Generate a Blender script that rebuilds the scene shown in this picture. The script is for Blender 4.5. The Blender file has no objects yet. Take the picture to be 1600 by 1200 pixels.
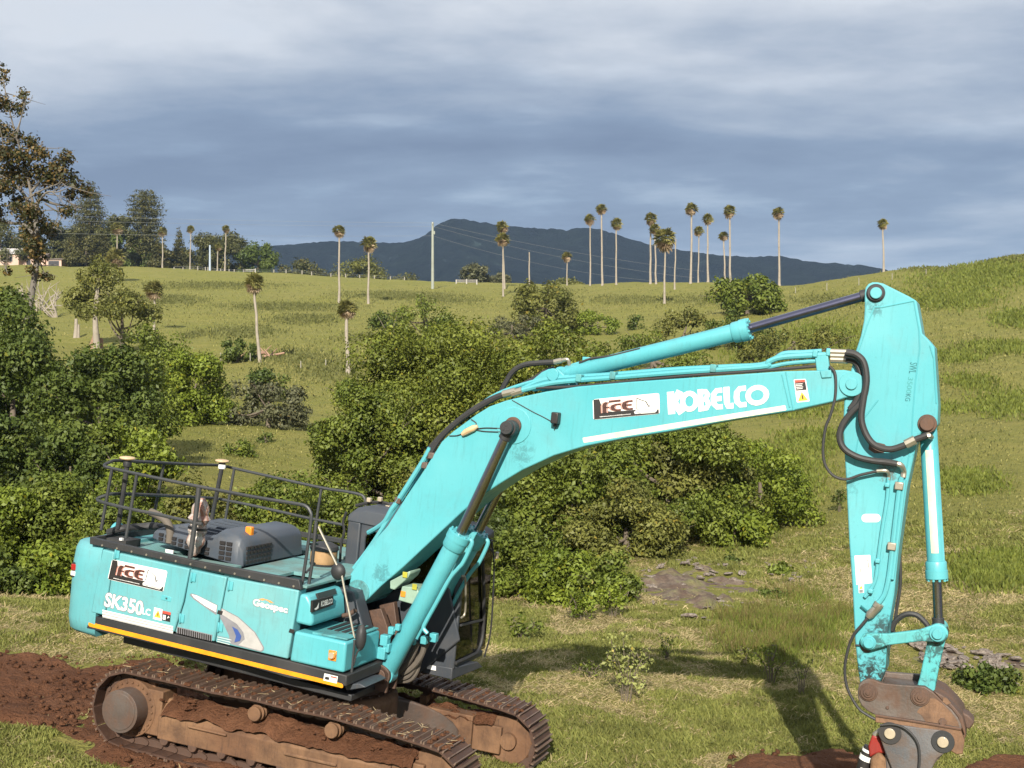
import bpy, bmesh, math, random
import numpy as np
from mathutils import Matrix, Vector
R = math.radians
random.seed(3)
rng = np.random.default_rng(7)
SC = bpy.context.scene
COL = SC.collection

# ------------------------------------------------------------------ camera, sky, sun, exposure
F = 2008.72            # focal length in photograph pixels (1600 wide)
CH = 5.2               # height of the drone
cam_d = bpy.data.cameras.new('camera')
cam_d.sensor_width = 36.0
cam_d.lens = 36.0 * F / 1600.0
cam_d.clip_start = 0.5
cam_d.clip_end = 20000
cam = bpy.data.objects.new('camera', cam_d)
COL.objects.link(cam)
cam.location = (0, 0, CH)
cam.rotation_euler = (R(90), 0, 0)
SC.camera = cam

SUN_DIR = Vector((0.095, 1.0, -0.57)).normalized()     # the way the light travels
sun_d = bpy.data.lights.new('sun', 'SUN')
sun_d.energy = 5.0
sun_d.angle = R(0.6)
sun_d.color = (1.0, 0.925, 0.80)
sun = bpy.data.objects.new('sun', sun_d)
COL.objects.link(sun)
sun.rotation_euler = SUN_DIR.to_track_quat('-Z', 'Y').to_euler()
sun.location = (-20, -100, 80)

world = bpy.data.worlds.new('World')
SC.world = world
world.use_nodes = True
def build_world():
    nt = world.node_tree; n = nt.nodes; l = nt.links
    n.clear()
    out = n.new('ShaderNodeOutputWorld')
    bg = n.new('ShaderNodeBackground'); bg.inputs['Strength'].default_value = 0.1
    sky = n.new('ShaderNodeTexSky'); sky.sky_type = 'NISHITA'; sky.sun_disc = False
    sky.sun_elevation = math.asin(-SUN_DIR.z)
    sky.sun_rotation = math.atan2(-SUN_DIR.x, -SUN_DIR.y)
    tc = n.new('ShaderNodeTexCoord')
    sep = n.new('ShaderNodeSeparateXYZ'); l.new(tc.outputs['Generated'], sep.inputs[0])
    def m(op, a, b=None, c=None):
        x = n.new('ShaderNodeMath'); x.operation = op
        for i, v in enumerate((a, b, c)):
            if v is None: continue
            if isinstance(v, (int, float)): x.inputs[i].default_value = v
            else: l.new(v, x.inputs[i])
        return x.outputs[0]
    zc = m('MAXIMUM', sep.outputs['Z'], 0.0)
    den = m('ADD', zc, 0.07)
    cx = m('DIVIDE', sep.outputs['X'], den)
    cy = m('DIVIDE', sep.outputs['Y'], den)
    cmb = n.new('ShaderNodeCombineXYZ')
    l.new(m('MULTIPLY', cx, 0.55), cmb.inputs[0]); l.new(m('MULTIPLY', cy, 0.62), cmb.inputs[1])
    mp = n.new('ShaderNodeMapping'); l.new(cmb.outputs[0], mp.inputs[0])
    mp.inputs['Location'].default_value = CLOUD_LOC
    n1 = n.new('ShaderNodeTexNoise'); n1.inputs['Scale'].default_value = 0.85; n1.inputs['Detail'].default_value = 7
    n1.inputs['Roughness'].default_value = 0.5; n1.inputs['Distortion'].default_value = 0.5
    l.new(mp.outputs[0], n1.inputs['Vector'])
    n2 = n.new('ShaderNodeTexNoise'); n2.inputs['Scale'].default_value = 2.1; n2.inputs['Detail'].default_value = 8
    n2.inputs['Roughness'].default_value = 0.58
    l.new(mp.outputs[0], n2.inputs['Vector'])
    f = m('ADD', m('MULTIPLY', n1.outputs[0], 0.62), m('MULTIPLY', n2.outputs[0], 0.38))
    # the cloud base is thinner and brighter overhead, thicker towards the horizon
    lift = m('MULTIPLY', m('SUBTRACT', m('MINIMUM', zc, 0.5), 0.155), 1.25)
    f = m('ADD', f, lift)
    rp = n.new('ShaderNodeValToRGB')
    e = rp.color_ramp.elements
    e[0].position = 0.37; e[0].color = (0.145, 0.192, 0.300, 1)
    e[1].position = 0.66; e[1].color = (0.72, 0.75, 0.80, 1)
    x = e.new(0.46); x.color = (0.220, 0.285, 0.405, 1)
    x = e.new(0.56); x.color = (0.425, 0.48, 0.575, 1)
    l.new(f, rp.inputs[0])
    sc = n.new('ShaderNodeVectorMath'); sc.operation = 'SCALE'; sc.inputs['Scale'].default_value = 6.4
    l.new(rp.outputs[0], sc.inputs[0])
    # thin gaps show the sky
    gap = n.new('ShaderNodeMapRange'); gap.inputs['From Min'].default_value = 0.55; gap.inputs['From Max'].default_value = 0.8
    gap.inputs['To Min'].default_value = 0.96; gap.inputs['To Max'].default_value = 0.8
    l.new(n2.outputs[0], gap.inputs['Value'])
    mx = n.new('ShaderNodeMix'); mx.data_type = 'RGBA'
    l.new(gap.outputs[0], mx.inputs['Factor']); l.new(sky.outputs[0], mx.inputs['A']); l.new(sc.outputs[0], mx.inputs['B'])
    l.new(mx.outputs['Result'], bg.inputs['Color'])
    l.new(bg.outputs[0], out.inputs['Surface'])
CLOUD_LOC = (3.1, 1.7, 0.0)
build_world()
SC.view_settings.view_transform = 'Standard'
SC.view_settings.look = 'None'
SC.view_settings.gamma = 1
SC.view_settings.exposure = 0.66
SC.view_settings.use_curve_mapping = False
SC.cycles.max_bounces = 6
SC.cycles.transparent_max_bounces = 8

# ------------------------------------------------------------------ helpers
def tag(o, label=None, cat=None, group=None, kind=None):
    if label: o['label'] = label
    if cat: o['category'] = cat
    if group: o['group'] = group
    if kind: o['kind'] = kind
    return o
def empty(name, loc=(0, 0, 0), rz=0.0):
    o = bpy.data.objects.new(name, None); COL.objects.link(o)
    o.location = loc; o.rotation_euler = (0, 0, rz); o.empty_display_size = 0.3
    return o
def link_mesh(name, me, mat=None, parent=None):
    o = bpy.data.objects.new(name, me); COL.objects.link(o)
    if mat is not None and not me.materials: me.materials.append(mat)
    if parent is not None: o.parent = parent
    return o
class MB:
    """collects shapes and links them as ONE mesh object"""
    def __init__(s): s.v = []; s.f = []; s.mi = []; s.cur = 0
    def add(s, vs, fs):
        b = len(s.v); s.v += [tuple(v) for v in vs]
        s.f += [tuple(b + i for i in q) for q in fs]; s.mi += [s.cur] * len(fs)
        return s
    def box(s, x0, x1, y0, y1, z0, z1):
        return s.add([(x0,y0,z0),(x1,y0,z0),(x1,y1,z0),(x0,y1,z0),(x0,y0,z1),(x1,y0,z1),(x1,y1,z1),(x0,y1,z1)],
                     [(0,3,2,1),(4,5,6,7),(0,1,5,4),(1,2,6,5),(2,3,7,6),(3,0,4,7)])
    def hexa(s, a, b):    # two quads of four points
        return s.add(list(a) + list(b), [(3,2,1,0),(4,5,6,7),(0,1,5,4),(1,2,6,5),(2,3,7,6),(3,0,4,7)])
    def prism(s, pts, y0, y1):     # outline in (x, z), thickness along y
        n = len(pts)
        return s.add([(p[0], y0, p[1]) for p in pts] + [(p[0], y1, p[1]) for p in pts],
                     [tuple(range(n)), tuple(range(2*n-1, n-1, -1))] + [(i, (i+1) % n, n + (i+1) % n, n + i) for i in range(n)])
    def prismz(s, pts, z0, z1):
        n = len(pts)
        return s.add([(p[0], p[1], z0) for p in pts] + [(p[0], p[1], z1) for p in pts],
                     [tuple(range(n)), tuple(range(2*n-1, n-1, -1))] + [(i, (i+1) % n, n + (i+1) % n, n + i) for i in range(n)])
    def prismx(s, pts, x0, x1):    # outline in (y, z)
        n = len(pts)
        return s.add([(x0, p[0], p[1]) for p in pts] + [(x1, p[0], p[1]) for p in pts],
                     [tuple(range(n)), tuple(range(2*n-1, n-1, -1))] + [(i, (i+1) % n, n + (i+1) % n, n + i) for i in range(n)])
    def tube(s, path, r, n=8, caps=True):
        P = [Vector(p) for p in path]; m = len(P)
        rr = r if hasattr(r, '__len__') else [r] * m
        vs = []; u = None
        for i in range(m):
            t = (P[min(i+1, m-1)] - P[max(i-1, 0)])
            if t.length < 1e-9: t = Vector((0, 0, 1))
            t.normalize()
            if u is None:
                u = t.orthogonal().normalized()
            else:
                u = (u - t * u.dot(t))
                u = u.normalized() if u.length > 1e-6 else t.orthogonal().normalized()
            w = t.cross(u)
            for k in range(n):
                a = 2 * math.pi * k / n
                vs.append(P[i] + (u * math.cos(a) + w * math.sin(a)) * rr[i])
        fs = [(i*n + k, i*n + (k+1) % n, (i+1)*n + (k+1) % n, (i+1)*n + k) for i in range(m-1) for k in range(n)]
        if caps: fs += [tuple(range(n-1, -1, -1)), tuple((m-1)*n + k for k in range(n))]
        return s.add(vs, fs)
    def cyl(s, p, q, r, n=20): return s.tube([p, q], r, n)
    def lathe(s, c, prof, n=20):   # profile (radius, z) about a vertical axis at c
        vs = []; m = len(prof)
        for (r, z) in prof:
            for k in range(n):
                a = 2*math.pi*k/n; vs.append((c[0] + r*math.cos(a), c[1] + r*math.sin(a), c[2] + z))
        fs = [(i*n + k, i*n + (k+1) % n, (i+1)*n + (k+1) % n, (i+1)*n + k) for i in range(m-1) for k in range(n)]
        fs += [tuple(range(n-1, -1, -1)), tuple((m-1)*n + k for k in range(n))]
        return s.add(vs, fs)
    def mesh(s, name, mats, smooth=35, normals=True):
        me = bpy.data.meshes.new(name); me.from_pydata(s.v, [], s.f)
        for mt in (mats if isinstance(mats, (list, tuple)) else [mats]): me.materials.append(mt)
        me.polygons.foreach_set('material_index', s.mi)
        if normals:
            bm = bmesh.new(); bm.from_mesh(me); bmesh.ops.recalc_face_normals(bm, faces=bm.faces); bm.to_mesh(me); bm.free()
        if smooth:
            me.polygons.foreach_set('use_smooth', [True] * len(me.polygons)); me.set_sharp_from_angle(angle=R(smooth))
        me.update()
        return me
    def build(s, name, mats, parent=None, bevel=0.0, seg=2, smooth=35, normals=True):
        o = link_mesh(name, s.mesh(name, mats, smooth, normals), None, parent)
        if bevel:
            b = o.modifiers.new('bevel', 'BEVEL'); b.width = bevel; b.segments = seg; b.limit_method = 'ANGLE'; b.angle_limit = R(35)
            b.harden_normals = False
        return o
def arc(c, r, a0, a1, n):
    return [(c[0] + r*math.cos(R(a0 + (a1-a0)*i/n)), c[1] + r*math.sin(R(a0 + (a1-a0)*i/n))) for i in range(n+1)]
def spline(pts, k=6):
    """Catmull-Rom through 3D (or 2D) points"""
    P = [np.array(p, float) for p in pts]; P = [2*P[0]-P[1]] + P + [2*P[-1]-P[-2]]
    out = []
    for i in range(1, len(P)-2):
        for j in range(k):
            t = j / k; a, b, c, d = P[i-1:i+3]
            out.append(0.5*((2*b) + (-a+c)*t + (2*a-5*b+4*c-d)*t*t + (-a+3*b-3*c+d)*t**3))
    out.append(P[-2])
    return [tuple(o) for o in out]

# ------------------------------------------------------------------ materials
def principled(name):
    m = bpy.data.materials.new(name); m.use_nodes = True
    return m, m.node_tree, m.node_tree.nodes['Principled BSDF']
def nd(nt, typ, **kw):
    x = nt.nodes.new(typ)
    for k, v in kw.items():
        if k in x.inputs.keys(): x.inputs[k].default_value = v
        else: setattr(x, k, v)
    return x
def rgb(nt, a, b, fac):
    mx = nt.nodes.new('ShaderNodeMix'); mx.data_type = 'RGBA'
    for s, v in (('A', a), ('B', b)):
        if isinstance(v, (tuple, list)): mx.inputs[s].default_value = (*v[:3], 1)
        else: nt.links.new(v, mx.inputs[s])
    if isinstance(fac, (int, float)): mx.inputs['Factor'].default_value = fac
    else: nt.links.new(fac, mx.inputs['Factor'])
    return mx.outputs['Result']
def noise(nt, coord, scale, detail=5, rough=0.55, dist=0.0, lo=None, hi=None):
    x = nt.nodes.new('ShaderNodeTexNoise'); x.inputs['Scale'].default_value = scale
    x.inputs['Detail'].default_value = detail; x.inputs['Roughness'].default_value = rough; x.inputs['Distortion'].default_value = dist
    nt.links.new(coord, x.inputs['Vector'])
    if lo is None: return x.outputs[0]
    r = nt.nodes.new('ShaderNodeMapRange'); r.inputs['From Min'].default_value = lo; r.inputs['From Max'].default_value = hi
    nt.links.new(x.outputs[0], r.inputs['Value'])
    return r.outputs[0]
def objco(nt, scale=(1, 1, 1)):
    t = nt.nodes.new('ShaderNodeTexCoord')
    mp = nt.nodes.new('ShaderNodeMapping'); mp.inputs['Scale'].default_value = scale
    nt.links.new(t.outputs['Object'], mp.inputs[0])
    return mp.outputs[0]
def worldco(nt, scale=(1, 1, 1)):
    t = nt.nodes.new('ShaderNodeNewGeometry')
    mp = nt.nodes.new('ShaderNodeMapping'); mp.inputs['Scale'].default_value = scale
    nt.links.new(t.outputs['Position'], mp.inputs[0])
    return mp.outputs[0]
def mulf(nt, a, b):
    x = nt.nodes.new('ShaderNodeMath'); x.operation = 'MULTIPLY'
    for i, v in enumerate((a, b)):
        if isinstance(v, (int, float)): x.inputs[i].default_value = v
        else: nt.links.new(v, x.inputs[i])
    return x.outputs[0]
def bump(nt, bsdf, h, strength=0.3, dist=0.02):
    b = nt.nodes.new('ShaderNodeBump'); b.inputs['Strength'].default_value = strength; b.inputs['Distance'].default_value = dist
    nt.links.new(h, b.inputs['Height']); nt.links.new(b.outputs[0], bsdf.inputs['Normal'])
def worn(name, base, dirt, rough=0.45, metal=0.0, amt=0.5, fade=None, spec=0.5, scale=2.0, bump_s=0.1, streak=True, coat=0.0, dlo=0.5, grime=()):
    """paint or metal with fading, grime blotches and streaks"""
    m, nt, p = principled(name)
    co = objco(nt)
    n1 = noise(nt, co, scale, 6, 0.62, 0.3, dlo, dlo + 0.3)
    n2 = noise(nt, co, scale*0.45, 3, 0.5, 0.0, 0.35, 0.7)
    c = rgb(nt, base, fade or tuple(min(1, x*1.18 + 0.01) for x in base), n2)
    if streak:
        n3 = noise(nt, objco(nt, (11, 11, 0.9)), scale*1.6, 5, 0.65, 0.0, 0.54, 0.78)
        c = rgb(nt, c, dirt, mulf(nt, n3, amt*0.85))
        n5 = noise(nt, objco(nt, (1.2, 5, 26)), scale*2.2, 4, 0.7, 1.5, 0.66, 0.72)
        c = rgb(nt, c, tuple(x*.45 + .12 for x in base), mulf(nt, n5, amt*0.7))
    n4 = noise(nt, co, scale*14, 3, 0.6, 0.0, 0.66, 0.72)
    c = rgb(nt, c, dirt, mulf(nt, n4, amt*0.5))
    c = rgb(nt, c, dirt, mulf(nt, n1, amt))
    for (gx, gy, gz_, gr, gc, ga) in grime:      # oil and scuffs that belong to a pin or a joint
        d = nt.nodes.new('ShaderNodeVectorMath'); d.operation = 'DISTANCE'; t = nt.nodes.new('ShaderNodeTexCoord'); nt.links.new(t.outputs['Object'], d.inputs[0]); d.inputs[1].default_value = (gx, gy, gz_)
        k = nt.nodes.new('ShaderNodeMapRange'); k.inputs['From Min'].default_value = gr*.25; k.inputs['From Max'].default_value = gr; k.inputs['To Min'].default_value = 1; k.inputs['To Max'].default_value = 0; nt.links.new(d.outputs['Value'], k.inputs['Value'])
        s = nt.nodes.new('ShaderNodeMath'); s.operation = 'ADD'; nt.links.new(mulf(nt, k.outputs[0], .27), s.inputs[0]); nt.links.new(noise(nt, co, 15, 7, .75, .8), s.inputs[1])
        e = nt.nodes.new('ShaderNodeMapRange'); e.inputs['From Min'].default_value = .68; e.inputs['From Max'].default_value = .78; e.inputs['To Max'].default_value = ga; nt.links.new(s.outputs[0], e.inputs['Value'])
        c = rgb(nt, c, gc, mulf(nt, e.outputs[0], k.outputs[0]))
    nt.links.new(c, p.inputs['Base Color'])
    rr = nt.nodes.new('ShaderNodeMapRange'); rr.inputs['To Min'].default_value = rough; rr.inputs['To Max'].default_value = min(1, rough + 0.35)
    nt.links.new(n1, rr.inputs['Value']); nt.links.new(rr.outputs[0], p.inputs['Roughness'])
    p.inputs['Metallic'].default_value = metal
    p.inputs['Specular IOR Level'].default_value = spec
    p.inputs['Coat Weight'].default_value = coat
    bump(nt, p, noise(nt, co, scale*9, 5), bump_s, 0.01)
    return m
def plain(name, col, rough=0.5, metal=0.0, spec=0.5):
    m, nt, p = principled(name)
    co = objco(nt)
    nt.links.new(rgb(nt, col, tuple(x*0.72 for x in col), noise(nt, co, 6, 5, 0.6, 0, 0.4, 0.75)), p.inputs['Base Color'])
    p.inputs['Roughness'].default_value = rough; p.inputs['Metallic'].default_value = metal; p.inputs['Specular IOR Level'].default_value = spec
    return m
M = {}
TEAL = (0.075, 0.355, 0.405)
M['teal'] = worn('teal_paint', TEAL, (0.05, 0.10, 0.09), 0.38, 0, 0.30, (0.110, 0.40, 0.445), dlo=0.53)
OIL = (0.016, 0.018, 0.018); RUST = (0.10, 0.042, 0.022)
M['teal_boom'] = worn('teal_boom_paint', TEAL, (0.05, 0.10, 0.09), 0.36, 0, 0.30, (0.120, 0.405, 0.45), dlo=0.53, grime=((.72, -.33, 2.50, .28, OIL, .4), (2.33, -.34, 4.50, .24, RUST, .9), (2.42, -.34, 4.2, .30, OIL, .35), (6.2, -.34, 5.0, .4, OIL, .45), (3.7, -.34, 4.3, .3, OIL, .5), (5.2, -.34, 4.5, .25, OIL, .5)))
M['teal_arm'] = worn('teal_arm_paint', TEAL, (0.05, 0.10, 0.09), 0.36, 0, 0.30, (0.120, 0.405, 0.45), dlo=0.53, grime=((6.66, -.27, 2.2, .62, OIL, .95), (6.75, -.27, 2.75, .42, OIL, .85), (6.3, -.27, 6.25, .2, OIL, .5), (6.12, -.27, 4.3, .35, OIL, .35), (6.6, -.27, 4.5, .25, RUST, .7), (7.05, -.27, 4.75, .35, OIL, .6)))
M['teal_link'] = worn('teal_link_paint', (0.085, 0.39, 0.41), (0.05, 0.08, 0.07), 0.4, 0, 0.4, dlo=0.52, grime=((6.66, -.36, 2.6, .4, OIL, .7), (7.3, -.36, 2.72, .45, OIL, .8), (7.25, 0, 2.4, .5, OIL, .95)))
M['teal_deck'] = worn('dusty_teal_deck', (0.115, 0.27, 0.27), (0.12, 0.10, 0.08), 0.65, 0, 0.8, scale=2.2, dlo=0.42)
M['teal_old'] = worn('teal_paint_scuffed', (0.075, 0.29, 0.31), (0.035, 0.035, 0.03), 0.5, 0, 0.85, scale=4.0, bump_s=0.2, dlo=0.47)
M['teal_side'] = worn('teal_paint_dusty', (0.095, 0.335, 0.375), (0.10, 0.095, 0.08), 0.44, 0, 0.40, (0.150, 0.385, 0.41), dlo=0.52)
M['grey'] = worn('dark_grey_paint', (0.038, 0.045, 0.056), (0.10, 0.08, 0.06), 0.5, 0, 0.35)
M['hood'] = worn('slate_grey_paint', (0.050, 0.062, 0.080), (0.12, 0.10, 0.08), 0.38, 0, 0.45)
M['black'] = worn('black_paint', (0.018, 0.019, 0.021), (0.07, 0.055, 0.045), 0.55, 0, 0.35)
M['rail'] = worn('black_rail_paint', (0.028, 0.031, 0.034), (0.09, 0.07, 0.06), 0.5, 0, 0.25)
M['rubber'] = worn('black_rubber', (0.020, 0.020, 0.021), (0.09, 0.08, 0.07), 0.6, 0, 0.3, streak=False)
M['rubber_dust'] = worn('dusty_rubber', (0.09, 0.075, 0.06), (0.20, 0.16, 0.12), 0.75, 0, 0.6, streak=False)
M['steel'] = worn('rusty_brown_steel', (0.075, 0.043, 0.030), (0.165, 0.085, 0.05), 0.62, 0.15, 0.9, scale=3.5, bump_s=0.35)
M['shoe'] = worn('soiled_track_steel', (0.058, 0.030, 0.020), (0.120, 0.056, 0.030), 0.62, 0.2, 0.9, scale=5, bump_s=0.4, streak=False)
M['grouser'] = worn('worn_grouser_edge', (0.17, 0.115, 0.085), (0.085, 0.042, 0.028), 0.5, 0.4, 0.9, scale=6, streak=False)
M['tan'] = worn('tan_dusty_steel', (0.130, 0.064, 0.032), (0.040, 0.021, 0.014), 0.75, 0, 0.95, (0.22, 0.122, 0.062), scale=2.6, bump_s=0.5, dlo=0.44)
M['greysteel'] = worn('bare_grey_steel', (0.082, 0.062, 0.052), (0.115, 0.058, 0.034), 0.5, 0.3, 0.9, (0.16, 0.135, 0.12), scale=3.2, bump_s=0.4, dlo=0.44)
M['slate'] = worn('scuffed_slate_steel', (0.060, 0.063, 0.070), (0.125, 0.078, 0.050), 0.6, 0.1, 0.9, (0.13, 0.13, 0.135), scale=4, bump_s=0.45, dlo=0.46)
M['orange'] = worn('worn_orange_paint', (0.165, 0.088, 0.046), (0.062, 0.038, 0.028), 0.65, 0, 0.95, scale=4.5, dlo=0.44, bump_s=0.4)
M['earth_cake'] = None
def chrome(name, col, r):
    m, nt, p = principled(name); p.inputs['Base Color'].default_value = (*col, 1); p.inputs['Metallic'].default_value = 1
    co = objco(nt); x = nt.nodes.new('ShaderNodeMapRange'); x.inputs['To Min'].default_value = r; x.inputs['To Max'].default_value = r + 0.1
    nt.links.new(noise(nt, co, 12), x.inputs['Value']); nt.links.new(x.outputs[0], p.inputs['Roughness'])
    return m
M['chrome'] = chrome('chrome_rod', (0.13, 0.13, 0.20), 0.25)
M['chrome'].node_tree.nodes['Principled BSDF'].inputs['Coat Weight'].default_value = 1.0
M['chrome'].node_tree.nodes['Principled BSDF'].inputs['Coat Roughness'].default_value = 0.12
M['rod_dark'] = chrome('oiled_rod', (0.30, 0.28, 0.28), 0.2)
M['fitting'] = worn('plated_fitting', (0.36, 0.33, 0.27), (0.10, 0.08, 0.06), 0.4, 0.7, 0.5, streak=False)
M['yellow'] = plain('yellow_stripe', (0.80, 0.31, 0.010), 0.5)
M['white'] = plain('white_vinyl', (0.80, 0.79, 0.76), 0.5)
M['cream'] = plain('cream_strip', (0.70, 0.69, 0.52), 0.45)
M['vblack'] = plain('black_vinyl', (0.025, 0.022, 0.022), 0.45)
M['vbrown'] = plain('brown_vinyl', (0.075, 0.030, 0.024), 0.45)
M['vred'] = plain('red_vinyl', (0.62, 0.09, 0.06), 0.45)
M['vpink'] = plain('pale_red_vinyl', (0.66, 0.27, 0.21), 0.45)
M['vblue'] = plain('blue_vinyl', (0.045, 0.09, 0.30), 0.4)
M['vgrey'] = plain('grey_vinyl', (0.22, 0.22, 0.24), 0.45)
M['vorange'] = plain('orange_vinyl', (0.78, 0.32, 0.10), 0.45)
M['vsilver'] = plain('silver_vinyl', (0.55, 0.54, 0.54), 0.3, 0.3)
M['vamber'] = plain('amber_sign', (0.85, 0.46, 0.05), 0.45)
M['vteal'] = plain('dark_teal_stencil', (0.012, 0.16, 0.18), 0.6)
M['seam'] = plain('panel_seam', (0.012, 0.05, 0.055), 0.7)
M['stencil_pale'] = plain('faded_stencil', (0.055, 0.33, 0.34), 0.6)
M['red'] = worn('red_paint', (0.26, 0.014, 0.008), (0.07, 0.015, 0.012), 0.4, 0, 0.5)
M['lens_red'] = plain('red_lens', (0.32, 0.02, 0.02), 0.15)
M['lens_amber'] = plain('amber_lens', (0.80, 0.26, 0.03), 0.2)
M['lens_clear'] = plain('clear_lens', (0.40, 0.34, 0.25), 0.15)
M['antenna'] = plain('tan_dome', (0.60, 0.42, 0.24), 0.4)
M['tanband'] = plain('tan_band', (0.38, 0.23, 0.11), 0.6)
M['pale'] = plain('pale_green_paint', (0.25, 0.36, 0.28), 0.5)
M['lime'] = plain('lime_label', (0.40, 0.38, 0.04), 0.5)
def glass_mat():
    m = bpy.data.materials.new('tinted_glass'); m.use_nodes = True; nt = m.node_tree; n = nt.nodes; n.clear()
    out = n.new('ShaderNodeOutputMaterial'); g = n.new('ShaderNodeBsdfGlossy'); g.inputs['Roughness'].default_value = 0.02
    t = n.new('ShaderNodeBsdfTransparent'); t.inputs['Color'].default_value = (0.10, 0.11, 0.09, 1)
    lw = n.new('ShaderNodeLayerWeight'); lw.inputs['Blend'].default_value = 0.5
    fr = n.new('ShaderNodeMath'); fr.operation = 'POWER'; fr.inputs[1].default_value = 4.0; nt.links.new(lw.outputs['Facing'], fr.inputs[0])
    mx = n.new('ShaderNodeMixShader'); nt.links.new(fr.outputs[0], mx.inputs[0]); nt.links.new(t.outputs[0], mx.inputs[1]); nt.links.new(g.outputs[0], mx.inputs[2])
    nt.links.new(mx.outputs[0], out.inputs['Surface'])
    return m
M['glass'] = glass_mat()
def plastic_mat():
    m, nt, p = principled('clear_wrap')
    co = objco(nt, (1, 1, 0.5)); f = noise(nt, co, 7, 4, 0.6, 1.2, 0.42, 0.6)
    nt.links.new(rgb(nt, (0.46, 0.42, 0.38), (0.30, 0.13, 0.085), f), p.inputs['Base Color'])
    p.inputs['Roughness'].default_value = 0.25
    bump(nt, p, noise(nt, co, 22, 4, 0.6, 1.0), 0.8, 0.03)
    return m
M['wrap'] = plastic_mat()
# ------------------------------------------------------------------ the machine's frame (standing on the slope)
MW = np.array([[0.92820967, 0.35983435, 0.09458351], [-0.35956522, 0.93289545, -0.02046786], [-0.09560156, -0.01501048, 0.9953065]])
MT = np.array([-2.40437, 16.60917, 0.41039])
MC = MW.T @ (np.array([0, 0, CH]) - MT)      # the drone seen from the machine
def dirv(px, py): return np.array([(px - 800) / F, 1.0, -(py - 600) / F])
def u(px, py, y):      # a point of the machine's plane Y = y -> (X, Z)
    d = MW.T @ dirv(px, py); s = (y - MC[1]) / d[1]; q = MC + s * d
    return (q[0], q[2])
def u3(px, py, y):
    q = u(px, py, y); return (q[0], y, q[1])
def ux(px, py, x):     # plane X = x -> (X, Y, Z)
    d = MW.T @ dirv(px, py); s = (x - MC[0]) / d[0]; q = MC + s * d
    return (x, q[1], q[2])
def uz(px, py, z):
    d = MW.T @ dirv(px, py); s = (z - MC[2]) / d[2]; q = MC + s * d
    return (q[0], q[1], z)

# ------------------------------------------------------------------ terrain
def plane_z(x, y):
    n = (MW[:, 2]); return MT[2] - (n[0]*(x - MT[0]) + n[1]*(y - MT[1])) / n[2]
TAB = {   # bearing : (distance, height) of the ground along it
 0:   [(28,925),(35,880),(50,780),(70,690),(100,610),(140,555),(200,500),(280,450),(420,412)],
 300: [(28,945),(34,900),(42,825),(55,745),(70,690),(90,640),(115,590),(150,540),(200,495),(280,452),(420,418)],
 600: [(28,965),(36,905),(48,840),(65,740),(90,650),(120,590),(160,535),(210,495),(280,458),(380,433)],
 800: [(27,985),(32,945),(38,905),(48,850),(65,750),(90,660),(120,595),(160,540),(210,500),(280,462),(350,443)],
 1050:[(28,975),(33,930),(40,880),(48,838),(62,750),(85,660),(115,590),(160,530),(220,480),(330,438)],
 1200:[(28,988),(34,935),(42,878),(52,820),(66,740),(88,655),(120,580),(165,515),(225,468),(300,437)],
 1400:[(28,995),(34,932),(42,860),(52,790),(66,715),(86,640),(115,570),(150,510),(190,455),(230,416)],
 1600:[(28,998),(34,925),(42,845),(52,768),(66,690),(85,620),(110,550),(140,490),(175,430),(205,394)],
 1900:[(28,1000),(34,925),(42,840),(52,755),(66,672),(85,595),(110,520),(140,455),(175,390),(205,352)],
}
LY = np.linspace(math.log(14.0), math.log(460.0), 160)
COLS = np.array(sorted(TAB), float)
RIDGE = []
HT = np.zeros((len(COLS), len(LY)))
for i, c in enumerate(COLS):
    pts = [(Y, plane_z((c-800)/F*Y, Y)) for Y in (13, 15, 17, 19, 21, 23)] + [(Y, CH - (py-600)/F*Y) for Y, py in TAB[int(c)]]
    yr, zr = pts[-1]; RIDGE.append(yr)
    sl = (pts[-1][1] - pts[-2][1]) / (pts[-1][0] - pts[-2][0])
    for k, d in enumerate((20, 45, 90, 200, 400)):
        pts.append((yr + d, zr + min(sl, .06)*d*0.4*(k < 1) - 0.0012*d*d*(d < 100) - (d >= 90)*(0.09*d)))
    xs = np.log([p[0] for p in pts]); zs = np.array([p[1] for p in pts])
    v = np.interp(LY, xs, zs)
    for _ in range(4): v[1:-1] = 0.25*v[:-2] + 0.5*v[1:-1] + 0.25*v[2:]
    HT[i] = v
UG = np.linspace(-200, 2100, 140)
HG = np.zeros((len(UG), len(LY)))
for j in range(len(LY)):
    HG[:, j] = np.interp(UG, COLS, HT[:, j])
for _ in range(30):
    HG[1:-1] = 0.25*HG[:-2] + 0.5*HG[1:-1] + 0.25*HG[2:]
def fract_noise(x, y, seed, scale):
    """smooth value noise"""
    g = np.random.default_rng(seed).random((64, 64))
    x = np.asarray(x, float) / scale; y = np.asarray(y, float) / scale
    xi = np.floor(x).astype(int); yi = np.floor(y).astype(int); fx = x - xi; fy = y - yi
    fx = fx*fx*(3-2*fx); fy = fy*fy*(3-2*fy)
    a = g[xi % 64, yi % 64]; b = g[(xi+1) % 64, yi % 64]; c = g[xi % 64, (yi+1) % 64]; d = g[(xi+1) % 64, (yi+1) % 64]
    return (a*(1-fx) + b*fx)*(1-fy) + (c*(1-fx) + d*fx)*fy - 0.5
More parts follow.
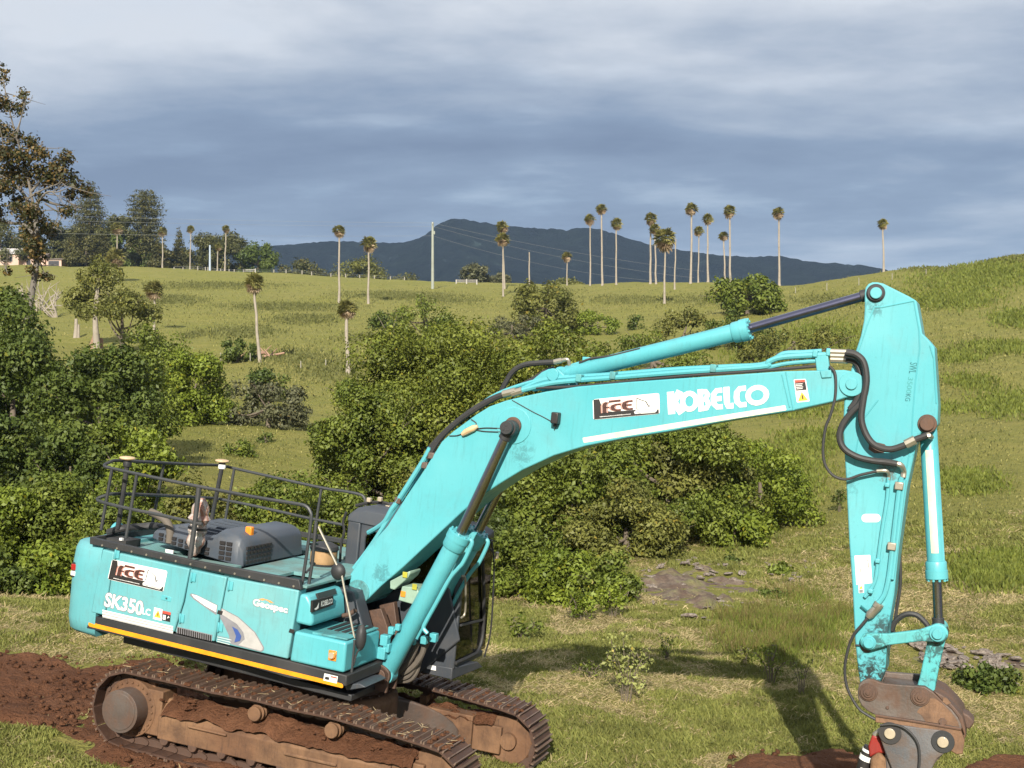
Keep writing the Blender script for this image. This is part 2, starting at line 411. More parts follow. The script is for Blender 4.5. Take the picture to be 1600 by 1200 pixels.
def gz(x, y):
    x = np.asarray(x, float); y = np.asarray(y, float)
    Y = np.maximum(y, 14.0)
    px = np.clip(800 + F * x / Y, -199, 2099)
    ly = np.clip((np.log(Y) - LY[0]) / (LY[1] - LY[0]), 0, len(LY) - 1.001)
    ux_ = (px - UG[0]) / (UG[1] - UG[0])
    i = ux_.astype(int); j = ly.astype(int); a = ux_ - i; b = ly - j
    z = HG[i, j]*(1-a)*(1-b) + HG[i+1, j]*a*(1-b) + HG[i, j+1]*(1-a)*b + HG[i+1, j+1]*a*b
    z = np.where(y < 22, z*(np.clip((y-15)/7, 0, 1)) + plane_z(x, y)*(1-np.clip((y-15)/7, 0, 1)), z)
    rough = np.clip((y - 24) / 15, 0.12, 1)
    z = z + rough*(fract_noise(x, y, 4, 17.0)*0.9*np.clip((y-45)/40, 0, 1) + fract_noise(x, y, 1, 6.0)*0.42 + fract_noise(x, y, 2, 2.2)*0.24) + fract_noise(x, y, 3, 0.7)*0.045
    far = np.clip((y - 440) / 500, 0, 1)
    z = z*(1-far) + far*(-6.0)
    return z
def gz1(x, y): return float(gz(np.array([x]), np.array([y]))[0])
def hit_table():
    Yg = np.exp(np.linspace(math.log(16), math.log(440), 900)); cols = np.arange(-120, 1721, 10.0); T = np.zeros((len(cols), 900))
    for i, c in enumerate(cols):
        x = (c-800)/F*Yg; T[i] = np.minimum.accumulate(600 - (gz(x, Yg) - CH)*F/Yg)
    return cols, Yg, T
HC, HY_, HT_ = hit_table()
def ground_many(px, py):
    """first meeting of many lines of sight with the ground -> x, y, hit"""
    i = np.clip(np.round((px - HC[0])/10).astype(int), 0, len(HC)-1); y = np.zeros(len(px)); ok = np.zeros(len(px), bool)
    for c in np.unique(i):
        k = np.where(i == c)[0]; j = np.searchsorted(-HT_[c], -py[k]); ok[k] = j < len(HY_); y[k] = HY_[np.minimum(j, len(HY_)-1)]
    return (px-800)/F*y, y, ok
def ground_at(px, py, y0=14, y1=460):
    """where a line of sight first meets the ground"""
    Y = np.exp(np.linspace(math.log(y0), math.log(y1), 2500)); X = (px-800)/F*Y
    d = (CH - (py-600)/F*Y) - gz(X, Y)
    k = np.where(d < 0)[0]
    if len(k) == 0: k = [int(np.argmin(np.abs(d)))]
    return X[k[0]], Y[k[0]], float(gz(X[k[0]:k[0]+1], Y[k[0]:k[0]+1])[0])

def ground_mat():
    m, nt, p = principled('pasture')
    L = nt.links
    co = worldco(nt)
    big = noise(nt, co, 0.055, 5, 0.6, 0.4, 0.40, 0.62)
    mid = noise(nt, co, 0.35, 6, 0.65, 0.4, 0.38, 0.64)
    fine = noise(nt, co, 2.6, 6, 0.7, 0.3, 0.36, 0.66)
    vfine = noise(nt, co, 13.0, 4, 0.7, 0.0, 0.35, 0.68)
    straw = (0.275, 0.240, 0.078); olive = (0.225, 0.222, 0.045); green = (0.165, 0.190, 0.032); dark = (0.085, 0.095, 0.026)
    c = rgb(nt, olive, straw, mulf(nt, big, 0.50))
    c = rgb(nt, c, green, mulf(nt, mid, 0.50))
    c = rgb(nt, c, straw, mulf(nt, fine, 0.45))
    m2 = noise(nt, co, 0.9, 7, 0.75, 0.5, 0.42, 0.60); c = rgb(nt, c, (0.135, 0.145, 0.034), mulf(nt, m2, 0.42))
    m3 = noise(nt, worldco(nt, (0.10, 0.42, 0.42)), 1.0, 8, 0.75, 0.8, 0.50, 0.66); c = rgb(nt, c, (0.32, 0.275, 0.09), mulf(nt, m3, 0.45))
    # rough tussocks in the far pasture lie along the slope
    cs = worldco(nt, (0.06, 0.33, 0.33)); tus = noise(nt, cs, 1.0, 7, 0.72, 0.6, 0.55, 0.66)
    t2 = noise(nt, worldco(nt, (0.35, 1.2, 1.2)), 1.0, 6, 0.75, 0.3, 0.46, 0.62)
    c = rgb(nt, c, dark, mulf(nt, mulf(nt, tus, t2), 0.8))
    c = rgb(nt, c, dark, mulf(nt, vfine, 0.22))
    L.new(c, p.inputs['Base Color'])
    p.inputs['Roughness'].default_value = 0.9; p.inputs['Specular IOR Level'].default_value = 0.15
    h = nt.nodes.new('ShaderNodeMath'); h.operation = 'ADD'; L.new(mulf(nt, fine, 1.0), h.inputs[0]); L.new(mulf(nt, vfine, 0.4), h.inputs[1])
    bump(nt, p, h.outputs[0], 0.8, 0.12)
    return m
M['ground'] = ground_mat()
def grid_mesh(name, X, Y, Z, mat, smooth=True):
    nu, nv = X.shape
    me = bpy.data.meshes.new(name)
    co = np.stack([X, Y, Z], -1).reshape(-1, 3).astype(np.float32)
    idx = np.arange(nu*nv).reshape(nu, nv)
    q = np.stack([idx[:-1, :-1], idx[1:, :-1], idx[1:, 1:], idx[:-1, 1:]], -1).reshape(-1, 4)
    fast_mesh(me, co, q); me.materials.append(mat)
    me.polygons.foreach_set('use_smooth', [smooth]*len(me.polygons))
    return me
def fast_mesh(me, co, q):
    k = q.shape[1]
    me.vertices.add(len(co)); me.vertices.foreach_set('co', co.astype(np.float32).ravel())
    me.loops.add(q.size); me.loops.foreach_set('vertex_index', q.astype(np.int32).ravel())
    me.polygons.add(len(q)); me.polygons.foreach_set('loop_start', np.arange(0, q.size, k, dtype=np.int32))
    me.update(calc_edges=True)
def build_ground():
    s = np.concatenate([np.linspace(-2.2, -.42, 36)[:-1], np.linspace(-.42, .42, 210), np.linspace(.42, 2.2, 36)[1:]])
    yy = np.concatenate([np.linspace(-60, 11, 30)[:-1], np.exp(np.linspace(math.log(11), math.log(480), 340)), np.exp(np.linspace(math.log(480), math.log(9000), 40))[1:]])
    S, Yg = np.meshgrid(s, yy, indexing='ij')
    Xg = S * (np.maximum(Yg, 0) + np.where(Yg < 30, 8, 8))
    Xg = S * (np.maximum(Yg, 0)*1.0 + 12)
    Z = gz(Xg.ravel(), Yg.ravel()).reshape(Xg.shape)
    o = link_mesh('ground', grid_mesh('ground', Xg, Yg, Z, M['ground']))
    tag(o, 'grassy paddock falling from the digger into a gully and rising to the far ridge', None, None, 'structure')
build_ground()

# far wooded mountain
def forest_mat():
    m, nt, p = principled('far_forest')
    co = worldco(nt)
    a = noise(nt, co, 0.02, 8, 0.78, 0.2, 0.38, 0.62); b = noise(nt, co, 0.006, 5, 0.6, 0.5, 0.4, 0.62)
    c = rgb(nt, (0.003, 0.007, 0.010), (0.019, 0.029, 0.026), a); c = rgb(nt, c, (0.011, 0.017, 0.024), mulf(nt, b, 0.7))  # cloud shade over the mountain is put into these very dark blue colours
    nt.links.new(c, p.inputs['Base Color']); p.inputs['Roughness'].default_value = 1; p.inputs['Specular IOR Level'].default_value = 0
    bump(nt, p, a, 1.0, 12)
    return m
M['forest'] = forest_mat()
def build_mountain():
    prof = [(-500,398),(-200,392),(0,386),(150,388),(300,392),(410,385),(440,383),(480,385),(520,386),(560,385),(600,381),(630,379),(650,374),(668,366),(682,352),(697,344),(710,341),(730,343),(760,348),(800,354),(850,357),(900,360),(945,366),(985,376),(1020,385),(1060,393),(1095,399),(1140,403),(1180,404),(1215,403),(1250,407),(1290,411),(1330,413),(1360,416),(1380,422),(1420,432),(1500,440),(1700,450),(2100,470)]
    D = 2600.0
    px = np.linspace(-500, 2100, 521); top = np.interp(px, [p[0] for p in prof], [p[1] for p in prof])
    X = (px-800)/F*D
    zt = CH - (top-600)/F*D + rng.normal(0, .8, len(px)) + 2*fract_noise(px, px*0, 9, 14)
    v = np.linspace(0, 1, 40)
    Xg = np.repeat(X[:, None], 40, 1); Yg = np.zeros_like(Xg); Zg = np.zeros_like(Xg)
    for j, t in enumerate(v):       # a slope 700 m deep, its foot forward
        tt = t**0.8
        Yg[:, j] = D - 800*(1-t) + 60*fract_noise(X, X*0 + t*900, 11, 130)*(t < 1)
        Zg[:, j] = -12 + (zt + 12)*tt + 46*fract_noise(X, X*0 + t*500, 12, 170)*(t < .97) + 22*fract_noise(X, X*0 + t*700, 13, 70)*math.sin(math.pi*t)
        Xg[:, j] = X * (1 + 0*t)
    # the back side
    Xb = np.concatenate([Xg, Xg[:, -1:]], 1); Yb = np.concatenate([Yg, Yg[:, -1:] + 500], 1); Zb = np.concatenate([Zg, Zg[:, -1:]*0 - 12], 1)
    o = link_mesh('mountain', grid_mesh('mountain', Xb, Yb, Zb, M['forest']))
    tag(o, 'long wooded blue mountain with a blunt summit under the clouds', None, None, 'structure')
build_mountain()

# red earth
def soil_mat():
    m, nt, p = principled('red_soil')
    co = worldco(nt)
    a = noise(nt, co, 1.4, 6, 0.65, 0.3, 0.38, 0.64); b = noise(nt, co, 9, 6, 0.7, 0.0, 0.35, 0.68); c0 = noise(nt, co, 34, 4, 0.7, 0, 0.36, 0.68)
    c = rgb(nt, (0.140, 0.060, 0.031), (0.215, 0.100, 0.054), a); c = rgb(nt, c, (0.075, 0.034, 0.020), mulf(nt, b, 0.55)); c = rgb(nt, c, (0.21, 0.11, 0.066), mulf(nt, c0, 0.25))
    nt.links.new(c, p.inputs['Base Color']); p.inputs['Roughness'].default_value = 0.95; p.inputs['Specular IOR Level'].default_value = 0.1
    h = nt.nodes.new('ShaderNodeMath'); h.operation = 'ADD'; nt.links.new(b, h.inputs[0]); nt.links.new(mulf(nt, c0, 0.5), h.inputs[1])
    bump(nt, p, h.outputs[0], 0.9, 0.05)
    return m
M['soil'] = soil_mat()
def rubble_mat():
    m, nt, p = principled('stony_earth'); co = worldco(nt)
    c = rgb(nt, (0.095, 0.062, 0.044), (0.175, 0.135, 0.10), noise(nt, co, 1.8, 6, .65, .3, .4, .62)); c = rgb(nt, c, (0.17, 0.165, 0.05), mulf(nt, noise(nt, co, .9, 5, .6, .2, .5, .64), .8)); c = rgb(nt, c, (0.07, 0.045, 0.035), mulf(nt, noise(nt, co, 8, 5, .7, 0, .5, .7), .7))
    nt.links.new(c, p.inputs['Base Color']); p.inputs['Roughness'].default_value = .95; bump(nt, p, noise(nt, co, 7, 6, .7), .9, .08); return m
M['rubble'] = rubble_mat()
def poly_sd(x, y, poly):
    """signed distance (inside positive) to a polygon"""
    P = np.array(poly, float); n = len(P); ins = np.zeros(x.shape, bool); dm = np.full(x.shape, 1e9)
    for i in range(n):
        a = P[i]; b = P[(i+1) % n]; e = b - a
        t = np.clip(((x-a[0])*e[0] + (y-a[1])*e[1]) / (e @ e), 0, 1)
        dm = np.minimum(dm, np.hypot(x - a[0] - t*e[0], y - a[1] - t*e[1]))
        c = ((a[1] > y) != (b[1] > y)) & (x < (b[0]-a[0])*(y-a[1])/(b[1]-a[1] + 1e-12) + a[0])
        ins ^= c
    return np.where(ins, dm, -dm)
def gpoly(pts): return [ground_at(*p)[:2] for p in pts]
SOILS = []
def soil_sheet(name, label, pix, hgt, step, seed, lump=0.10, extra=None, edge=0.5, wob=0.5, mat='soil'):
    poly = gpoly(pix) + (extra or [])
    SOILS.append((poly, wob, seed))
    P = np.array(poly); x0, y0 = P.min(0) - 1; x1, y1 = P.max(0) + 1
    Xg, Yg = np.meshgrid(np.arange(x0, x1, step), np.arange(y0, y1, step), indexing='ij')
    Z = soil_h(Xg, Yg, poly, hgt, seed, lump, edge, wob)
    o = link_mesh(name, grid_mesh(name, Xg, Yg, gz(Xg.ravel(), Yg.ravel()).reshape(Xg.shape) + Z, M[mat]))
    # drop everything buried
    bm = bmesh.new(); bm.from_mesh(o.data); zz = Z.ravel(); bm.verts.ensure_lookup_table()
    bmesh.ops.delete(bm, geom=[f for f in bm.faces if max(zz[v.index] for v in f.verts) < -0.045], context='FACES'); bm.to_mesh(o.data); bm.free()
    return tag(o, label, None, None, 'structure')
def soil_h(X, Y, poly, hgt, seed, lump, edge, wob):
    sd = poly_sd(X, Y, poly) + wob*(fract_noise(X, Y, seed, 1.1) + 0.6*fract_noise(X, Y, seed+1, 0.35))
    k = np.clip(sd / edge, -1, 1)
    return -0.05 + (0.05 + hgt)*np.clip(k, -0.2, 1) + np.clip(k, 0, 1)*lump*(fract_noise(X, Y, seed+2, 0.8) + 0.6*fract_noise(X, Y, seed+3, 0.3) + 0.35*fract_noise(X, Y, seed+4, 0.12))
def in_soil(x, y, m=0.0):
    r = np.zeros(x.shape, bool)
    for poly, wob, seed in SOILS:
        r |= (poly_sd(x, y, poly) + wob*(fract_noise(x, y, seed, 1.1) + 0.6*fract_noise(x, y, seed+1, 0.35))) > m
    return r
soil_sheet('dirt_track', 'strip of bare red earth churned up behind and under the digger',
           [(-60,1010),(60,1022),(130,1040),(260,1030),(420,1060),(560,1105),(640,1195),(560,1240),(420,1250),(200,1205),(120,1178),(50,1150),(-60,1140)], 0.075, 0.06, 21, 0.15, None, 0.35, 0.55)
soil_sheet('soil_mound', 'low heap of red earth at the bottom edge left of the bucket', [(1128,1186),(1180,1178),(1240,1180),(1320,1178),(1360,1195),(1400,1230),(1130,1250)], 0.17, 0.05, 41, 0.16, None, 0.3, 0.28)
soil_sheet('soil_mound', 'bank of red earth at the bottom edge right of the bucket', [(1478,1205),(1530,1192),(1620,1190),(1700,1200),(1700,1270),(1480,1260)], 0.15, 0.05, 51, 0.14, None, 0.3, 0.25)
soil_sheet('bare_patch', 'stony brown bare patch at the foot of the bushes', [(1000,900),(1060,888),(1130,880),(1165,905),(1170,945),(1120,970),(1060,965),(1010,935)], 0.04, 0.12, 61, 0.32, None, 0.9, 1.6, 'rubble')
soil_sheet('bare_patch', 'stony strip of bare earth behind the bucket linkage', [(1385,1010),(1440,1000),(1520,1015),(1600,1030),(1680,1040),(1680,1062),(1560,1055),(1480,1050),(1400,1045)], 0.05, 0.12, 71, 0.16, None, 0.6, 0.9, 'rubble')
# ------------------------------------------------------------------ the excavator
EX = empty('excavator')
Rm = Matrix([[*MW[0], MT[0]], [*MW[1], MT[1]], [*MW[2], MT[2]], [0, 0, 0, 1]])
EX.matrix_world = Rm
tag(EX, 'turquoise crawler excavator with railed deck, arm reaching down to the right', 'excavator')

# ---- decals: flat print laid on a face. Shapes are given in the unit square and mapped on four pixel corners
def quadmap(c, y):      # c: TL TR BR BL pixels on the plane Y=y
    P = [np.array(u3(px, py, y)) for px, py in c]
    def f(s, t):        # s right, t up
        a = P[3]*(1-s) + P[2]*s; b = P[0]*(1-s) + P[1]*s
        return tuple(a*(1-t) + b*t)
    return f
def flat(mb, fn, pts, off=0.0, nrm=(0, -1, 0)):
    vs = [tuple(np.array(fn(*p)) + off*np.array(nrm)) for p in pts]
    mb.add(vs, [tuple(range(len(vs)))])
def ribbon(pts, w, closed=False):
    """2D stroke outline as quads"""
    P = [np.array(p, float) for p in pts]; n = len(P); out = []
    L = []; Rr = []
    for i in range(n):
        a = P[(i-1) % n] if (closed or i > 0) else P[i]; b = P[(i+1) % n] if (closed or i < n-1) else P[i]
        t = (b - a); t = t/(np.linalg.norm(t) + 1e-9); nn = np.array((-t[1], t[0]))
        L.append(P[i] + nn*w/2); Rr.append(P[i] - nn*w/2)
    for i in range(n if closed else n-1):
        j = (i+1) % n; out.append([L[i], Rr[i], Rr[j], L[j]])
    return out
def rrect(x0, x1, y0, y1, rx, ry, n=4):
    o = []
    for cx, cy, a in ((x1-rx, y1-ry, 0), (x0+rx, y1-ry, 90), (x0+rx, y0+ry, 180), (x1-rx, y0+ry, 270)):
        o += [(cx + rx*math.cos(R(a + 90*i/n)), cy + ry*math.sin(R(a + 90*i/n))) for i in range(n+1)]
    return o
def text_polys(s, bold=0.02, shear=0.0):
    cu = bpy.data.curves.new('t', 'FONT'); cu.body = s; cu.offset = bold; cu.shear = shear; cu.resolution_u = 3
    ob = bpy.data.objects.new('t', cu); COL.objects.link(ob)
    dg = bpy.context.evaluated_depsgraph_get(); me = bpy.data.meshes.new_from_object(ob.evaluated_get(dg))
    v = np.array([tuple(p.co)[:2] for p in me.vertices]); f = [tuple(p.vertices) for p in me.polygons]
    bpy.data.objects.remove(ob); bpy.data.curves.remove(cu); bpy.data.meshes.remove(me)
    v = (v - v.min(0)) / (v.max(0) - v.min(0))
    return v, f
def put_text(mb, fn, s, box=(0, 1, 0, 1), off=0.0, bold=0.02, shear=0.0, nrm=(0, -1, 0)):
    v, f = text_polys(s, bold, shear)
    vs = [tuple(np.array(fn(box[0] + p[0]*(box[1]-box[0]), box[2] + p[1]*(box[3]-box[2]))) + off*np.array(nrm)) for p in v]
    mb.add(vs, f)
def decal(name, parent, mats, fill):
    mb = MB(); fill(mb)
    return mb.build(name, [M[k] for k in mats], parent, smooth=0, normals=False)

# ================= undercarriage
SPR = (-2.0, 0.56, 0.41); IDL = (2.12, 0.49, 0.37)
def track_path():
    p = arc(SPR[:2], SPR[2], 95, 262, 14)
    p += [(x, 0.15 - 0.012*x/2 + 0.012*math.sin(x*7)) for x in np.linspace(-1.7, 1.7, 14)]
    p += arc(IDL[:2], IDL[2], -88, 82, 12)
    p += [(1.75, .892), (1.3, .925), (.85, .955), (.35, .945), (-.19, .968), (-.75, .950), (-1.3, .965)]
    return p
def resample(p, n):
    P = np.array(p + [p[0]], float); d = np.r_[0, np.cumsum(np.hypot(*np.diff(P, axis=0).T))]
    t = np.linspace(0, d[-1], n, endpoint=False)
    return [(np.interp(a, d, P[:, 0]), np.interp(a, d, P[:, 1])) for a in t], d[-1]/n
TP, PITCH = resample(track_path(), 50)
def shoe_mesh():
    b = MB(); h = PITCH*0.49; w = 0.30
    b.box(-h, h, -w, w, 0.045, 0.07)
    b.cur = 1
    for gx, gh in ((-h + .012, .034), (0, .026), (h - .012, .034)):
        b.hexa([(gx-.012, -w, .0695), (gx+.012, -w, .0695), (gx+.012, w, .0695), (gx-.012, w, .0695)],
               [(gx-.007, -w, .07+gh), (gx+.007, -w, .07+gh), (gx+.007, w, .07+gh), (gx-.007, w, .07+gh)])
    b.cur = 0
    b.hexa([(h-.001, -w, .045), (h+.016, -w, .038), (h+.016, w, .038), (h-.001, w, .045)], [(h-.001, -w, .068), (h+.016, -w, .060), (h+.016, w, .060), (h-.001, w, .068)])
    return b.mesh('track_shoe', [M['shoe'], M['grouser']], 25)
def link_mesh_():
    b = MB()
    for s in (-1, 1):
        y0, y1 = (s*.075, s*.115)
        b.prism([(-.10, -.035), (-.05, -.05), (.05, -.05), (.10, -.03), (.112, .0), (.10, .04), (-.10, .04), (-.112, .0)], min(y0, y1), max(y0, y1))
        b.cyl((-.1, s*.07, 0), (-.1, s*.135, 0), .036, 8)
    b.cyl((-.1, -.07, 0), (-.1, .07, 0), .03, 8)
    return b.mesh('chain_link', M['steel'], 30)
SHOE = shoe_mesh(); LINK = link_mesh_()
def build_track(sgn, yc, dz, label):
    """sgn -1: the side nearer the road of view; outer face at y = yc + sgn*..."""
    o = sgn
    def Y(a): return yc + o*a
    fr = MB()
    prof = [(Y(.20), .27), (Y(.205), .55), (Y(.02), .74), (Y(-.20), .74), (Y(-.20), .27)]
    fr.prismx(prof, -1.55, 1.62)
    fr.prismx([(Y(.17), .30), (Y(.17), .66), (Y(-.17), .66), (Y(-.17), .30)], 1.622, 2.02)        # idler yoke
    fr.prismx([(Y(.15), .28), (Y(.15), .84), (Y(-.15), .84), (Y(-.15), .28)], -1.80, -1.552)       # drive bracket
    fr.box(-1.1, -.55, min(Y(.212), Y(.24)), max(Y(.212), Y(.24)), .50, .53)
    fr.box(.25, .95, min(Y(.212), Y(.24)), max(Y(.212), Y(.24)), .44, .48)
    frame = fr.build('track_frame', M['tan'], EX, 0.02, 2)
    frame['label'] = label
    frame.location.z = dz
    cake = MB()     # packed soil lying on the frame under the upper run
    nx, ny = 60, 8; xs = np.linspace(-1.5, 1.9, nx); ys = np.linspace(-.22, .25, ny)
    V = [(x, Y(y), .64 + .14*(1 - abs(y-.0)/.3) + .10*float(fract_noise(x*3+sgn, y*3, 81, .5)) + .06*float(fract_noise(x*9, y*9+sgn, 82, .5)) - .05*(y > .2)) for x in xs for y in ys]
    cake.add(V, [(i*ny+j, (i+1)*ny+j, (i+1)*ny+j+1, i*ny+j+1) for i in range(nx-1) for j in range(ny-1)])
    c = cake.build('packed_soil', M['soil'], frame); c['kind'] = 'stuff'
    # sprocket, drive hub
    sp = MB(); n = 19; pts = []
    for k in range(n):
        for da, r in ((-.32, .375), (-.16, .43), (.16, .43), (.32, .375)):
            a = 2*math.pi*(k + da)/n; pts.append((SPR[0] + r*math.cos(a), SPR[1] + r*math.sin(a)))
    sp.prism(pts, min(Y(-.04), Y(.04)), max(Y(-.04), Y(.04)))
    sp.cyl((SPR[0], Y(.041), SPR[1]), (SPR[0], Y(.16), SPR[1]), .36, 32)
    for k in range(24):
        a = 2*math.pi*k/24; x, z = SPR[0] + .318*math.cos(a), SPR[1] + .318*math.sin(a)
        sp.cyl((x, Y(.16), z), (x, Y(.178), z), .018, 6)
    sp.build('sprocket', M['tan'], frame, 0.006, 1)
    hub = MB(); hub.cyl((SPR[0], Y(.161), SPR[1]), (SPR[0], Y(.375), SPR[1]), .262, 40); hub.cyl((SPR[0], Y(.3755), SPR[1]), (SPR[0], Y(.383), SPR[1]), .225, 40)
    hub.build('drive_hub', M['greysteel'], frame, 0.02, 2)
    idl = MB(); idl.tube([(IDL[0], Y(-.10), IDL[1]), (IDL[0], Y(-.06), IDL[1]), (IDL[0], Y(-.04), IDL[1]), (IDL[0], Y(.04), IDL[1]), (IDL[0], Y(.06), IDL[1]), (IDL[0], Y(.10), IDL[1])], [.30, .335, .36, .36, .335, .30], 36)
    idl.cyl((IDL[0], Y(-.16), IDL[1]), (IDL[0], Y(.16), IDL[1]), .11, 20)
    idl.build('idler_wheel', M['tan'], frame)
    for x in (-.19, .85):
        r = MB(); r.cyl((x, Y(.02), .845), (x, Y(.22), .845), .075, 20); r.cyl((x, Y(.10), .845), (x, Y(.125), .845), .10, 20); r.cyl((x, Y(.16), .845), (x, Y(.185), .845), .10, 20)
        r.cyl((x, Y(.221), .845), (x, Y(.25), .845), .088, 20); r.box(x-.05, x+.05, min(Y(-.12), Y(.01)), max(Y(-.12), Y(.01)), .70, .86)
        r.build('carrier_roller', M['tan'], frame, 0.006, 1)
    for x in np.linspace(-1.45, 1.45, 8):
        r = MB(); r.cyl((x, Y(-.12), .265), (x, Y(.12), .265), .085, 18); r.cyl((x, Y(.08), .265), (x, Y(.11), .265), .115, 18); r.cyl((x, Y(-.11), .265), (x, Y(-.08), .265), .115, 18)
        r.cyl((x, Y(.121), .265), (x, Y(.20), .265), .06, 14); r.box(x-.07, x+.07, min(Y(.13), Y(.19)), max(Y(.13), Y(.19)), .262, .30)
        r.build('track_roller', M['steel'], frame, 0.005, 1)
    n = len(TP)
    for i in range(n):
        a, b = TP[i], TP[(i+1) % n]; t = math.atan2(b[1]-a[1], b[0]-a[0])      # the loop runs anticlockwise seen from -Y: outside is to its right
        mid = ((a[0]+b[0])/2, (a[1]+b[1])/2)
        # local x along the chain, local z outward
        ex = Vector((math.cos(t), 0, math.sin(t))); ez = Vector((math.sin(t), 0, -math.cos(t))); ey = ez.cross(ex)
        mt = Matrix(((ex.x, ey.x, ez.x, mid[0]), (ex.y, ey.y, ez.y, yc), (ex.z, ey.z, ez.z, mid[1]), (0, 0, 0, 1)))
        s = link_mesh('track_shoe', SHOE, None, frame); s.matrix_local = mt
        k = link_mesh('chain_link', LINK, None, frame); k.matrix_local = mt
    return frame
def mud(frame, yc, seed, n):
    r = np.random.default_rng(seed); mb = MB(); base = [(-1,-.7,-.4),(.9,-.9,-.4),(1,.7,-.4),(-.8,.9,-.4),(-.5,-.4,.6),(.5,-.5,.5),(.6,.4,.6),(-.4,.5,.5)]; fs = [(0,3,2,1),(4,5,6,7),(0,1,5,4),(1,2,6,5),(2,3,7,6),(3,0,4,7)]
    top = [p for p in TP if p[1] > .80]
    for i in range(n):
        if r.random() < .8: p = top[r.integers(len(top))]; x = p[0] + r.normal()*.06; z = p[1] + .075 + r.random()*.02; y = yc + r.uniform(-.3, .3)
        else: x = r.uniform(-1.6, 1.9); z = .70 + r.random()*.08; y = yc + r.uniform(-.2, .2)
        s = .012 + .035*r.random()**2; mb.add([(x + q[0]*s*(1 + .4*r.normal()), y + q[1]*s*(1 + .4*r.normal()), z + q[2]*s*.8) for q in base], fs)
    o = mb.build('mud_clumps', M['soil'], frame, smooth=0, normals=False); o['kind'] = 'stuff'
    st = MB()
    for i in range(n//6):
        p = top[r.integers(len(top))]; x = p[0]; z = p[1] + .10; y = yc + r.uniform(-.28, .28); d = r.normal(size=3)*.06; d[2] = abs(d[2])*.3
        st.tube([(x, y, z), (x + d[0], y + d[1], z + d[2])], [.004, .002], 4)
    o = st.build('straw_bits', M['straw'], frame, smooth=0, normals=False); o['kind'] = 'stuff'
M['straw'] = plain('straw', (0.42, 0.33, 0.19), 0.8)
NEAR = build_track(-1, -1.30, 0.0, 'near crawler frame caked in red soil')
FAR = build_track(1, 1.12, -0.14, 'far crawler frame caked in red soil')

mud(NEAR, -1.30, 5, 420); mud(FAR, 1.12, 6, 240)
cb = MB()
cb.lathe((0, 0, 0), [(.80, .50), (.86, .62), (.86, .86), (.80, .92)], 32)
cb.build('carbody', M['tan'], EX, 0.02)
def leg(sx, sy, yt, dz):
    a = []; b = []
    x0, x1 = sorted((sx*.15, sx*.75)); X0, X1 = sorted((sx*.62, sx*1.45))
    yi = sy*.35
    b_ = MB(); top = .90; bt = .52
    n = 7; rows = []
    for i in range(n):
        t = i/(n-1); y = yi*(1-t) + yt*t; tt = t*t*(3-2*t)
        xa = x0*(1-tt) + X0*tt; xb = x1*(1-tt) + X1*tt; zt = top*(1-t) + (.62+dz)*t + .10*math.sin(math.pi*t); zb = bt*(1-t) + (.34+dz)*t
        rows.append([(xa, y, zb), (xb, y, zb), (xb - sx*.0, y, zt - .10*(sx > 0)), (xa, y, zt - .10*(sx < 0))])
    V = [p for r in rows for p in r]
    Fs = [(i*4+k, i*4+(k+1) % 4, (i+1)*4+(k+1) % 4, (i+1)*4+k) for i in range(n-1) for k in range(4)] + [(3, 2, 1, 0), tuple((n-1)*4+k for k in range(4))]
    b_.add(V, Fs); b_.build('carbody_leg', M['greysteel'] if sx > 0 else M['tan'], EX, 0.03, 3)
for sx in (1, -1):
    leg(sx, -1, -1.10, 0); leg(sx, 1, .93, -.14)
sr = MB(); sr.lathe((0, 0, 0), [(.66, .921), (.66, .98), (.72, .985), (.72, 1.03), (.67, 1.035), (.67, 1.12)], 48)
for k in range(32):
    a = 2*math.pi*k/32; sr.lathe((.75*math.cos(a), .75*math.sin(a), 0), [(.02, .925), (.02, .95)], 6)
sr.build('slew_ring', M['steel'], EX)

# ================= upper structure
YS = -1.49
def S(px, py, y=YS): return u(px, py, y)
base = MB()
skirt = [S(137, 961), S(272, 991), S(450, 1033), S(541, 1056), S(540, 1073), S(450, 1060), S(350, 1031), S(250, 1009), S(134, 982)]
base.prism(skirt, -1.478, 1.45)
base.prism([(-2.4, 1.26), (.9, 1.12), (.9, 1.20), (-2.4, 1.40)], -1.2, 1.3)
slew = base.build('revolving_frame', M['black'], EX, 0.012)
decal('yellow_stripe', slew, ['yellow', 'white', 'vblack', 'vred'], lambda mb: (
    flat(mb, lambda s, t: (*[0]*0,) + u3(138 + 398*s, (975 + 97.0*s) + 3.5 - 7*t, -1.482), rrect(0, 1, 0, 1, .008, .4)),
    setattr(mb, 'cur', 1), flat(mb, quadmap([(507, 1052), (528, 1057), (526, 1068), (505, 1063)], -1.486), [(0, 0), (1, 0), (1, 1), (0, 1)]),
    setattr(mb, 'cur', 2), flat(mb, quadmap([(507, 1052), (528, 1057), (526, 1068), (505, 1063)], -1.488), [(.1, .2), (.4, .2), (.4, .6), (.1, .6)]),
    setattr(mb, 'cur', 3), flat(mb, quadmap([(507, 1052), (528, 1057), (526, 1068), (505, 1063)], -1.488), [(.5, .65), (.95, .65), (.95, .85), (.5, .85)])))

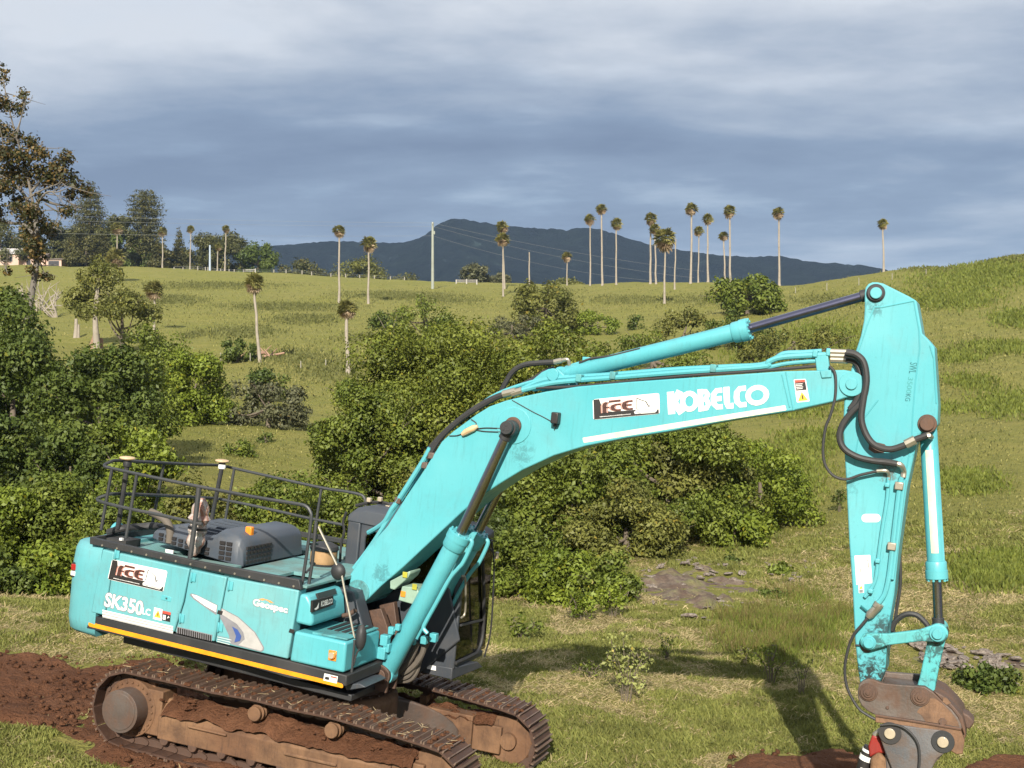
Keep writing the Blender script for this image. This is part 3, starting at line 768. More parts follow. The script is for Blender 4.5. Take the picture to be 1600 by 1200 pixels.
# counterweight: plan swept on the tail radius
zc0, zc1 = 1.36, 2.50
def cw_plan(k):     # k: inset
    p = [(-2.63, -1.484 + k*.4), (-2.90, -1.48 + k)]
    p += [(-2.90 - .32*math.sin(R(a)) + k*.6*math.sin(R(a)), -1.16 - .32*math.cos(R(a)) + k*math.cos(R(a))) for a in (20, 40, 60, 78)]
    p += [(-3.30 + k, -.75), (-3.40 + k, -.35), (-3.42 + k, 0)]
    return p + [(x, -y) for x, y in reversed(p[:-1])]
cw = MB(); levels = [(zc0 - .02, .10), (zc0 + .03, .035), (zc0 + .16, .0), (zc1 - .30, .0), (zc1 - .10, .03), (zc1 - .02, .08), (zc1, .14)]
n = len(cw_plan(0)); V = []
for z, k in levels: V += [(x, y, z) for x, y in cw_plan(k)]
cw.add(V, [(i*n+j, i*n+(j+1) % n, (i+1)*n+(j+1) % n, (i+1)*n+j) for i in range(len(levels)-1) for j in range(n)] + [tuple(range(n-1, -1, -1)), tuple((len(levels)-1)*n+j for j in range(n))])
cwo = cw.build('counterweight', M['teal_side'], EX, smooth=50)
tl = MB(); tl.box(-3.10, -2.96, -1.44, -1.30, 2.03, 2.22); tl.build('lamp_recess', M['black'], cwo, .01)
tl = MB(); tl.box(-3.105, -2.98, -1.45, -1.32, 2.12, 2.20); tl.build('tail_light', M['lens_red'], cwo, .01)
tl = MB(); tl.box(-3.105, -2.98, -1.45, -1.32, 2.05, 2.11); tl.build('reverse_light', M['white'], cwo, .01)
lh = MB(); lh.tube(spline([(-2.9, -.95, 2.47), (-2.9, -.95, 2.62), (-2.9, -.86, 2.68), (-2.9, -.77, 2.62), (-2.9, -.77, 2.47)], 4), .035, 8); lh.build('lifting_eye', M['teal'], cwo)

# side doors
def door(name, pix, label=None, y1=-1.30):
    pts = [S(*p) for p in pix]
    c = np.mean(pts, 0); pts = [tuple(c + (np.array(p) - c)*(1 - .010/np.linalg.norm(np.array(p) - c))) for p in pts]
    o = MB().prism(pts, YS, y1).build(name, M['teal_side'], EX, .018, 3)
    if label: o['label'] = label
    return o
dA0 = door('side_panel', [(160, 857), (179, 862), (163, 963), (141, 958)])
dA = door('side_door', [(179, 862), (297, 888), (287, 940), (272, 989), (163, 963)], 'rear side door with the white and black company sign')
dB = door('side_door', [(297, 888), (355, 901), (335, 1004), (272, 989), (287, 940)], 'middle side door with a grille and the start of the swoosh')
dC = door('side_door', [(355, 901), (468, 922), (450, 1031), (335, 1004)], 'front side door with the grey swoosh')
core = MB(); core.prism([S(150, 858, -1.44), S(468, 926, -1.44), S(452, 1036, -1.44), S(140, 965, -1.44)], -1.31, 1.44)
core.build('engine_bay', M['seam'], EX)
# FCE sign
STRK = {   # letter strokes
 'F': [([(.10, .12), (.10, .60), (.13, .74), (.20, .80)], .085), ([(.10, .46), (.25, .46)], .07)],
 'bar': [([(.24, .84), (.60, .84)], .10)],
 'C': [([(.60, .60), (.46, .60), (.37, .55), (.34, .42), (.37, .29), (.46, .23), (.60, .23)], .085)],
 'E': [([(.96, .74), (.82, .74), (.72, .68), (.69, .50), (.72, .30), (.82, .23), (.96, .23)], .09), ([(.72, .50), (.93, .50)], .08)]}
def fce(name, parent, corners, y, flip=False):
    q = [quadmap(corners, y - .004*k) for k in range(1, 6)]
    def fill(mb):
        mb.cur = 0; flat(mb, q[0], rrect(0, 1, 0, 1, .035, .10))
        mb.cur = 1; flat(mb, q[1], [(.012, .02), (.985, .02), (.985, .22), (.80, .20), (.64, .30), (.30, .31), (.165, .40), (.135, .62), (.10, .98), (.012, .98)])
        L = lambda p: (.125 + p[0]*.50, .20 + p[1]*.74)
        for g in STRK.values():
            for pts, w in g:
                P = [L(p) for p in pts]; ext = []
                for a, b, e in ((P[1], P[0], 0), (P[-2], P[-1], -1)): pass
                mb.cur = 3
                for s in ribbon(P, w*.72 + .046): flat(mb, q[1], s, .001)
        for g in STRK.values():
            for pts, w in g:
                P = [L(p) for p in pts]
                mb.cur = 0
                for s in ribbon(P, w*.72 + .012): flat(mb, q[2], s)
        for g in STRK.values():
            for pts, w in g:
                P = [L(p) for p in pts]
                mb.cur = 2
                for s in ribbon(P, w*.78): flat(mb, q[3], s)
        # little digger outline
        mb.cur = 1
        for pts, w in (([(.665, .86), (.66, .70), (.655, .36)], .008), ([(.665, .86), (.74, .74), (.80, .66), (.83, .46), (.845, .40)], .014)):
            for s in ribbon(pts, w): flat(mb, q[2], s)
        mb.cur = 0; flat(mb, q[2], [(.63, .10), (.93, .07), (.96, .16), (.95, .40), (.86, .42), (.80, .30), (.66, .30), (.62, .2)], .001)
        mb.cur = 4
        for pts, w in (([(.83, .40), (.95, .33)], .02), ([(.83, .40), (.86, .50), (.90, .48)], .012), ([(.66, .16), (.72, .12)], .03), ([(.76, .14), (.94, .11)], .02), ([(.78, .27), (.86, .25)], .02), ([(.64, .30), (.70, .27), (.66, .36)], .012)):
            for s in ribbon(pts, w): flat(mb, q[3], s)
        # the line of small print is too small to read: a run of short strokes
        mb.cur = 0; rr = random.Random(5); x = .10
        while x < .57:
            w = rr.uniform(.008, .016); flat(mb, q[2], [(x, .10), (x+w, .10), (x+w, .10 + rr.uniform(.02, .045)), (x, .10 + .03)]); x += w + .005
    return decal(name, parent, ['white', 'vblack', 'vbrown', 'vpink', 'vgrey'], fill)
fce('company_sign', dA, [(175, 874), (262, 892), (255, 925), (168, 905)], YS)
def fill_sk(mb):
    q = quadmap([(166, 925.5), (225, 940), (222, 962.5), (162, 947)], YS - .002); q2 = quadmap([(166, 925.5), (225, 940), (222, 962.5), (162, 947)], YS - .005)
    mb.cur = 1; put_text(mb, q, 'SK350', (-.015, 1.015, -.05, 1.05), 0, .055)
    mb.cur = 0; put_text(mb, q2, 'SK350', (0, 1, 0, 1), 0, .03)
    mb.cur = 0; put_text(mb, quadmap([(223, 949), (235.5, 952), (234.5, 962.5), (222, 959.5)], YS - .003), 'LC', bold=.03)
    for i in range(6):
        mb.cur = 0 if i % 2 == 0 else 2
        flat(mb, quadmap([(160, 952.5 + i*2), (270.5, 978.5 + i*2), (270, 980.6 + i*2), (160, 954.6 + i*2)], YS - .002), [(0, 0), (1, 0), (1, 1), (0, 1)])
decal('model_lettering', dA, ['white', 'vgrey', 'vsilver'], fill_sk)
def fill_warn(mb):
    q = quadmap([(241, 949), (254, 952), (252.5, 970), (239, 967)], YS - .003); mb.cur = 0; flat(mb, q, [(0, 0), (1, 0), (1, 1), (0, 1)])
    q = quadmap([(241, 949), (254, 952), (252.5, 970), (239, 967)], YS - .005); mb.cur = 1; flat(mb, q, [(.1, .2), (.9, .2), (.5, .85)])
    mb.cur = 3; flat(mb, quadmap([(241, 949), (254, 952), (252.5, 970), (239, 967)], YS - .007), [(.45, .35), (.55, .35), (.55, .62), (.45, .62)])
    q = quadmap([(254, 954), (267, 957), (265.5, 972), (252.5, 969)], YS - .003); mb.cur = 3; flat(mb, q, [(0, 0), (1, 0), (1, 1), (0, 1)])
    q = quadmap([(254, 954), (267, 957), (265.5, 972), (252.5, 969)], YS - .005); mb.cur = 2; flat(mb, q, [(0, .72), (1, .72), (1, 1), (0, 1)])
    mb.cur = 0; flat(mb, q, [(.1, .1), (.45, .1), (.45, .6), (.1, .6)]); flat(mb, q, [(.6, .3), (.9, .45), (.75, .6)])
decal('warning_sticker', dA, ['white', 'vamber', 'vred', 'vblack'], fill_warn)
lt = MB(); lt.prism([S(253, 929), S(268, 933), S(267, 941), S(251, 937)], YS - .004, YS + .02); lt.build('door_latch', M['teal'], dA, .006)
lt = MB(); lt.cyl(u3(260, 935, YS - .004), u3(260, 935, YS - .012), .012, 8); lt.build('latch_bolt', M['seam'], dA)
# grille of the middle door
gb = MB(); gb.prism([S(277, 979), S(332, 992), S(331, 1002), S(276, 989)], YS - .003, YS - .0005); g0 = gb.build('side_grille', M['vgrey'], dB)
gs = MB()
for i in range(16):
    a = 278 + i*3.35
    gs.prism([S(a, 980.2 + (a-277)*.236), S(a + 2.1, 980.2 + (a+2.1-277)*.236), S(a + 1.9, 989.0 + (a+2-277)*.236), S(a - .2, 989.0 + (a-277)*.236)], YS - .006, YS - .0032)
gs.build('grille_slot', M['vblack'], dB)
# swoosh
def zpx(x, y): return (100 + x/4, 900 + y/4)
def fill_sw(mb, part):
    a = 2 if part == 'C' else 0
    def poly(pts, k, m):
        mb.cur = m; vs = [u3(*zpx(*p), YS - .002*k) for p in pts]; mb.add(vs, [tuple(range(len(vs)))])
    if part == 'B':
        poly([(785, 118), (795, 108), (830, 118), (960, 182), (952, 245), (880, 195), (810, 145)], 1, 2)
        poly([(797, 114), (830, 122), (955, 184), (950, 226), (880, 185), (812, 135)], 2, 0)
    else:
        outer = [(985, 200), (1030, 220), (1090, 255), (1150, 300), (1195, 350), (1225, 400), (1250, 445), (1248, 465), (1232, 474), (1180, 462), (1100, 440), (1040, 425), (1090, 415), (1130, 412)]
        poly([(985, 200), (1090, 255), (1195, 350), (1250, 445), (1248, 465), (1232, 474), (1040, 425), (1030, 370), (975, 255)], 1, 2)
        poly([(988, 206), (1088, 260), (1190, 354), (1243, 447), (1240, 462), (1228, 467), (1090, 432), (1130, 395), (1120, 350), (1080, 300), (984, 238)], 2, 0)
        poly([(984, 248), (1040, 285), (1080, 330), (1095, 370), (1090, 400), (1060, 415), (1055, 380), (1030, 320), (978, 270)], 3, 2)
        poly([(1050, 315), (1085, 335), (1108, 375), (1100, 405), (1065, 415), (1075, 375)], 4, 3)
        for i in range(6):
            poly([(958, 372 + i*7), (1050 - i*3, 392 + i*7), (1050 - i*3, 395 + i*7), (958, 375 + i*7)], 2, 2 if i % 2 == 0 else 1)
decal('swoosh', dB, ['white', 'vsilver', 'vgrey', 'vblue'], lambda mb: fill_sw(mb, 'B'))
decal('swoosh', dC, ['vsilver', 'white', 'vgrey', 'vblue'], lambda mb: fill_sw(mb, 'C'))
def fill_geo(mb):
    c = [(396, 935), (450, 948), (448.5, 961), (394.5, 949)]
    q = quadmap(c, YS - .002); q2 = quadmap(c, YS - .005)
    mb.cur = 1; put_text(mb, q, 'Geospec', (-.015, 1.015, -.08, 1.06), 0, .07)
    mb.cur = 0; put_text(mb, q2, 'Geospec', (0, 1, 0, 1), 0, .035)
    mb.cur = 2
    for s in ribbon([(.20, 1.02), (.30, 1.20), (.44, 1.16), (.54, .98)], .13): flat(mb, q, s)
decal('door_lettering', dC, ['white', 'vgrey', 'vorange'], fill_geo)

# hinges and bolts on the doors
for d_, P_ in ((dA, ((180, 866),)), (dB, ((299, 902), (281, 966))), (dC, ((357, 915), (341, 980)))):
    for px, py in P_:
        h_ = MB(); c = u3(px + 2, py, YS); h_.box(c[0] - .012, c[0] + .05, YS - .014, YS - .001, c[2] - .05, c[2] + .05); h_.cyl((c[0] - .006, YS - .016, c[2] - .06), (c[0] - .006, YS - .016, c[2] + .06), .012, 8); h_.build('door_hinge', M['teal'], d_, .003, 1)
for px, py, d_ in ((347, 956, dB), (459, 985, dC)):
    h_ = MB(); h_.prism([S(px - 6, py - 3), S(px + 2, py - 1), S(px, py + 5), S(px - 8, py + 3)], YS - .006, YS - .001); h_.build('door_latch', M['vblack'], d_, .003, 1)
# black deck strip
ds = MB(); ds.prism([S(141, 839), S(300, 875), S(468, 906), S(471, 922), S(300, 885), S(141, 850)], YS - .012, YS + .05)
ds.box(-2.85, -2.80, -1.45, 1.40, 2.50, 2.58)
ds.prism([(-2.85, 2.50), (.30, 2.50), (.30, 2.56), (-2.85, 2.58)], 1.37, 1.42)
strip = ds.build('deck_edge', M['black'], EX, .008)
bt = MB()
for i in range(14):
    px = 160 + i*23; c = u3(px, 852 + (px-160)*.214, YS - .012); bt.cyl((c[0], YS - .0115, c[2]), (c[0], YS - .020, c[2]), .014, 6)
bt.build('strip_bolts', M['fitting'], strip)
dk = MB(); dk.box(-2.78, -1.9, -1.43, 1.36, 2.40, 2.462); dk.box(-1.9, .2, .62, 1.36, 2.40, 2.46); dk.box(.12, .30, -1.43, -.70, 2.40, 2.432); dk.box(-1.9, -.85, -1.43, -1.05, 2.40, 2.462); dk.box(-.848, -.32, -1.43, .618, 2.38, 2.425)
dk.box(-.318, .30, -.698, .618, 2.38, 2.425)
dk.build('deck_plate', M['teal_deck'], EX, .006)
rc = MB(); rc.box(-.32, .12, -1.43, -.7, 2.25, 2.29); rc.build('deck_recess', M['black'], EX)
# engine hood
hd = MB()
def loft(mb, rings):
    n = len(rings[0]); V = [p for r in rings for p in r]
    mb.add(V, [(i*n+k, i*n+(k+1) % n, (i+1)*n+(k+1) % n, (i+1)*n+k) for i in range(len(rings)-1) for k in range(n)] + [tuple(range(n-1, -1, -1)), tuple((len(rings)-1)*n+k for k in range(n))])
def hring(x, h, y0=-1.02, y1=.47):
    b0 = 2.43 + max(0, -.9 - x)*.12; return [(x, y0, b0), (x, y0 + .01, b0 + h*.70), (x, y0 + .07, b0 + h*.93), (x, y0 + .17, b0 + h), (x, y1 - .15, b0 + h), (x, y1 - .03, b0 + h*.9), (x, y1, b0)]
loft(hd, [hring(-2.28, .04, -.95, .42), hring(-2.24, .13, -.98, .45), hring(-2.10, .19), hring(-1.50, .23), hring(-1.36, .27), hring(-1.26, .37), hring(-1.02, .39), hring(-.94, .36), hring(-.885, .28, -.99, .45), hring(-.868, .02, -.98, .44)])
hood = hd.build('engine_hood', M['hood'], EX, .02, 2, 40)
for i in range(6):
    r_ = MB(); y = -.80 + i*.2; r_.hexa([(-2.0, y, 2.76), (-1.42, y, 2.735), (-1.42, y+.04, 2.735), (-2.0, y+.04, 2.76)], [(-2.0, y, 2.785), (-1.42, y, 2.765), (-1.42, y+.04, 2.765), (-2.0, y+.04, 2.785)])
    r_.build('hood_rib', M['hood'], hood)
gm = MB()
for r in range(4):
    for c in range(2): gm.box(-1.21 + c*.10, -1.135 + c*.10, -1.034, -1.0, 2.49 + r*.062, 2.53 + r*.062)
    for c in range(7): gm.box(-.90, -.862, -.93 + c*.085, -.87 + c*.085, 2.46 + r*.06, 2.495 + r*.06)
for r in range(2):
    for c in range(8): gm.box(-2.12 + c*.10, -2.06 + c*.10, -1.036, -1.0, 2.60 + r*.055 - c*.012, 2.635 + r*.055 - c*.012)
gm.build('vent_slots', M['vblack'], hood)
q = uz(390, 830, 2.84); bc = MB(); bc.box(q[0]-.045, q[0]+.045, q[1]-.04, q[1]+.04, q[2]-.10, q[2]+.06); bc.build('beacon', M['lens_amber'], hood, .015)
pt = MB(); pt.prism([u(259, 858, -1.04), u(271, 860, -1.04), u(270, 868, -1.04), u(259, 866, -1.04)], -1.045, -1.03); pt.build('paper_label', M['white'], hood)
ep = MB(); ep.tube(spline([u3(236, 800, -.95), u3(250, 807, -1.0), u3(261, 816, -1.0), u3(266, 830, -1.0), u3(265, 848, -1.0)], 4), .05, 12); ep.build('intake_pipe', M['rubber_dust'], EX)
hz = MB(); hz.tube(spline([u3(170, 832, -1.0), u3(190, 826, -1.0), u3(215, 824, -.8), u3(240, 822, -.7), u3(262, 826, -.3)], 5), .05, 10); hz.box(-2.75, -2.45, -1.25, -.95, 2.462, 2.56)
hz.build('deck_hose', M['rubber'], EX)
st = MB(); st.box(-2.54, -2.50, -1.27, -1.23, 2.56, 2.59); st.build('deck_tag', M['white'], EX)
# wrapped stack
A = np.array(u3(303, 868, -1.12)); B = np.array(u3(316, 778, -1.12)); pr = []
for i in range(15):
    t = i/14; c = A*(1-t) + B*t; r = np.interp(t, [0, .12, .35, .55, .8, .93, 1], [.03, .10, .11, .115, .115, .09, .03]) * (1 + .16*math.sin(i*2.3) + .09*math.sin(i*5.1))
    pr.append((c, r))
ws = MB(); ws.tube([p[0] for p in pr], [p[1] for p in pr], 14); ws.build('wrapped_stack', M['wrap'], EX)
bd = MB(); c = A*.52 + B*.48; bd.cyl(tuple(c - np.array((0, 0, .012))), tuple(c + np.array((.002, 0, .012))), .125, 16); bd.build('tie_band', M['vblack'], EX)
# antennas
def antenna(top, foot, y, label, pl):
    p = MB(); p.tube([u3(*foot, y), u3(top[0], top[1] + 12, y)], .032, 10); q = u3(top[0], top[1] + 6, y); p.tube([u3(top[0], top[1] + 12, y), q], .05, 12)
    pole = p.build('antenna_mast', M['black'], EX); pole['label'] = label
    d = MB(); d.lathe(q, [(.04, 0), (.09, .010), (.102, .024), (.094, .04), (.04, .05)], 20); d.build('antenna_dome', M['antenna'], pole)
    w = MB(); w.lathe(u3(top[0], top[1] + 12, y), [(.052, -.03), (.056, 0), (.052, .03)], 12); w.build('cable_joint', M['white'] if pl else M['black'], pole)
antenna((199, 713), (184, 826), -1.05, 'rear antenna mast with a tan dome', False)
antenna((347, 717), (330, 815), 1.12, 'far antenna mast with a tan dome', True)
# air pre-cleaner
q = u3(503, 900, .0)
pc = MB(); pc.lathe((q[0], q[1], q[2]), [(.09, 0), (.09, .12), (.17, .14), (.18, .17)], 20); pcl = pc.build('air_cleaner', M['black'], EX)
pc = MB(); pc.lathe((q[0], q[1], q[2]), [(.165, .171), (.175, .20), (.175, .33), (.16, .34)], 24); pc.build('cleaner_bowl', M['tanband'], pcl)
pc = MB(); pc.lathe((q[0], q[1], q[2]), [(.18, .341), (.19, .36), (.18, .40), (.10, .44), (.02, .45)], 24); pc.build('cleaner_cap', M['black'], pcl)

# handrail
def rail(name, pix, y, r=.021, label=None, k=1):
    pts = [u3(p[0], p[1], y if len(p) < 3 else p[2]) for p in pix]
    o = MB().tube(spline(pts, 4) if k else pts, r, 8).build(name, M['rail'], EX)
    if label: o['label'] = label
    return o
YN, YF = -1.38, 1.30
rail('top_rail', [(345, 727, YF), (300, 725.5, .55), (240, 722.5, -.35), (186, 719.5, -1.05), (172, 722, -1.26), (163, 728, YN), (180, 733), (250, 748), (320, 762), (400, 777), (462, 787), (478, 791), (485, 800), (486, 812), (480, 860), (474, 900), (471, 918)], YN)
rail('top_rail', [(345, 727), (420, 744), (502, 762), (540, 768), (560, 772), (568, 776), (571, 784), (571, 794)], YF)
rail('middle_rail', [(340, 779, YF), (290, 776, .5), (230, 773, -.5), (180, 771.5, -1.15), (165, 774, -1.28), (153, 782, YN), (202, 795), (243, 803), (300, 816), (316, 819)], YN)
rail('middle_rail', [(340, 779), (400, 791), (480, 809), (536, 820)], YF)
for a, b, y in (((175, 733), (158, 828), YN), ((214, 741), (197, 840), YN), ((502, 764), (494, 815), YF), ((494, 815), (486, 905), YF), ((366, 733), (352, 812), YF), ((256, 725), (237, 824), -.1)):
    rail('rail_post', [a, b], y, .021, None, 0)
rail('rail_post', [(311, 762), (305, 815), (297, 872)], YN, .032, 'thick middle post of the near rail', 0)
rail('rail_post', [(494, 815), (488, 880), (482, 916)], -1.30, .021, None, 0)
fb = MB(); fb.tube([u3(484, 850, -1.33), u3(497, 850, -1.2)], .015, 6); fb.tube([u3(478, 895, -1.36), u3(492, 880, -1.2)], .015, 6); fb.build('rail_bracket', M['rail'], EX)
# mirror rod and mirrors
rd = MB(); rd.tube([u3(497, 822, -1.25), u3(525, 880, -1.25), u3(531, 893, -1.25)], .014, 8); rd.tube([u3(533, 893, -1.25), u3(540, 930, -1.25), u3(554, 997, -1.25)], .014, 8)
rdo = rd.build('mirror_rod', M['fitting'], EX)
def disc(name, px, py, y, rx, rz, mat, parent, th=.03, tilt=0.0, nx=24, back=0.35):
    c = np.array(u3(px, py, y)); mb = MB(); V = []
    for lv, (k, dy) in enumerate(((1.0, 0), (1.0, th*.5), (.8, th*.8 + back*.06), (.35, th + back*.1))):
        for i in range(nx):
            a = 2*math.pi*i/nx; V.append((c[0] + rx*k*math.cos(a)*math.cos(tilt) + dy*math.sin(tilt), c[1] - dy*math.cos(tilt) + rx*k*math.cos(a)*math.sin(tilt), c[2] + rz*k*math.sin(a)))
    mb.add(V, [(l*nx+i, l*nx+(i+1) % nx, (l+1)*nx+(i+1) % nx, (l+1)*nx+i) for l in range(3) for i in range(nx)] + [tuple(range(nx-1, -1, -1)), tuple(3*nx+i for i in range(nx))])
    return mb.build(name, mat, parent)
disc('mirror', 529, 893, -1.22, .095, .10, M['black'], rdo)
disc('mirror', 564, 996, -1.25, .065, .155, M['black'], rdo, tilt=.5)
rail('mirror_pole', [(554, 1000), (551, 1030), (549, 1056)], -1.30, .018, None, 0)
rail('grab_rail', [(563, 1012), (557, 1022), (552, 1040)], -1.28, .012)

# toolbox and filler box
tb = MB(); y0, y1 = YS, -.62
tb.prism([S(460, 986), S(541, 1004), S(537, 1052), S(452, 1033)], y0, y1)
tbo = tb.build('toolbox', M['teal'], EX, .03, 3)
xs = [S(486, 990)[0], S(538, 1000)[0]]; zt = S(510, 997)[1]
tp = MB(); za, zb = S(470, 987.5)[1], S(541, 1003)[1]; xa, xb = S(470, 987.5)[0], S(541, 1003)[0]
tp.hexa([(xa + .12, y0 + .06, za - .012), (xb - .02, y0 + .06, zb + .004), (xb - .02, y1 - .01, zb + .004), (xa + .12, y1 - .01, za - .012)], [(xa + .12, y0 + .06, za + .012), (xb - .02, y0 + .06, zb + .022), (xb - .02, y1 - .01, zb + .022), (xa + .12, y1 - .01, za + .012)])
tpo = tp.build('tread_plate', M['teal_old'], tbo, .004)
for i in range(4):
    t0 = .30 + i*.16; f = lambda t: (xa + (xb-xa)*t, za + (zb-za)*t)
    p0, p1 = f(t0), f(t0 + .09); ns = MB(); ns.hexa([(p0[0], y0 + .30, p0[1] + .010), (p1[0], y0 + .30, p1[1] + .010), (p1[0], y1 - .05, p1[1] + .010), (p0[0], y1 - .05, p0[1] + .010)], [(p0[0], y0 + .30, p0[1] + .030), (p1[0], y0 + .30, p1[1] + .030), (p1[0], y1 - .05, p1[1] + .030), (p0[0], y1 - .05, p0[1] + .030)])
    ns.build('grip_strip', M['black'], tbo)
lm = MB(); c = u3(521, 1023, YS); lm.cyl((c[0], YS - .001, c[2]), (c[0], YS - .05, c[2]), .045, 16); lm.box(c[0] - .06, c[0] + .045, YS - .014, YS - .002, c[2] - .07, c[2] + .05); lmo = lm.build('marker_lamp', M['lens_amber'], tbo, .008)
lm = MB(); lm.cyl((c[0], YS - .0505, c[2]), (c[0], YS - .06, c[2]), .036, 16); lm.build('lamp_lens', M['lens_clear'], tbo)
fbx = MB()
zt0 = S(478, 930)[1]; zb0 = S(478, 981.5)[1]; xr = S(467, 950)[0]; xf = S(484, 984)[0]
fbx.prism([(xr - .02, zt0), (xf - .09, zt0 + .0), (xf - .02, zt0 - .10), (xf + .015, zt0 - .30), (xf, zb0 + .02), (xr - .05, zb0 + .03)], -1.47, -.66)
fbo = fbx.build('filler_box', M['teal'], EX, .035, 3)
def FX(px, py, d=.0): return ux(px, py, xf + .02 + d)
def fq(c, d):
    P = [np.array(FX(*p, d)) for p in c]
    return lambda s, t: tuple((P[3]*(1-s) + P[2]*s)*(1-t) + (P[0]*(1-s) + P[1]*s)*t)
bp = MB(); q = fq([(489, 939), (521, 931), (521, 945), (488, 957)], 0); vs = [q(0, 0), q(1, 0), q(1, 1), q(0, 1)]; bp.hexa([(a[0] - .03, a[1], a[2]) for a in vs], vs)
bpo = bp.build('badge_plate', M['vblack'], fbo)
def fill_badge(mb):
    q = fq([(489, 939), (521, 931), (521, 945), (488, 957)], .004)
    mb.cur = 0; flat(mb, q, [(.08, .25), (.20, .35), (.30, .75), (.28, .2), (.16, .1)]); put_text(mb, q, 'KOBELCO', (.40, .96, .22, .78), 0, .03)
decal('badge', fbo, ['white'], fill_badge)
bl = MB(); bl.box(xf - .12, xf - .03, -1.28, -.85, zt0 - .035, zt0 - .015); vt = MB(); vt.hexa([(xf - .05, -1.30, zt0 - .06), (xf - .05, -.86, zt0 - .06), (xf - .075, -.86, zt0 - .005), (xf - .075, -1.30, zt0 - .005)], [(xf - .022, -1.30, zt0 - .06), (xf - .022, -.86, zt0 - .06), (xf - .05, -.86, zt0 + .004), (xf - .05, -1.30, zt0 + .004)])
vt.build('filler_vent', M['vblack'], fbo)
# structures between box and boom
ib = MB(); ib.prism([u(515, 915, -.6), u(552, 925, -.6), u(570, 990, -.6), u(575, 1050, -.6), u(530, 1040, -.6), u(515, 975, -.6)], -.60, -.34)
ib.prism([u(590, 930, .36), u(700, 900, .36), u(720, 1000, .36), u(640, 1065, .36), u(575, 1055, .36)], .32, .36)
ib.box(-.1, 1.0, -.34, .34, 1.2, 1.62)
ib.build('front_bracket', M['grey'], EX, .02)
rb = MB(); rb.prism([u(571, 955, -.2), u(598, 950, -.2), u(612, 990, -.2), u(600, 1030, -.2), u(575, 1000, -.2)], -.25, -.15); rb.prism([u(595, 945, .1), u(618, 940, .1), u(628, 1015, .1), u(606, 1010, .1)], .05, .15)
rb.tube(spline([u3(535, 962, -.75), u3(545, 960, -.75), u3(556, 953, -.75)], 3), .03, 8); rb.build('rusty_valve', M['steel'], EX, .01)
stp = MB(); stp.prism([u(556, 1062, -1.0), u(580, 1060, -1.0), u(590, 1066, -1.0), u(560, 1071, -1.0)], -1.3, -.75); stp.build('step', M['grey'], EX, .01)
vb = MB(); vb.prism([u(609, 908, -.36), u(640, 892, -.36), u(641, 896, -.36), u(637, 903, -.36), u(616, 922, -.36), u(609, 920, -.36)], -.36, -.05)
vb.prism([u(628, 916, -.42), u(650, 918, -.42), u(656, 928, -.42), u(650, 946, -.42), u(622, 938, -.42)], -.42, -.1); vbo = vb.build('valve_block', M['pale'], EX, .012)
for c, k in (((633, 898, -.372), 'lime'), ((648, 917, -.432), 'lime'), ((630, 928, -.425), 'lens_amber')):
    lb = MB(); q = u3(*c); lb.box(q[0] - .032, q[0] + .032, q[1] - .01, q[1] - .002, q[2] - .035, q[2] + .035); lb.build('valve_tag', M[k], vbo, .006)

# ================= cab
cy0, cy1 = .38, 1.42
def cp(px, py): return u(px, py, cy0)
RT = cp(545, 799); RB = (RT[0] - .02, 1.34); FB = cp(709, 1044); FT = (FB[0] - .02, RT[1] - .16)
zr = RT[1]; xr0 = RT[0]; xf1 = FB[0] + .0
cabm = MB()
def pillar(x0, x1, ya, yb, z0, z1, lean=0.0):
    cabm.hexa([(x0, ya, z0), (x1, ya, z0), (x1, yb, z0), (x0, yb, z0)], [(x0 + lean, ya, z1), (x1 + lean, ya, z1), (x1 + lean, yb, z1), (x0 + lean, yb, z1)])
zb = 1.30
pillar(xr0, xr0 + .19, cy0, cy0 + .10, 2.0, zr - .12); pillar(xr0, xr0 + .16, cy1 - .10, cy1, 2.0, zr - .12)
pillar(xf1 - .10, xf1, cy0, cy0 + .08, 1.98, zr - .24, -.02); pillar(xf1 - .10, xf1, cy1 - .08, cy1, 1.42, zr - .24, -.02)
pillar(xr0 + .85, xr0 + .95, cy1 - .06, cy1, 2.0, zr - .12)
cabm.box(xr0, xf1, cy0, cy0 + .06, zb, 2.0); cabm.box(xr0, xf1 - .2, cy1 - .06, cy1, zb, 2.0); cabm.box(xr0, xr0 + .06, cy0 + .06, cy1 - .06, zb, 2.15)
cabm.box(xr0 + .06, xf1, cy0 + .06, cy1 - .06, zb, 1.38)
# window frame lip on the near side
cabm.prism([(xr0 + .19, zr - .12), (xf1 - .10, zr - .26), (xf1 - .10, zr - .34), (xr0 + .32, zr - .22), (xr0 + .27, zr - .30), (xr0 + .27, 2.0), (xr0 + .19, 2.0)], cy0 + .015, cy0 + .06)
cab_o = cabm.build('cab', M['grey'], EX, .025, 3)
roof = MB(); rr = []
for x, h in ((xr0 - .01, -.04), (xr0 + .06, .05), (xr0 + .25, .10), (xr0 + .9, .06), (xf1 - .15, -.07), (xf1 - .02, -.16)):
    rr.append([(x, cy0 - .012, zr - .125 - .09*max(0, (x - xr0)/1.7)), (x, cy0 + .02, zr + h*.6 - .02), (x, cy0 + .14, zr + h), (x, cy1 - .14, zr + h), (x, cy1 - .02, zr + h*.6 - .02), (x, cy1 + .012, zr - .125 - .09*max(0, (x - xr0)/1.7))])
loft(roof, rr); roof.build('cab_roof', M['grey'], cab_o, .015, 2, 45)
def pane(pts, label=None):
    m_ = MB(); m_.add(pts, [tuple(range(len(pts)))]); o = m_.build('window_pane', M['glass'], cab_o, smooth=0)
    if label: o['label'] = label
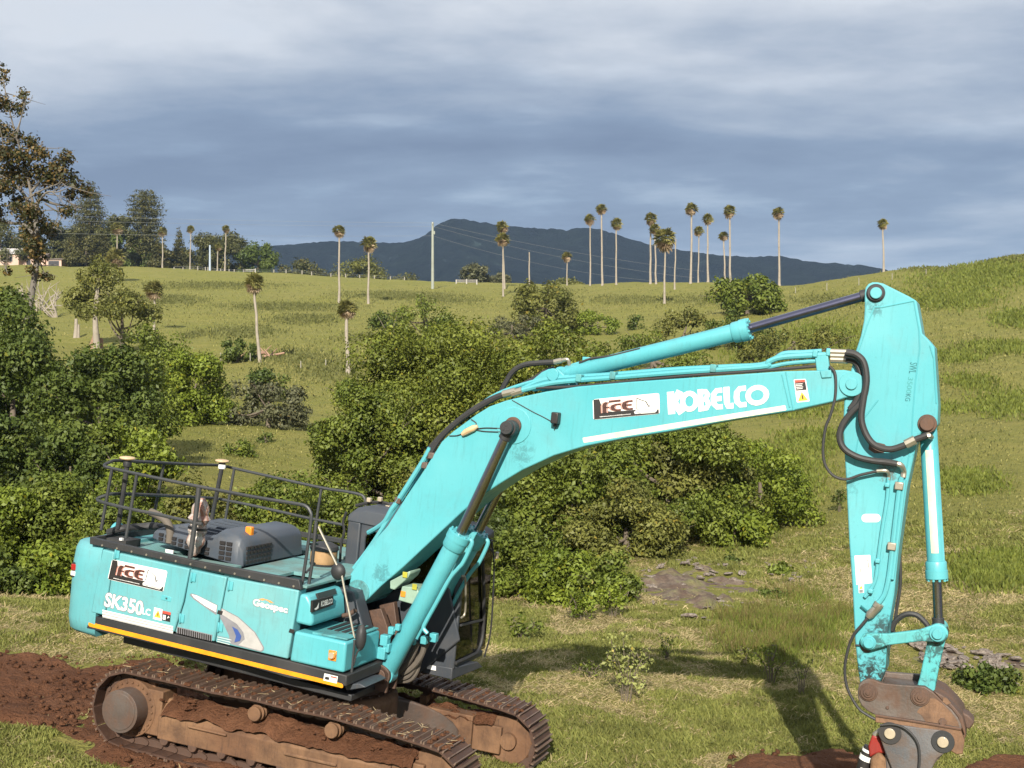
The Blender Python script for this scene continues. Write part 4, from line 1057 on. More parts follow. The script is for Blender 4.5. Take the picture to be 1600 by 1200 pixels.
pane([(xr0 + .27, cy0 + .03, 2.0), (xf1 - .10, cy0 + .03, 2.0), (xf1 - .12, cy0 + .03, zr - .33), (xr0 + .32, cy0 + .03, zr - .22)], 'near side cab window')
pane([(xf1 + .004, cy0 + .02, 1.40), (xf1 + .004, cy1 - .02, 1.40), (xf1 - .018, cy1 - .02, zr - .25), (xf1 - .018, cy0 + .02, zr - .25)], 'front windscreen')
pane([(xr0 + .16, cy1 - .03, 2.0), (xf1 - .10, cy1 - .03, 2.0), (xf1 - .10, cy1 - .03, zr - .25), (xr0 + .16, cy1 - .03, zr - .14)], 'far door window')
pane([(xr0 + .03, cy0 + .10, 2.15), (xr0 + .03, cy1 - .10, 2.15), (xr0 + .03, cy1 - .10, zr - .14), (xr0 + .03, cy0 + .10, zr - .14)], 'rear cab window')
wf = MB()
def wbar(a, b, r=.02): wf.tube([ux(*a, xf1 + .02), ux(*b, xf1 + .02)], r, 6)
wbar((720, 977), (753, 969), .018)
wf.tube(spline([ux(754, 875, xf1 + .01), ux(756, 920, xf1 + .02), ux(755, 985, xf1 + .02), ux(748, 1015, xf1 + .02), ux(738, 1024, xf1 + .02), ux(712, 1036, xf1 + .02)], 4), .024, 8)
wf.build('windscreen_frame', M['black'], cab_o)
gh = MB(); gh.tube(spline([ux(721, 900, xf1 + .06), ux(727, 905, xf1 + .09), ux(727, 955, xf1 + .09), ux(720, 966, xf1 + .06)], 4), .014, 6); gh.build('grab_handle', M['fitting'], cab_o)
sl = MB(); za = u(662, 1040, cy0)[1]
sl.prism([u(660, 1036, cy0 - .01), u(707, 1044, cy0 - .01), u(706, 1062, cy0 - .01), u(659, 1051, cy0 - .01)], cy0 - .012, cy0 + .4)
a = [u3(706, 1044, cy0 - .01), u3(706, 1062, cy0 - .01)]; b = [ux(747, 1034, xf1 + .12), ux(755, 1042, xf1 + .12)]
sl.add([a[0], a[1], b[1], b[0], (a[0][0] - .3, a[0][1] + .2, a[0][2] - .02), (a[1][0] - .3, a[1][1] + .2, a[1][2]), (b[1][0] - .3, b[1][1], b[1][2] - .02), (b[0][0] - .3, b[0][1], b[0][2] - .02)], [(0, 1, 2, 3), (7, 6, 5, 4), (0, 3, 7, 4), (1, 5, 6, 2), (0, 4, 5, 1), (3, 2, 6, 7)])
slo = sl.build('cab_sill', M['grey'], cab_o, .01)
lb = MB(); lb.prism([u(667, 1038, cy0 - .03), u(681, 1041, cy0 - .03), u(681, 1048, cy0 - .03), u(667, 1045, cy0 - .03)], cy0 - .03, cy0 - .024); lb.build('sill_label', M['white'], cab_o)
se = MB(); se.box(xr0 + .35, xr0 + .85, .68, 1.18, 1.40, 1.80); se.box(xr0 + .30, xr0 + .42, .70, 1.16, 1.82, 2.75); se.box(xr0 + .9, xr0 + 1.3, .50, .62, 1.39, 2.05); se.build('driver_seat', M['black'], cab_o, .04, 3)
ma = MB(); ma.tube(spline([ux(768, 846, xf1 + .10), ux(772, 880, xf1 + .16), ux(770, 940, xf1 + .16), ux(766, 990, xf1 + .14), ux(757, 1026, xf1 + .08)], 5), .013, 6); ma.tube([ux(757, 850, xf1), ux(770, 862, xf1 + .14)], .012, 6); ma.build('mirror_bar', M['black'], cab_o)
mb_ = MB(); q = ux(777, 867, xf1 + .15); mb_.box(q[0] - .02, q[0] + .02, q[1] - .05, q[1] + .02, q[2] - .05, q[2] + .04); mb_.build('work_lamp', M['lens_clear'], cab_o, .01)
rl = MB()
for px, py in ((577, 781), (594, 780), (598, 795), (606, 793)): q = u3(px, py, .75); rl.box(q[0] - .03, q[0] + .03, q[1] - .03, q[1] + .03, q[2] - .03, q[2] + .03)
rl.build('roof_lamp', M['lens_clear'], cab_o, .01)
rw = MB(); rw.tube(spline([u3(556, 790, .8), u3(580, 785, .8), u3(603, 786, .8), u3(612, 792, .8)], 4), .022, 6); rw.build('roof_hose', M['rubber'], cab_o)
bh = MB(); bh.tube(spline([u3(541, 800, .4), u3(536, 815, .4), u3(538, 830, .4), u3(533, 850, .4), u3(531, 885, .4), u3(530, 900, .4)], 3), .018, 6); bh.build('cab_hose', M['rubber'], cab_o)
# ================= boom
BY = -.33
boom_px = [(547,897),(575,856),(605,822),(633,778),(662,735),(690,690),(708,674),(727,660),(745,647),(765,635),(790,626),(815,620),(852,612),(902,604),(980,597),(1050,592),(1140,586),(1225,580),(1275,579),(1318,578)]
tipc = (1330, 599)
boom_px += [(tipc[0] + 19*math.cos(R(a)), tipc[1] - 19*math.sin(R(a))) for a in (75, 45, 15, -15, -45, -70)]
boom_px += [(1305,627),(1237,642),(1150,655),(1040,675),(980,684),(915,697),(865,712),(815,735),(782,755),(752,775),(722,800),(676,843),(630,886),(595,916),(566,945),(558,948),(549,936),(546,915)]
bm_ = MB(); bm_.prism([u(*p, BY) for p in boom_px], BY, -BY)
BOOM = bm_.build('boom', M['teal_boom'], EX, .014, 2, 25)
# foot boss, tip boss and welded lip
fbm = MB(); c = u3(560, 925, BY); fbm.cyl((c[0], BY - .015, c[2]), (c[0], .345, c[2]), .155, 28); fbm.cyl((c[0], BY - .05, c[2]), (c[0], BY - .016, c[2]), .075, 20); fbm.build('foot_boss', M['teal_old'], BOOM, .008)
tb_ = MB(); c = u3(1331, 600, BY); tb_.cyl((c[0], BY - .022, c[2]), (c[0], .352, c[2]), .135, 30); tb_.build('tip_boss', M['teal'], BOOM, .006)
tb_ = MB(); tb_.cyl((c[0], BY - .045, c[2]), (c[0], BY - .023, c[2]), .062, 24); tb_.build('boom_pin', M['teal'], BOOM, .006)
c = u3(803, 665, BY); pb = MB(); pb.cyl((c[0], BY - .012, c[2]), (c[0], .342, c[2]), .22, 36); pb.build('pivot_plate', M['teal'], BOOM, .005)
pb = MB(); pb.cyl((c[0], BY - .05, c[2]), (c[0], BY - .0125, c[2]), .105, 26); pb.build('pivot_collar', M['steel'], BOOM, .008)
# stiffener seam near the tip
sp_ = MB()
for p in ([(1228, 581), (1240, 641)], [(1222, 585), (1234, 636)]):
    a, b = u3(*p[0], BY), u3(*p[1], BY); sp_.tube([(a[0], BY - .001, a[2]), (b[0], BY - .001, b[2])], .010, 6)
sp_.build('weld_bead', M['teal'], BOOM)
fce('company_sign', BOOM, [(926, 624), (1030, 614), (1031, 646.5), (927, 656)], BY)
KOB = {   # stroke letters in a unit cell: (strokes, width)
 'K': ([[(.20, 0), (.20, 1)], [(.85, 1.0), (.42, .52), (.90, 0)]], .36),
 'O': ([[(.5 + .42*math.cos(R(a)), .5 + .36*math.sin(R(a))) for a in range(0, 360, 20)]], .26),
 'B': ([[(.20, 0), (.20, 1)], [(.2, .87), (.62, .87), (.76, .74), (.62, .54), (.3, .52)], [(.3, .52), (.66, .5), (.80, .30), (.64, .13), (.2, .13)]], .27),
 'E': ([[(.88, .87), (.45, .87), (.22, .72), (.18, .5), (.22, .28), (.45, .13), (.88, .13)], [(.2, .5), (.82, .5)]], .27),
 'L': ([[(.22, 1), (.22, .28), (.32, .13), (.85, .13)]], .30),
 'C': ([[(.92, .87), (.45, .87), (.22, .72), (.18, .5), (.22, .28), (.45, .13), (.92, .13)]], .28)}
def fill_kob(mb):
    q = quadmap([(1043, 612.5), (1200, 599), (1201, 633), (1045, 647.5)], BY - .002)
    cells = [('K', 0, .15), ('O', .135, .165), ('B', .305, .13), ('E', .435, .13), ('L', .57, .10), ('C', .665, .13), ('O', .785, .215)]
    for ch, x0, w in cells:
        st, sw = KOB[ch]; k = 0
        for s in st:
            asp = w/.235     # cell width relative to height in the quad (157 px wide, 35 px high)
            pts = [(p[0]*asp, p[1]) for p in s]
            for r in ribbon(pts, sw*.86, ch == 'O'):
                flat(mb, q, [(x0 + p[0]/asp*w, p[1]) for p in r], .0004*k); k += 1
decal('maker_name', BOOM, ['white'], fill_kob)
decal('reflective_strip', BOOM, ['cream'], lambda mb: flat(mb, quadmap([(910, 684), (1227, 633), (1229, 641), (912, 692)], BY - .002), rrect(0, 1, 0, 1, .004, .2)))
def fill_w2(mb):
    c = [(1240, 593), (1259, 592), (1265, 627), (1245, 629)]; q = [quadmap(c, BY - .002*k) for k in (1, 3, 5)]
    mb.cur = 0; flat(mb, q[0], rrect(0, 1, 0, 1, .06, .04))
    mb.cur = 1; flat(mb, q[1], [(.08, .52), (.92, .52), (.92, .86), (.08, .86)])
    mb.cur = 2; flat(mb, q[1], [(.08, .87), (.92, .87), (.92, .97), (.08, .97)])
    mb.cur = 3; flat(mb, q[1], [(.12, .06), (.90, .06), (.5, .44)])
    mb.cur = 0
    for i in range(4): flat(mb, q[2], [(.12, .57 + i*.07), (.62 + .06*(i % 2), .57 + i*.07), (.62 + .06*(i % 2), .60 + i*.07), (.12, .60 + i*.07)])
    mb.cur = 1; flat(mb, q[2], [(.46, .13), (.56, .13), (.55, .30), (.47, .30)])
decal('warning_sticker', BOOM, ['white', 'vblack', 'vred', 'vamber'], fill_w2)
wl = MB(); c = u3(871, 654, BY); wl.box(c[0] - .045, c[0] + .045, BY - .12, BY - .002, c[2] - .06, c[2] + .075); wl.box(c[0] - .03, c[0] + .02, BY - .06, BY - .002, c[2] - .10, c[2] - .06); wl.build('work_light', M['vblack'], BOOM, .012)
wr = MB(); wr.tube(spline([u3(800, 625, BY - .008), u3(832, 643, BY - .01), u3(850, 652, BY - .01), u3(868, 663, BY - .02), u3(866, 672, BY - .01)], 5), .005, 5); wr.build('light_wire', M['rubber'], BOOM)
sw = MB()
for p in ([(745, 670), (760, 668.5), (785, 669.5)], [(745, 672), (758, 674), (785, 675)], [(736, 655), (744, 661), (742, 668)], [(702, 681), (714, 680.5), (724, 677)]):
    sw.tube(spline([u3(*q, BY - .01) for q in p], 4), .007, 5)
swo = sw.build('sensor_wire', M['rubber'], BOOM)
sn = MB(); sn.tube([u3(722, 679, BY - .03), u3(728, 675, BY - .03), u3(740, 669, BY - .03), u3(746, 666, BY - .03)], [.025, .04, .04, .022], 10); sn.build('pressure_sensor', M['antenna'], BOOM)
# pipes and hoses along the boom's back
def pipe(name, pix, y, r, mat, parent, n=8, k=5):
    return MB().tube(spline([u3(p[0], p[1], y if len(p) < 3 else p[2]) for p in pix], k), r, n).build(name, mat, parent)
pipe('boom_pipe', [(553, 888), (580, 852), (606, 812), (630, 775), (655, 733), (668, 715)], BY + .06, .028, M['teal'], BOOM)
pipe('boom_pipe', [(576, 832, -.1), (590, 824, -.2), (602, 814, BY + .06), (612, 796), (622, 782), (660, 722), (672, 700)], BY + .03, .032, M['teal'], BOOM)
pipe('boom_pipe', [(640, 768), (662, 730), (688, 686), (706, 666), (730, 648), (765, 622), (800, 606), (850, 592), (890, 588)], BY + .14, .022, M['teal'], BOOM)
pipe('boom_hose', [(668, 716), (684, 690), (700, 672), (724, 652), (752, 634), (778, 620), (800, 614)], BY + .04, .036, M['rubber'], BOOM)
pipe('boom_hose', [(672, 700), (690, 680), (712, 660), (745, 636), (775, 620), (790, 616)], BY + .12, .034, M['rubber'], BOOM)
pipe('boom_pipe', [(800, 614), (830, 606), (860, 599), (900, 594.5), (960, 590), (1060, 582), (1190, 573), (1200, 566), (1218, 559), (1250, 556), (1290, 554.5)], BY + .04, .032, M['teal'], BOOM)
pipe('boom_pipe', [(810, 610), (850, 594), (900, 589), (960, 585), (1060, 577), (1140, 573), (1190, 570), (1212, 560), (1226, 552.5), (1256, 551), (1284, 549)], BY + .14, .030, M['teal'], BOOM)
pipe('boom_pipe', [(1060, 585), (1180, 577), (1230, 568), (1290, 563)], BY + .05, .024, M['teal'], BOOM)
pipe('boom_hose', [(838, 606), (880, 605), (930, 601), (1010, 593), (1090, 586), (1180, 580), (1290, 571)], BY + .03, .018, M['rubber'], BOOM)
for a, b, yy in ((664, 727, BY + .03), (622, 782, BY + .03), (674, 712, BY + .02)):
    cl = MB(); q = u3(a, b, yy); cl.box(q[0] - .04, q[0] + .04, BY - .0, BY + .16, q[2] - .04, q[2] + .04); cl.build('pipe_clamp', M['greysteel'], BOOM, .01)
for a, b in ((958, 588), (1115, 577), (905, 592)):
    cl = MB(); q = u3(a, b, BY + .04); cl.box(q[0] - .035, q[0] + .035, BY - .0, BY + .20, q[2] - .035, q[2] + .055); cl.build('pipe_clamp', M['teal_old'], BOOM, .008)
for p in ([(786, 616), (806, 611)], [(800, 615), (816, 610)]):
    fm = MB(); fm.tube([u3(*p[0], BY + .03), u3(*p[1], BY + .03)], .045, 8); fm.build('hose_coupling', M['fitting'], BOOM)
mn = MB(); mn.prism([u(1273, 556, BY + .02), u(1293, 550, BY + .02), u(1297, 579, BY + .02), u(1276, 580, BY + .02)], BY + .01, BY + .10)
mn.prism([u(1281, 579, BY), u(1299, 578, BY), u(1300, 590, BY), u(1284, 591, BY)], BY - .02, BY + .05)
mn.box(*sorted((u(1270, 548, BY)[0], u(1278, 548, BY)[0])), BY - .01, BY + .22, u(1274, 558, BY)[1], u(1274, 547, BY)[1])
mn.box(*sorted((u(1291, 545, BY)[0], u(1298, 545, BY)[0])), BY - .0, BY + .22, u(1294, 556, BY)[1], u(1294, 544, BY)[1])
mn.build('pipe_bracket', M['teal'], BOOM, .01)
for py in (550, 556, 562):
    fm = MB(); fm.tube([u3(1298, py, BY + .03), u3(1325, py + 1, BY + .03)], .036, 8); fm.build('hose_end', M['fitting'], BOOM)
# arm cylinder lug on the boom
lg = MB(); lg.prism([u(838, 596, 0), u(855, 582, 0), u(866, 577, 0), u(880, 577, 0), u(892, 588, 0), u(896, 604, 0), u(840, 612, 0)], -.20, -.12); lg.prism([u(838, 596, 0), u(855, 582, 0), u(866, 577, 0), u(880, 577, 0), u(892, 588, 0), u(896, 604, 0), u(840, 612, 0)], .12, .20)
lg.build('cylinder_lug', M['teal'], BOOM, .012)
# ================= cylinders
def ram(name, label, y, base, neck, rodend, rb, rr, collar, rodmat, eye0, eye1, mat='teal', parent=EX):
    B0, N, E = (np.array(u3(*p, y)) for p in (base, neck, rodend))
    d = (N - B0)/np.linalg.norm(N - B0)
    b = MB(); L = np.linalg.norm(N - B0)
    b.tube([tuple(B0 + d*t) for t in (.02, .06, L - collar, L - collar + .002)], [rb*.8, rb, rb, rb], 28)
    b.cyl((B0[0], y - eye0[1]/2, B0[2]), (B0[0], y + eye0[1]/2, B0[2]), eye0[0], 24)
    o = b.build(name, M[mat], parent, 0.004, 1); o['label'] = label
    g = MB(); g.tube([tuple(N - d*(collar - .0021)), tuple(N - d*(collar - .02)), tuple(N - d*.10), tuple(N - d*.098), tuple(N - d*.01), tuple(N)], [rb*1.10, rb*1.20, rb*1.20, rb*1.28, rb*1.28, rb*1.1], 28)
    w = np.cross(d, (0, 1, 0))
    for k in range(10):
        a = 2*math.pi*k/10; off = (w*math.cos(a) + np.array((0, 1, 0))*math.sin(a))*rb*1.08
        g.cyl(tuple(N + off - d*.01), tuple(N + off + d*.018), .014, 6)
    g.build('gland_collar', M[mat], o)
    r = MB(); r.tube([tuple(N - d*.05), tuple(E - d*.0)], rr, 24); r.build('rod', M[rodmat], o)
    e = MB(); e.cyl((E[0], y - eye1[1]/2, E[2]), (E[0], y + eye1[1]/2, E[2]), eye1[0], 28); e.tube([tuple(E - d*(eye1[0] + .06)), tuple(E)], rr*1.22, 16)
    e.build('rod_eye', M[eye1[2]], o, .006, 1)
    return o
bcn = ram('boom_cylinder', 'near boom cylinder with a dark rod', -.46, (603, 1052), (720, 833), (797, 669), .118, .062, .22, 'rod_dark', (.13, .16), (.095, .14, 'black'))
bcf = ram('boom_cylinder', 'far boom cylinder with a dark rod', .43, (628, 1045), (747, 830), (826, 672), .118, .062, .22, 'rod_dark', (.13, .16), (.095, .14, 'black'))
for o_, y, dx in ((bcn, -.46, 0), (bcf, .43, 25)):
    tbm = MB(); P_ = [(735 + dx, 842), (737 + dx, 850), (724 + dx, 878), (716 + dx, 888), (702 + dx*1.06, 905), (680 + dx*1.08, 945), (664 + dx*1.1, 974), (662 + dx*1.1, 982), (668 + dx*1.1, 990)]
    tbm.tube(spline([u3(p[0], p[1], y - .05) for p in P_], 4), .026, 8); tbm.build('cylinder_pipe', M['teal'], o_)
pn = MB(); c = u3(797, 668, -.46); pn.cyl((c[0], -.60, c[2]), (c[0], -.531, c[2]), .078, 22); pn.cyl((c[0], -.531, c[2]), (c[0], -.34, c[2]), .05, 14)
for k in range(3):
    a = R(90 + 120*k); pn.cyl((c[0] + .035*math.cos(a), -.605, c[2] + .035*math.sin(a)), (c[0] + .035*math.cos(a), -.599, c[2] + .035*math.sin(a)), .02, 8)
pn.build('pivot_pin', M['black'], bcn, .005, 1)
pn = MB(); c = u3(602, 1052, -.46); pn.cyl((c[0], -.60, c[2]), (c[0], -.545, c[2]), .125, 26); pn.cyl((c[0], -.62, c[2]), (c[0], -.601, c[2]), .075, 20); pn.cyl((c[0], -.544, c[2]), (c[0], .60, c[2]), .07, 14)
pn.build('base_pin', M['steel'], EX, .008)
br = MB()
for y in (-.60, -.36, .33, .56): br.prism([(c[0] - .35, 1.15), (c[0] - .13, c[2] + .05), (c[0], c[2] + .13), (c[0] + .12, c[2] + .04), (c[0] + .10, 1.12)], y, y + .045)
br.build('cylinder_bracket', M['steel'], EX, .008)
vv = MB()
for p, r in (((602, 1000), .05), ((598, 1020), .055), ((612, 985), .035), ((622, 980), .03), ((605, 1012), .04)):
    q = u3(*p, -.60); vv.box(q[0] - r, q[0] + r, q[1] - r, q[1] + r, q[2] - r*1.3, q[2] + r*1.3)
vv.tube(spline([u3(606, 998, -.6), u3(616, 985, -.6), u3(624, 982, -.58)], 4), .02, 8)
vv.build('holding_valve', M['teal'], bcn, .01)
vv = MB()
for p, r in (((663, 1000), .04), ((678, 996), .045), ((646, 1003), .03)):
    q = u3(*p, -.25); vv.box(q[0] - r, q[0] + r, q[1] - r, q[1] + r, q[2] - r*1.2, q[2] + r*1.2)
vv.build('pipe_union', M['teal'], bcf, .01)
for i, P_ in enumerate(([(652, 1005), (646, 1020), (638, 1034), (626, 1047), (618, 1052)], [(664, 1004), (660, 1020), (652, 1034), (640, 1046), (628, 1053)], [(648, 1008), (650, 1026), (648, 1042), (638, 1056), (624, 1060)], [(668, 1004), (658, 1025), (650, 1050), (640, 1062), (622, 1064)])):
    pipe('base_hose', P_, -.2 + .05*i, .036, M['rubber_dust'], EX)
acy = ram('arm_cylinder', 'arm cylinder above the boom with a bright chrome rod', 0.0, (880, 586), (1171, 514), (1366, 458), .102, .056, .20, 'chrome', (.10, .20), (.09, .2, 'black'))
pipe('cylinder_pipe', [(889, 572), (905, 567), (930, 562), (990, 548), (1060, 531), (1140, 509)], -.02, .016, M['teal'], acy)
pipe('cylinder_hose', [(905, 567), (925, 560), (955, 556), (1000, 545)], -.06, .014, M['rubber'], acy)
cl = MB(); q = u3(916, 563, -.05); cl.box(q[0] - .05, q[0] + .05, -.06, .06, q[2] - .05, q[2] + .04); cl.build('pipe_clamp', M['teal'], acy, .01)
fm = MB(); fm.tube([u3(865, 566, -.05), u3(878, 563, -.05)], .033, 8); fm.tube(spline([u3(878, 563, -.05), u3(887, 562, -.05), u3(890, 572, -.03)], 3), .022, 8); fm.build('hose_end', M['fitting'], acy)
pipe('cylinder_hose', [(784, 610), (790, 598), (802, 580), (820, 570), (845, 567), (866, 566)], -.05, .034, M['rubber'], BOOM)
pipe('cylinder_hose', [(812, 604), (835, 592), (852, 581), (866, 576)], .05, .034, M['rubber'], BOOM)
pn = MB(); c = u3(873, 586, 0); pn.cyl((c[0], -.23, c[2]), (c[0], .23, c[2]), .075, 22); pn.build('base_pin', M['teal'], acy, .006)

# ================= arm
AY = -.27
arm_px = [(1351,482),(1351,457),(1352.5,449),(1357,443.5),(1363,441),(1371,441),(1380,443),(1420,463),(1432,470),(1441,521),(1451,531),(1460,542),(1466,632),(1465,664),(1460,670),(1440,675),(1431,697),(1430,703),(1417,762),(1404,860),(1397,930),(1389,975),(1385,1020),(1383,1052),(1376,1068),(1364,1075),(1352,1076),(1344,1068),(1341,1050),(1336,1000),(1332,920),(1330,890),(1327,850),(1324,790),(1321,732),(1317,670),(1319,627),(1335,555),(1345,525),(1350,500)]
am = MB(); am.prism([u(*p, AY) for p in arm_px], AY, -AY)
ARM = am.build('arm', M['teal_arm'], EX, .014, 2, 25)
wd = MB()
for P_ in ([(1366, 480), (1378, 480), (1428, 470)], [(1366, 480), (1356, 505), (1346, 535), (1338, 556)], [(1428, 470), (1436, 515), (1437, 545), (1430, 600), (1426, 650), (1424, 690), (1412, 760)], [(1453, 540), (1459, 560), (1463, 630)], [(1334, 725), (1345, 660), (1372, 625)]):
    wd.tube([u3(*p, AY - .0) for p in P_], .009, 6)
wd.build('weld_bead', M['teal'], ARM)
def fill_swl(mb):
    # reads downwards: text right = down the arm
    def qv(c): return quadmap(c, AY - .003)
    mb.cur = 0; put_text(mb, qv([(1434, 567), (1431.5, 584), (1420, 583), (1422, 566)]), 'SWL', bold=.0)
    mb.cur = 1; put_text(mb, qv([(1427, 590), (1423.5, 615), (1415.5, 614), (1419, 589)]), '3500', bold=.0)
    mb.cur = 0; put_text(mb, qv([(1423.2, 616), (1422, 627), (1414, 626.5), (1415.4, 615.4)]), 'KG', bold=.0)
decal('load_stencil', ARM, ['vteal', 'stencil_pale'], fill_swl)
decal('oval_sticker', ARM, ['white'], lambda mb: flat(mb, quadmap([(1346, 803), (1376, 803), (1376, 816), (1346, 816)], AY - .003), rrect(0, 1, 0, 1, .22, .5)))
def fill_pl(mb):
    q = quadmap([(1335, 868), (1360, 867), (1363, 911), (1338, 914)], AY - .003); mb.cur = 0; flat(mb, q, rrect(0, 1, 0, 1, .05, .03))
    q2 = quadmap([(1335, 868), (1360, 867), (1363, 911), (1338, 914)], AY - .005); mb.cur = 1
    for x, y, h in ((.80, .55, .18), (.78, .78, .05), (.30, .4, .15)): flat(mb, q2, [(x, y), (x + .05, y), (x + .05, y + h), (x, y + h)])
    q = quadmap([(1341, 914), (1350, 913), (1350, 926), (1342, 927)], AY - .003); mb.cur = 0; flat(mb, q, [(0, 0), (1, 0), (1, 1), (0, 1)])
    q = quadmap([(1341, 914), (1350, 913), (1350, 926), (1342, 927)], AY - .005); mb.cur = 2; flat(mb, q, [(.1, .5), (.8, .5), (.5, .9)]); mb.cur = 1; flat(mb, q, [(.1, .05), (.8, .05), (.8, .4), (.1, .4)])
decal('data_sticker', ARM, ['white', 'vgrey', 'vamber'], fill_pl)
rp_ = MB(); q = [u3(*p, AY - .003) for p in ((1358, 693), (1366, 690), (1382, 694), (1388, 700), (1380, 708), (1366, 708), (1357, 702))]; rp_.add(q, [tuple(range(len(q)))]); rp_.build('rust_patch', M['steel'], ARM, smooth=0, normals=False)
for nm, P_, r in (('arm_pipe', [(1409, 745), (1405, 765), (1395, 850), (1389, 900), (1383, 926), (1376, 938), (1371, 943)], .028), ('arm_pipe', [(1388, 746), (1386, 780), (1378, 830), (1372, 875), (1368, 905), (1360, 922), (1351, 933)], .020), ('arm_pipe', [(1413, 750), (1410, 775), (1401, 850), (1394, 905)], .022)):
    pipe(nm, P_, AY - .03, r, M['teal'], ARM)
for a, b, w, mt in ((1405.5, 758, 7, 'fitting'), (1394, 852, 7, 'fitting'), (1387, 757, 4, 'teal'), (1372, 875, 4, 'teal'), (1361, 922, 4, 'teal')):
    cl = MB(); q0 = u(a - w, b, AY); q1 = u(a + w, b, AY); zc = q0[1]; cl.box(q0[0], q1[0], AY - .075, AY - .002, zc - w*.006, zc + w*.006); cl.build('pipe_clamp', M[mt], ARM, .01)
cp_ = MB(); cp_.tube([u3(1374, 943, AY - .05), u3(1370, 949, AY - .05), u3(1369, 951, AY - .05), u3(1360, 960, AY - .05), u3(1356, 965, AY - .05)], [.055, .055, .045, .05, .03], 10); cpo = cp_.build('quick_coupling', M['fitting'], ARM)
lv = MB(); lv.tube([u3(1345, 946, AY - .05), u3(1358, 957, AY - .05)], .010, 6); lv.build('coupling_lever', M['vteal'], cpo)
pipe('hitch_hose', [(1356, 965), (1347, 976), (1334, 992), (1325, 1015), (1320, 1045), (1324, 1075), (1340, 1105), (1355, 1117), (1370, 1125)], AY - .06, .016, M['rubber'], ARM)
pipe('hitch_hose', [(1375, 1133), (1395, 1132), (1412, 1137), (1427, 1150), (1435, 1165), (1437, 1185), (1435, 1210)], AY - .14, .013, M['rubber'], ARM)
pipe('grease_hose', [(1336, 1008), (1345, 1008), (1352, 1004)], AY - .02, .010, M['rubber'], ARM)
pipe('back_hose', [(1404, 830), (1407, 905), (1402, 945), (1396, 985), (1390, 1010)], .2, .018, M['rubber'], ARM)
pipe('back_hose', [(1392, 985), (1400, 970), (1415, 960), (1432, 961), (1445, 972), (1452, 982)], .1, .030, M['rubber'], ARM)
# hoses from the boom to the arm
pipe('arm_hose', [(1320, 555), (1332, 556), (1345, 563), (1352, 580), (1353, 605), (1346, 628), (1330, 645), (1316, 665), (1312, 685), (1320, 702), (1340, 714), (1365, 720), (1385, 722), (1402, 725)], BY - .05, .036, M['rubber'], ARM, 10)
pipe('arm_hose', [(1322, 550), (1338, 554), (1350, 567), (1354, 595), (1349, 625), (1346, 655), (1354, 680), (1368, 696), (1390, 702), (1412, 696), (1430, 687), (1449, 680)], BY - .09, .036, M['rubber'], ARM, 10)
pipe('arm_hose', [(1322, 562), (1336, 566), (1344, 582), (1345, 605), (1338, 625), (1328, 640)], BY + .02, .034, M['rubber'], ARM, 10)
pipe('thin_hose', [(1296, 572), (1305, 585), (1305, 620), (1297, 650), (1290, 668), (1286, 700), (1289, 725), (1302, 743), (1322, 749), (1345, 742), (1372, 736)], BY - .02, .016, M['rubber'], ARM)
el = MB(); el.tube(spline([u3(1398, 724, BY - .05), u3(1408, 727, BY - .05), u3(1412, 736, AY - .03), u3(1411, 746, AY - .03)], 4), .03, 8); el.build('hose_elbow', M['fitting'], ARM)
el = MB(); el.tube(spline([u3(1370, 736, BY - .02), u3(1385, 736, BY - .02), u3(1389, 743, AY - .03), u3(1388, 750, AY - .03)], 4), .02, 8); el.build('hose_elbow', M['fitting'], ARM)
el = MB(); el.tube([u3(1415, 694.5, BY - .09), u3(1430, 687, BY - .09)], .05, 8); el.tube([u3(1438, 683, BY - .09), u3(1450, 680, BY - .09), u3(1455, 683, -.12)], .03, 8); el.build('hose_end', M['fitting'], ARM)
# arm pins
def pin(name, px, py, y, r, mat, parent, ring=None, th=.05, through=None):
    c = u3(px, py, y); b = MB()
    if ring: b.cyl((c[0], y - .02, c[2]), (c[0], y - .001, c[2]), ring, 28)
    b.cyl((c[0], y - th, c[2]), (c[0], y - (.0205 if ring else .001), c[2]), r, 24)
    if through: b.cyl((c[0], y, c[2]), (c[0], through, c[2]), r*.9, 16)
    return b.build(name, M[mat], parent, .006, 1)
pin('rod_pin_collar', 1368.5, 458, AY, .088, 'black', ARM, .10, .04); pin('rod_pin', 1369, 458, AY - .041, .062, 'teal', ARM, None, .03)
pin('cylinder_pin', 1449, 662, AY, .075, 'steel', ARM, .10, .06)
bky = 0.0
bcy = ram('bucket_cylinder', 'bucket cylinder hanging down the front of the arm', -.0, (1450, 664), (1464, 905), (1467, 988), .093, .052, .20, 'rod_dark', (.10, .18), (.10, .2, 'black'))
def fill_strip(mb):     # a reflective strip that follows the barrel
    B0 = np.array(u3(1450, 664, 0)); N = np.array(u3(1464, 905, 0)); d = (N - B0)/np.linalg.norm(N - B0); w = np.cross(d, (0, 1, 0)); w /= np.linalg.norm(w)
    L = np.linalg.norm(N - B0)
    for i in range(4):
        a0, a1 = R(-24 + 12*i), R(-24 + 12*(i+1)); p = []
        for a, t in ((a0, .27), (a1, .27), (a1, L - .29), (a0, L - .29)): p.append(tuple(B0 + d*t + (w*math.sin(a) + np.array((0, -1, 0))*math.cos(a))*.0955))
        mb.add(p, [(0, 1, 2, 3)])
decal('reflective_strip', bcy, ['cream'], fill_strip)
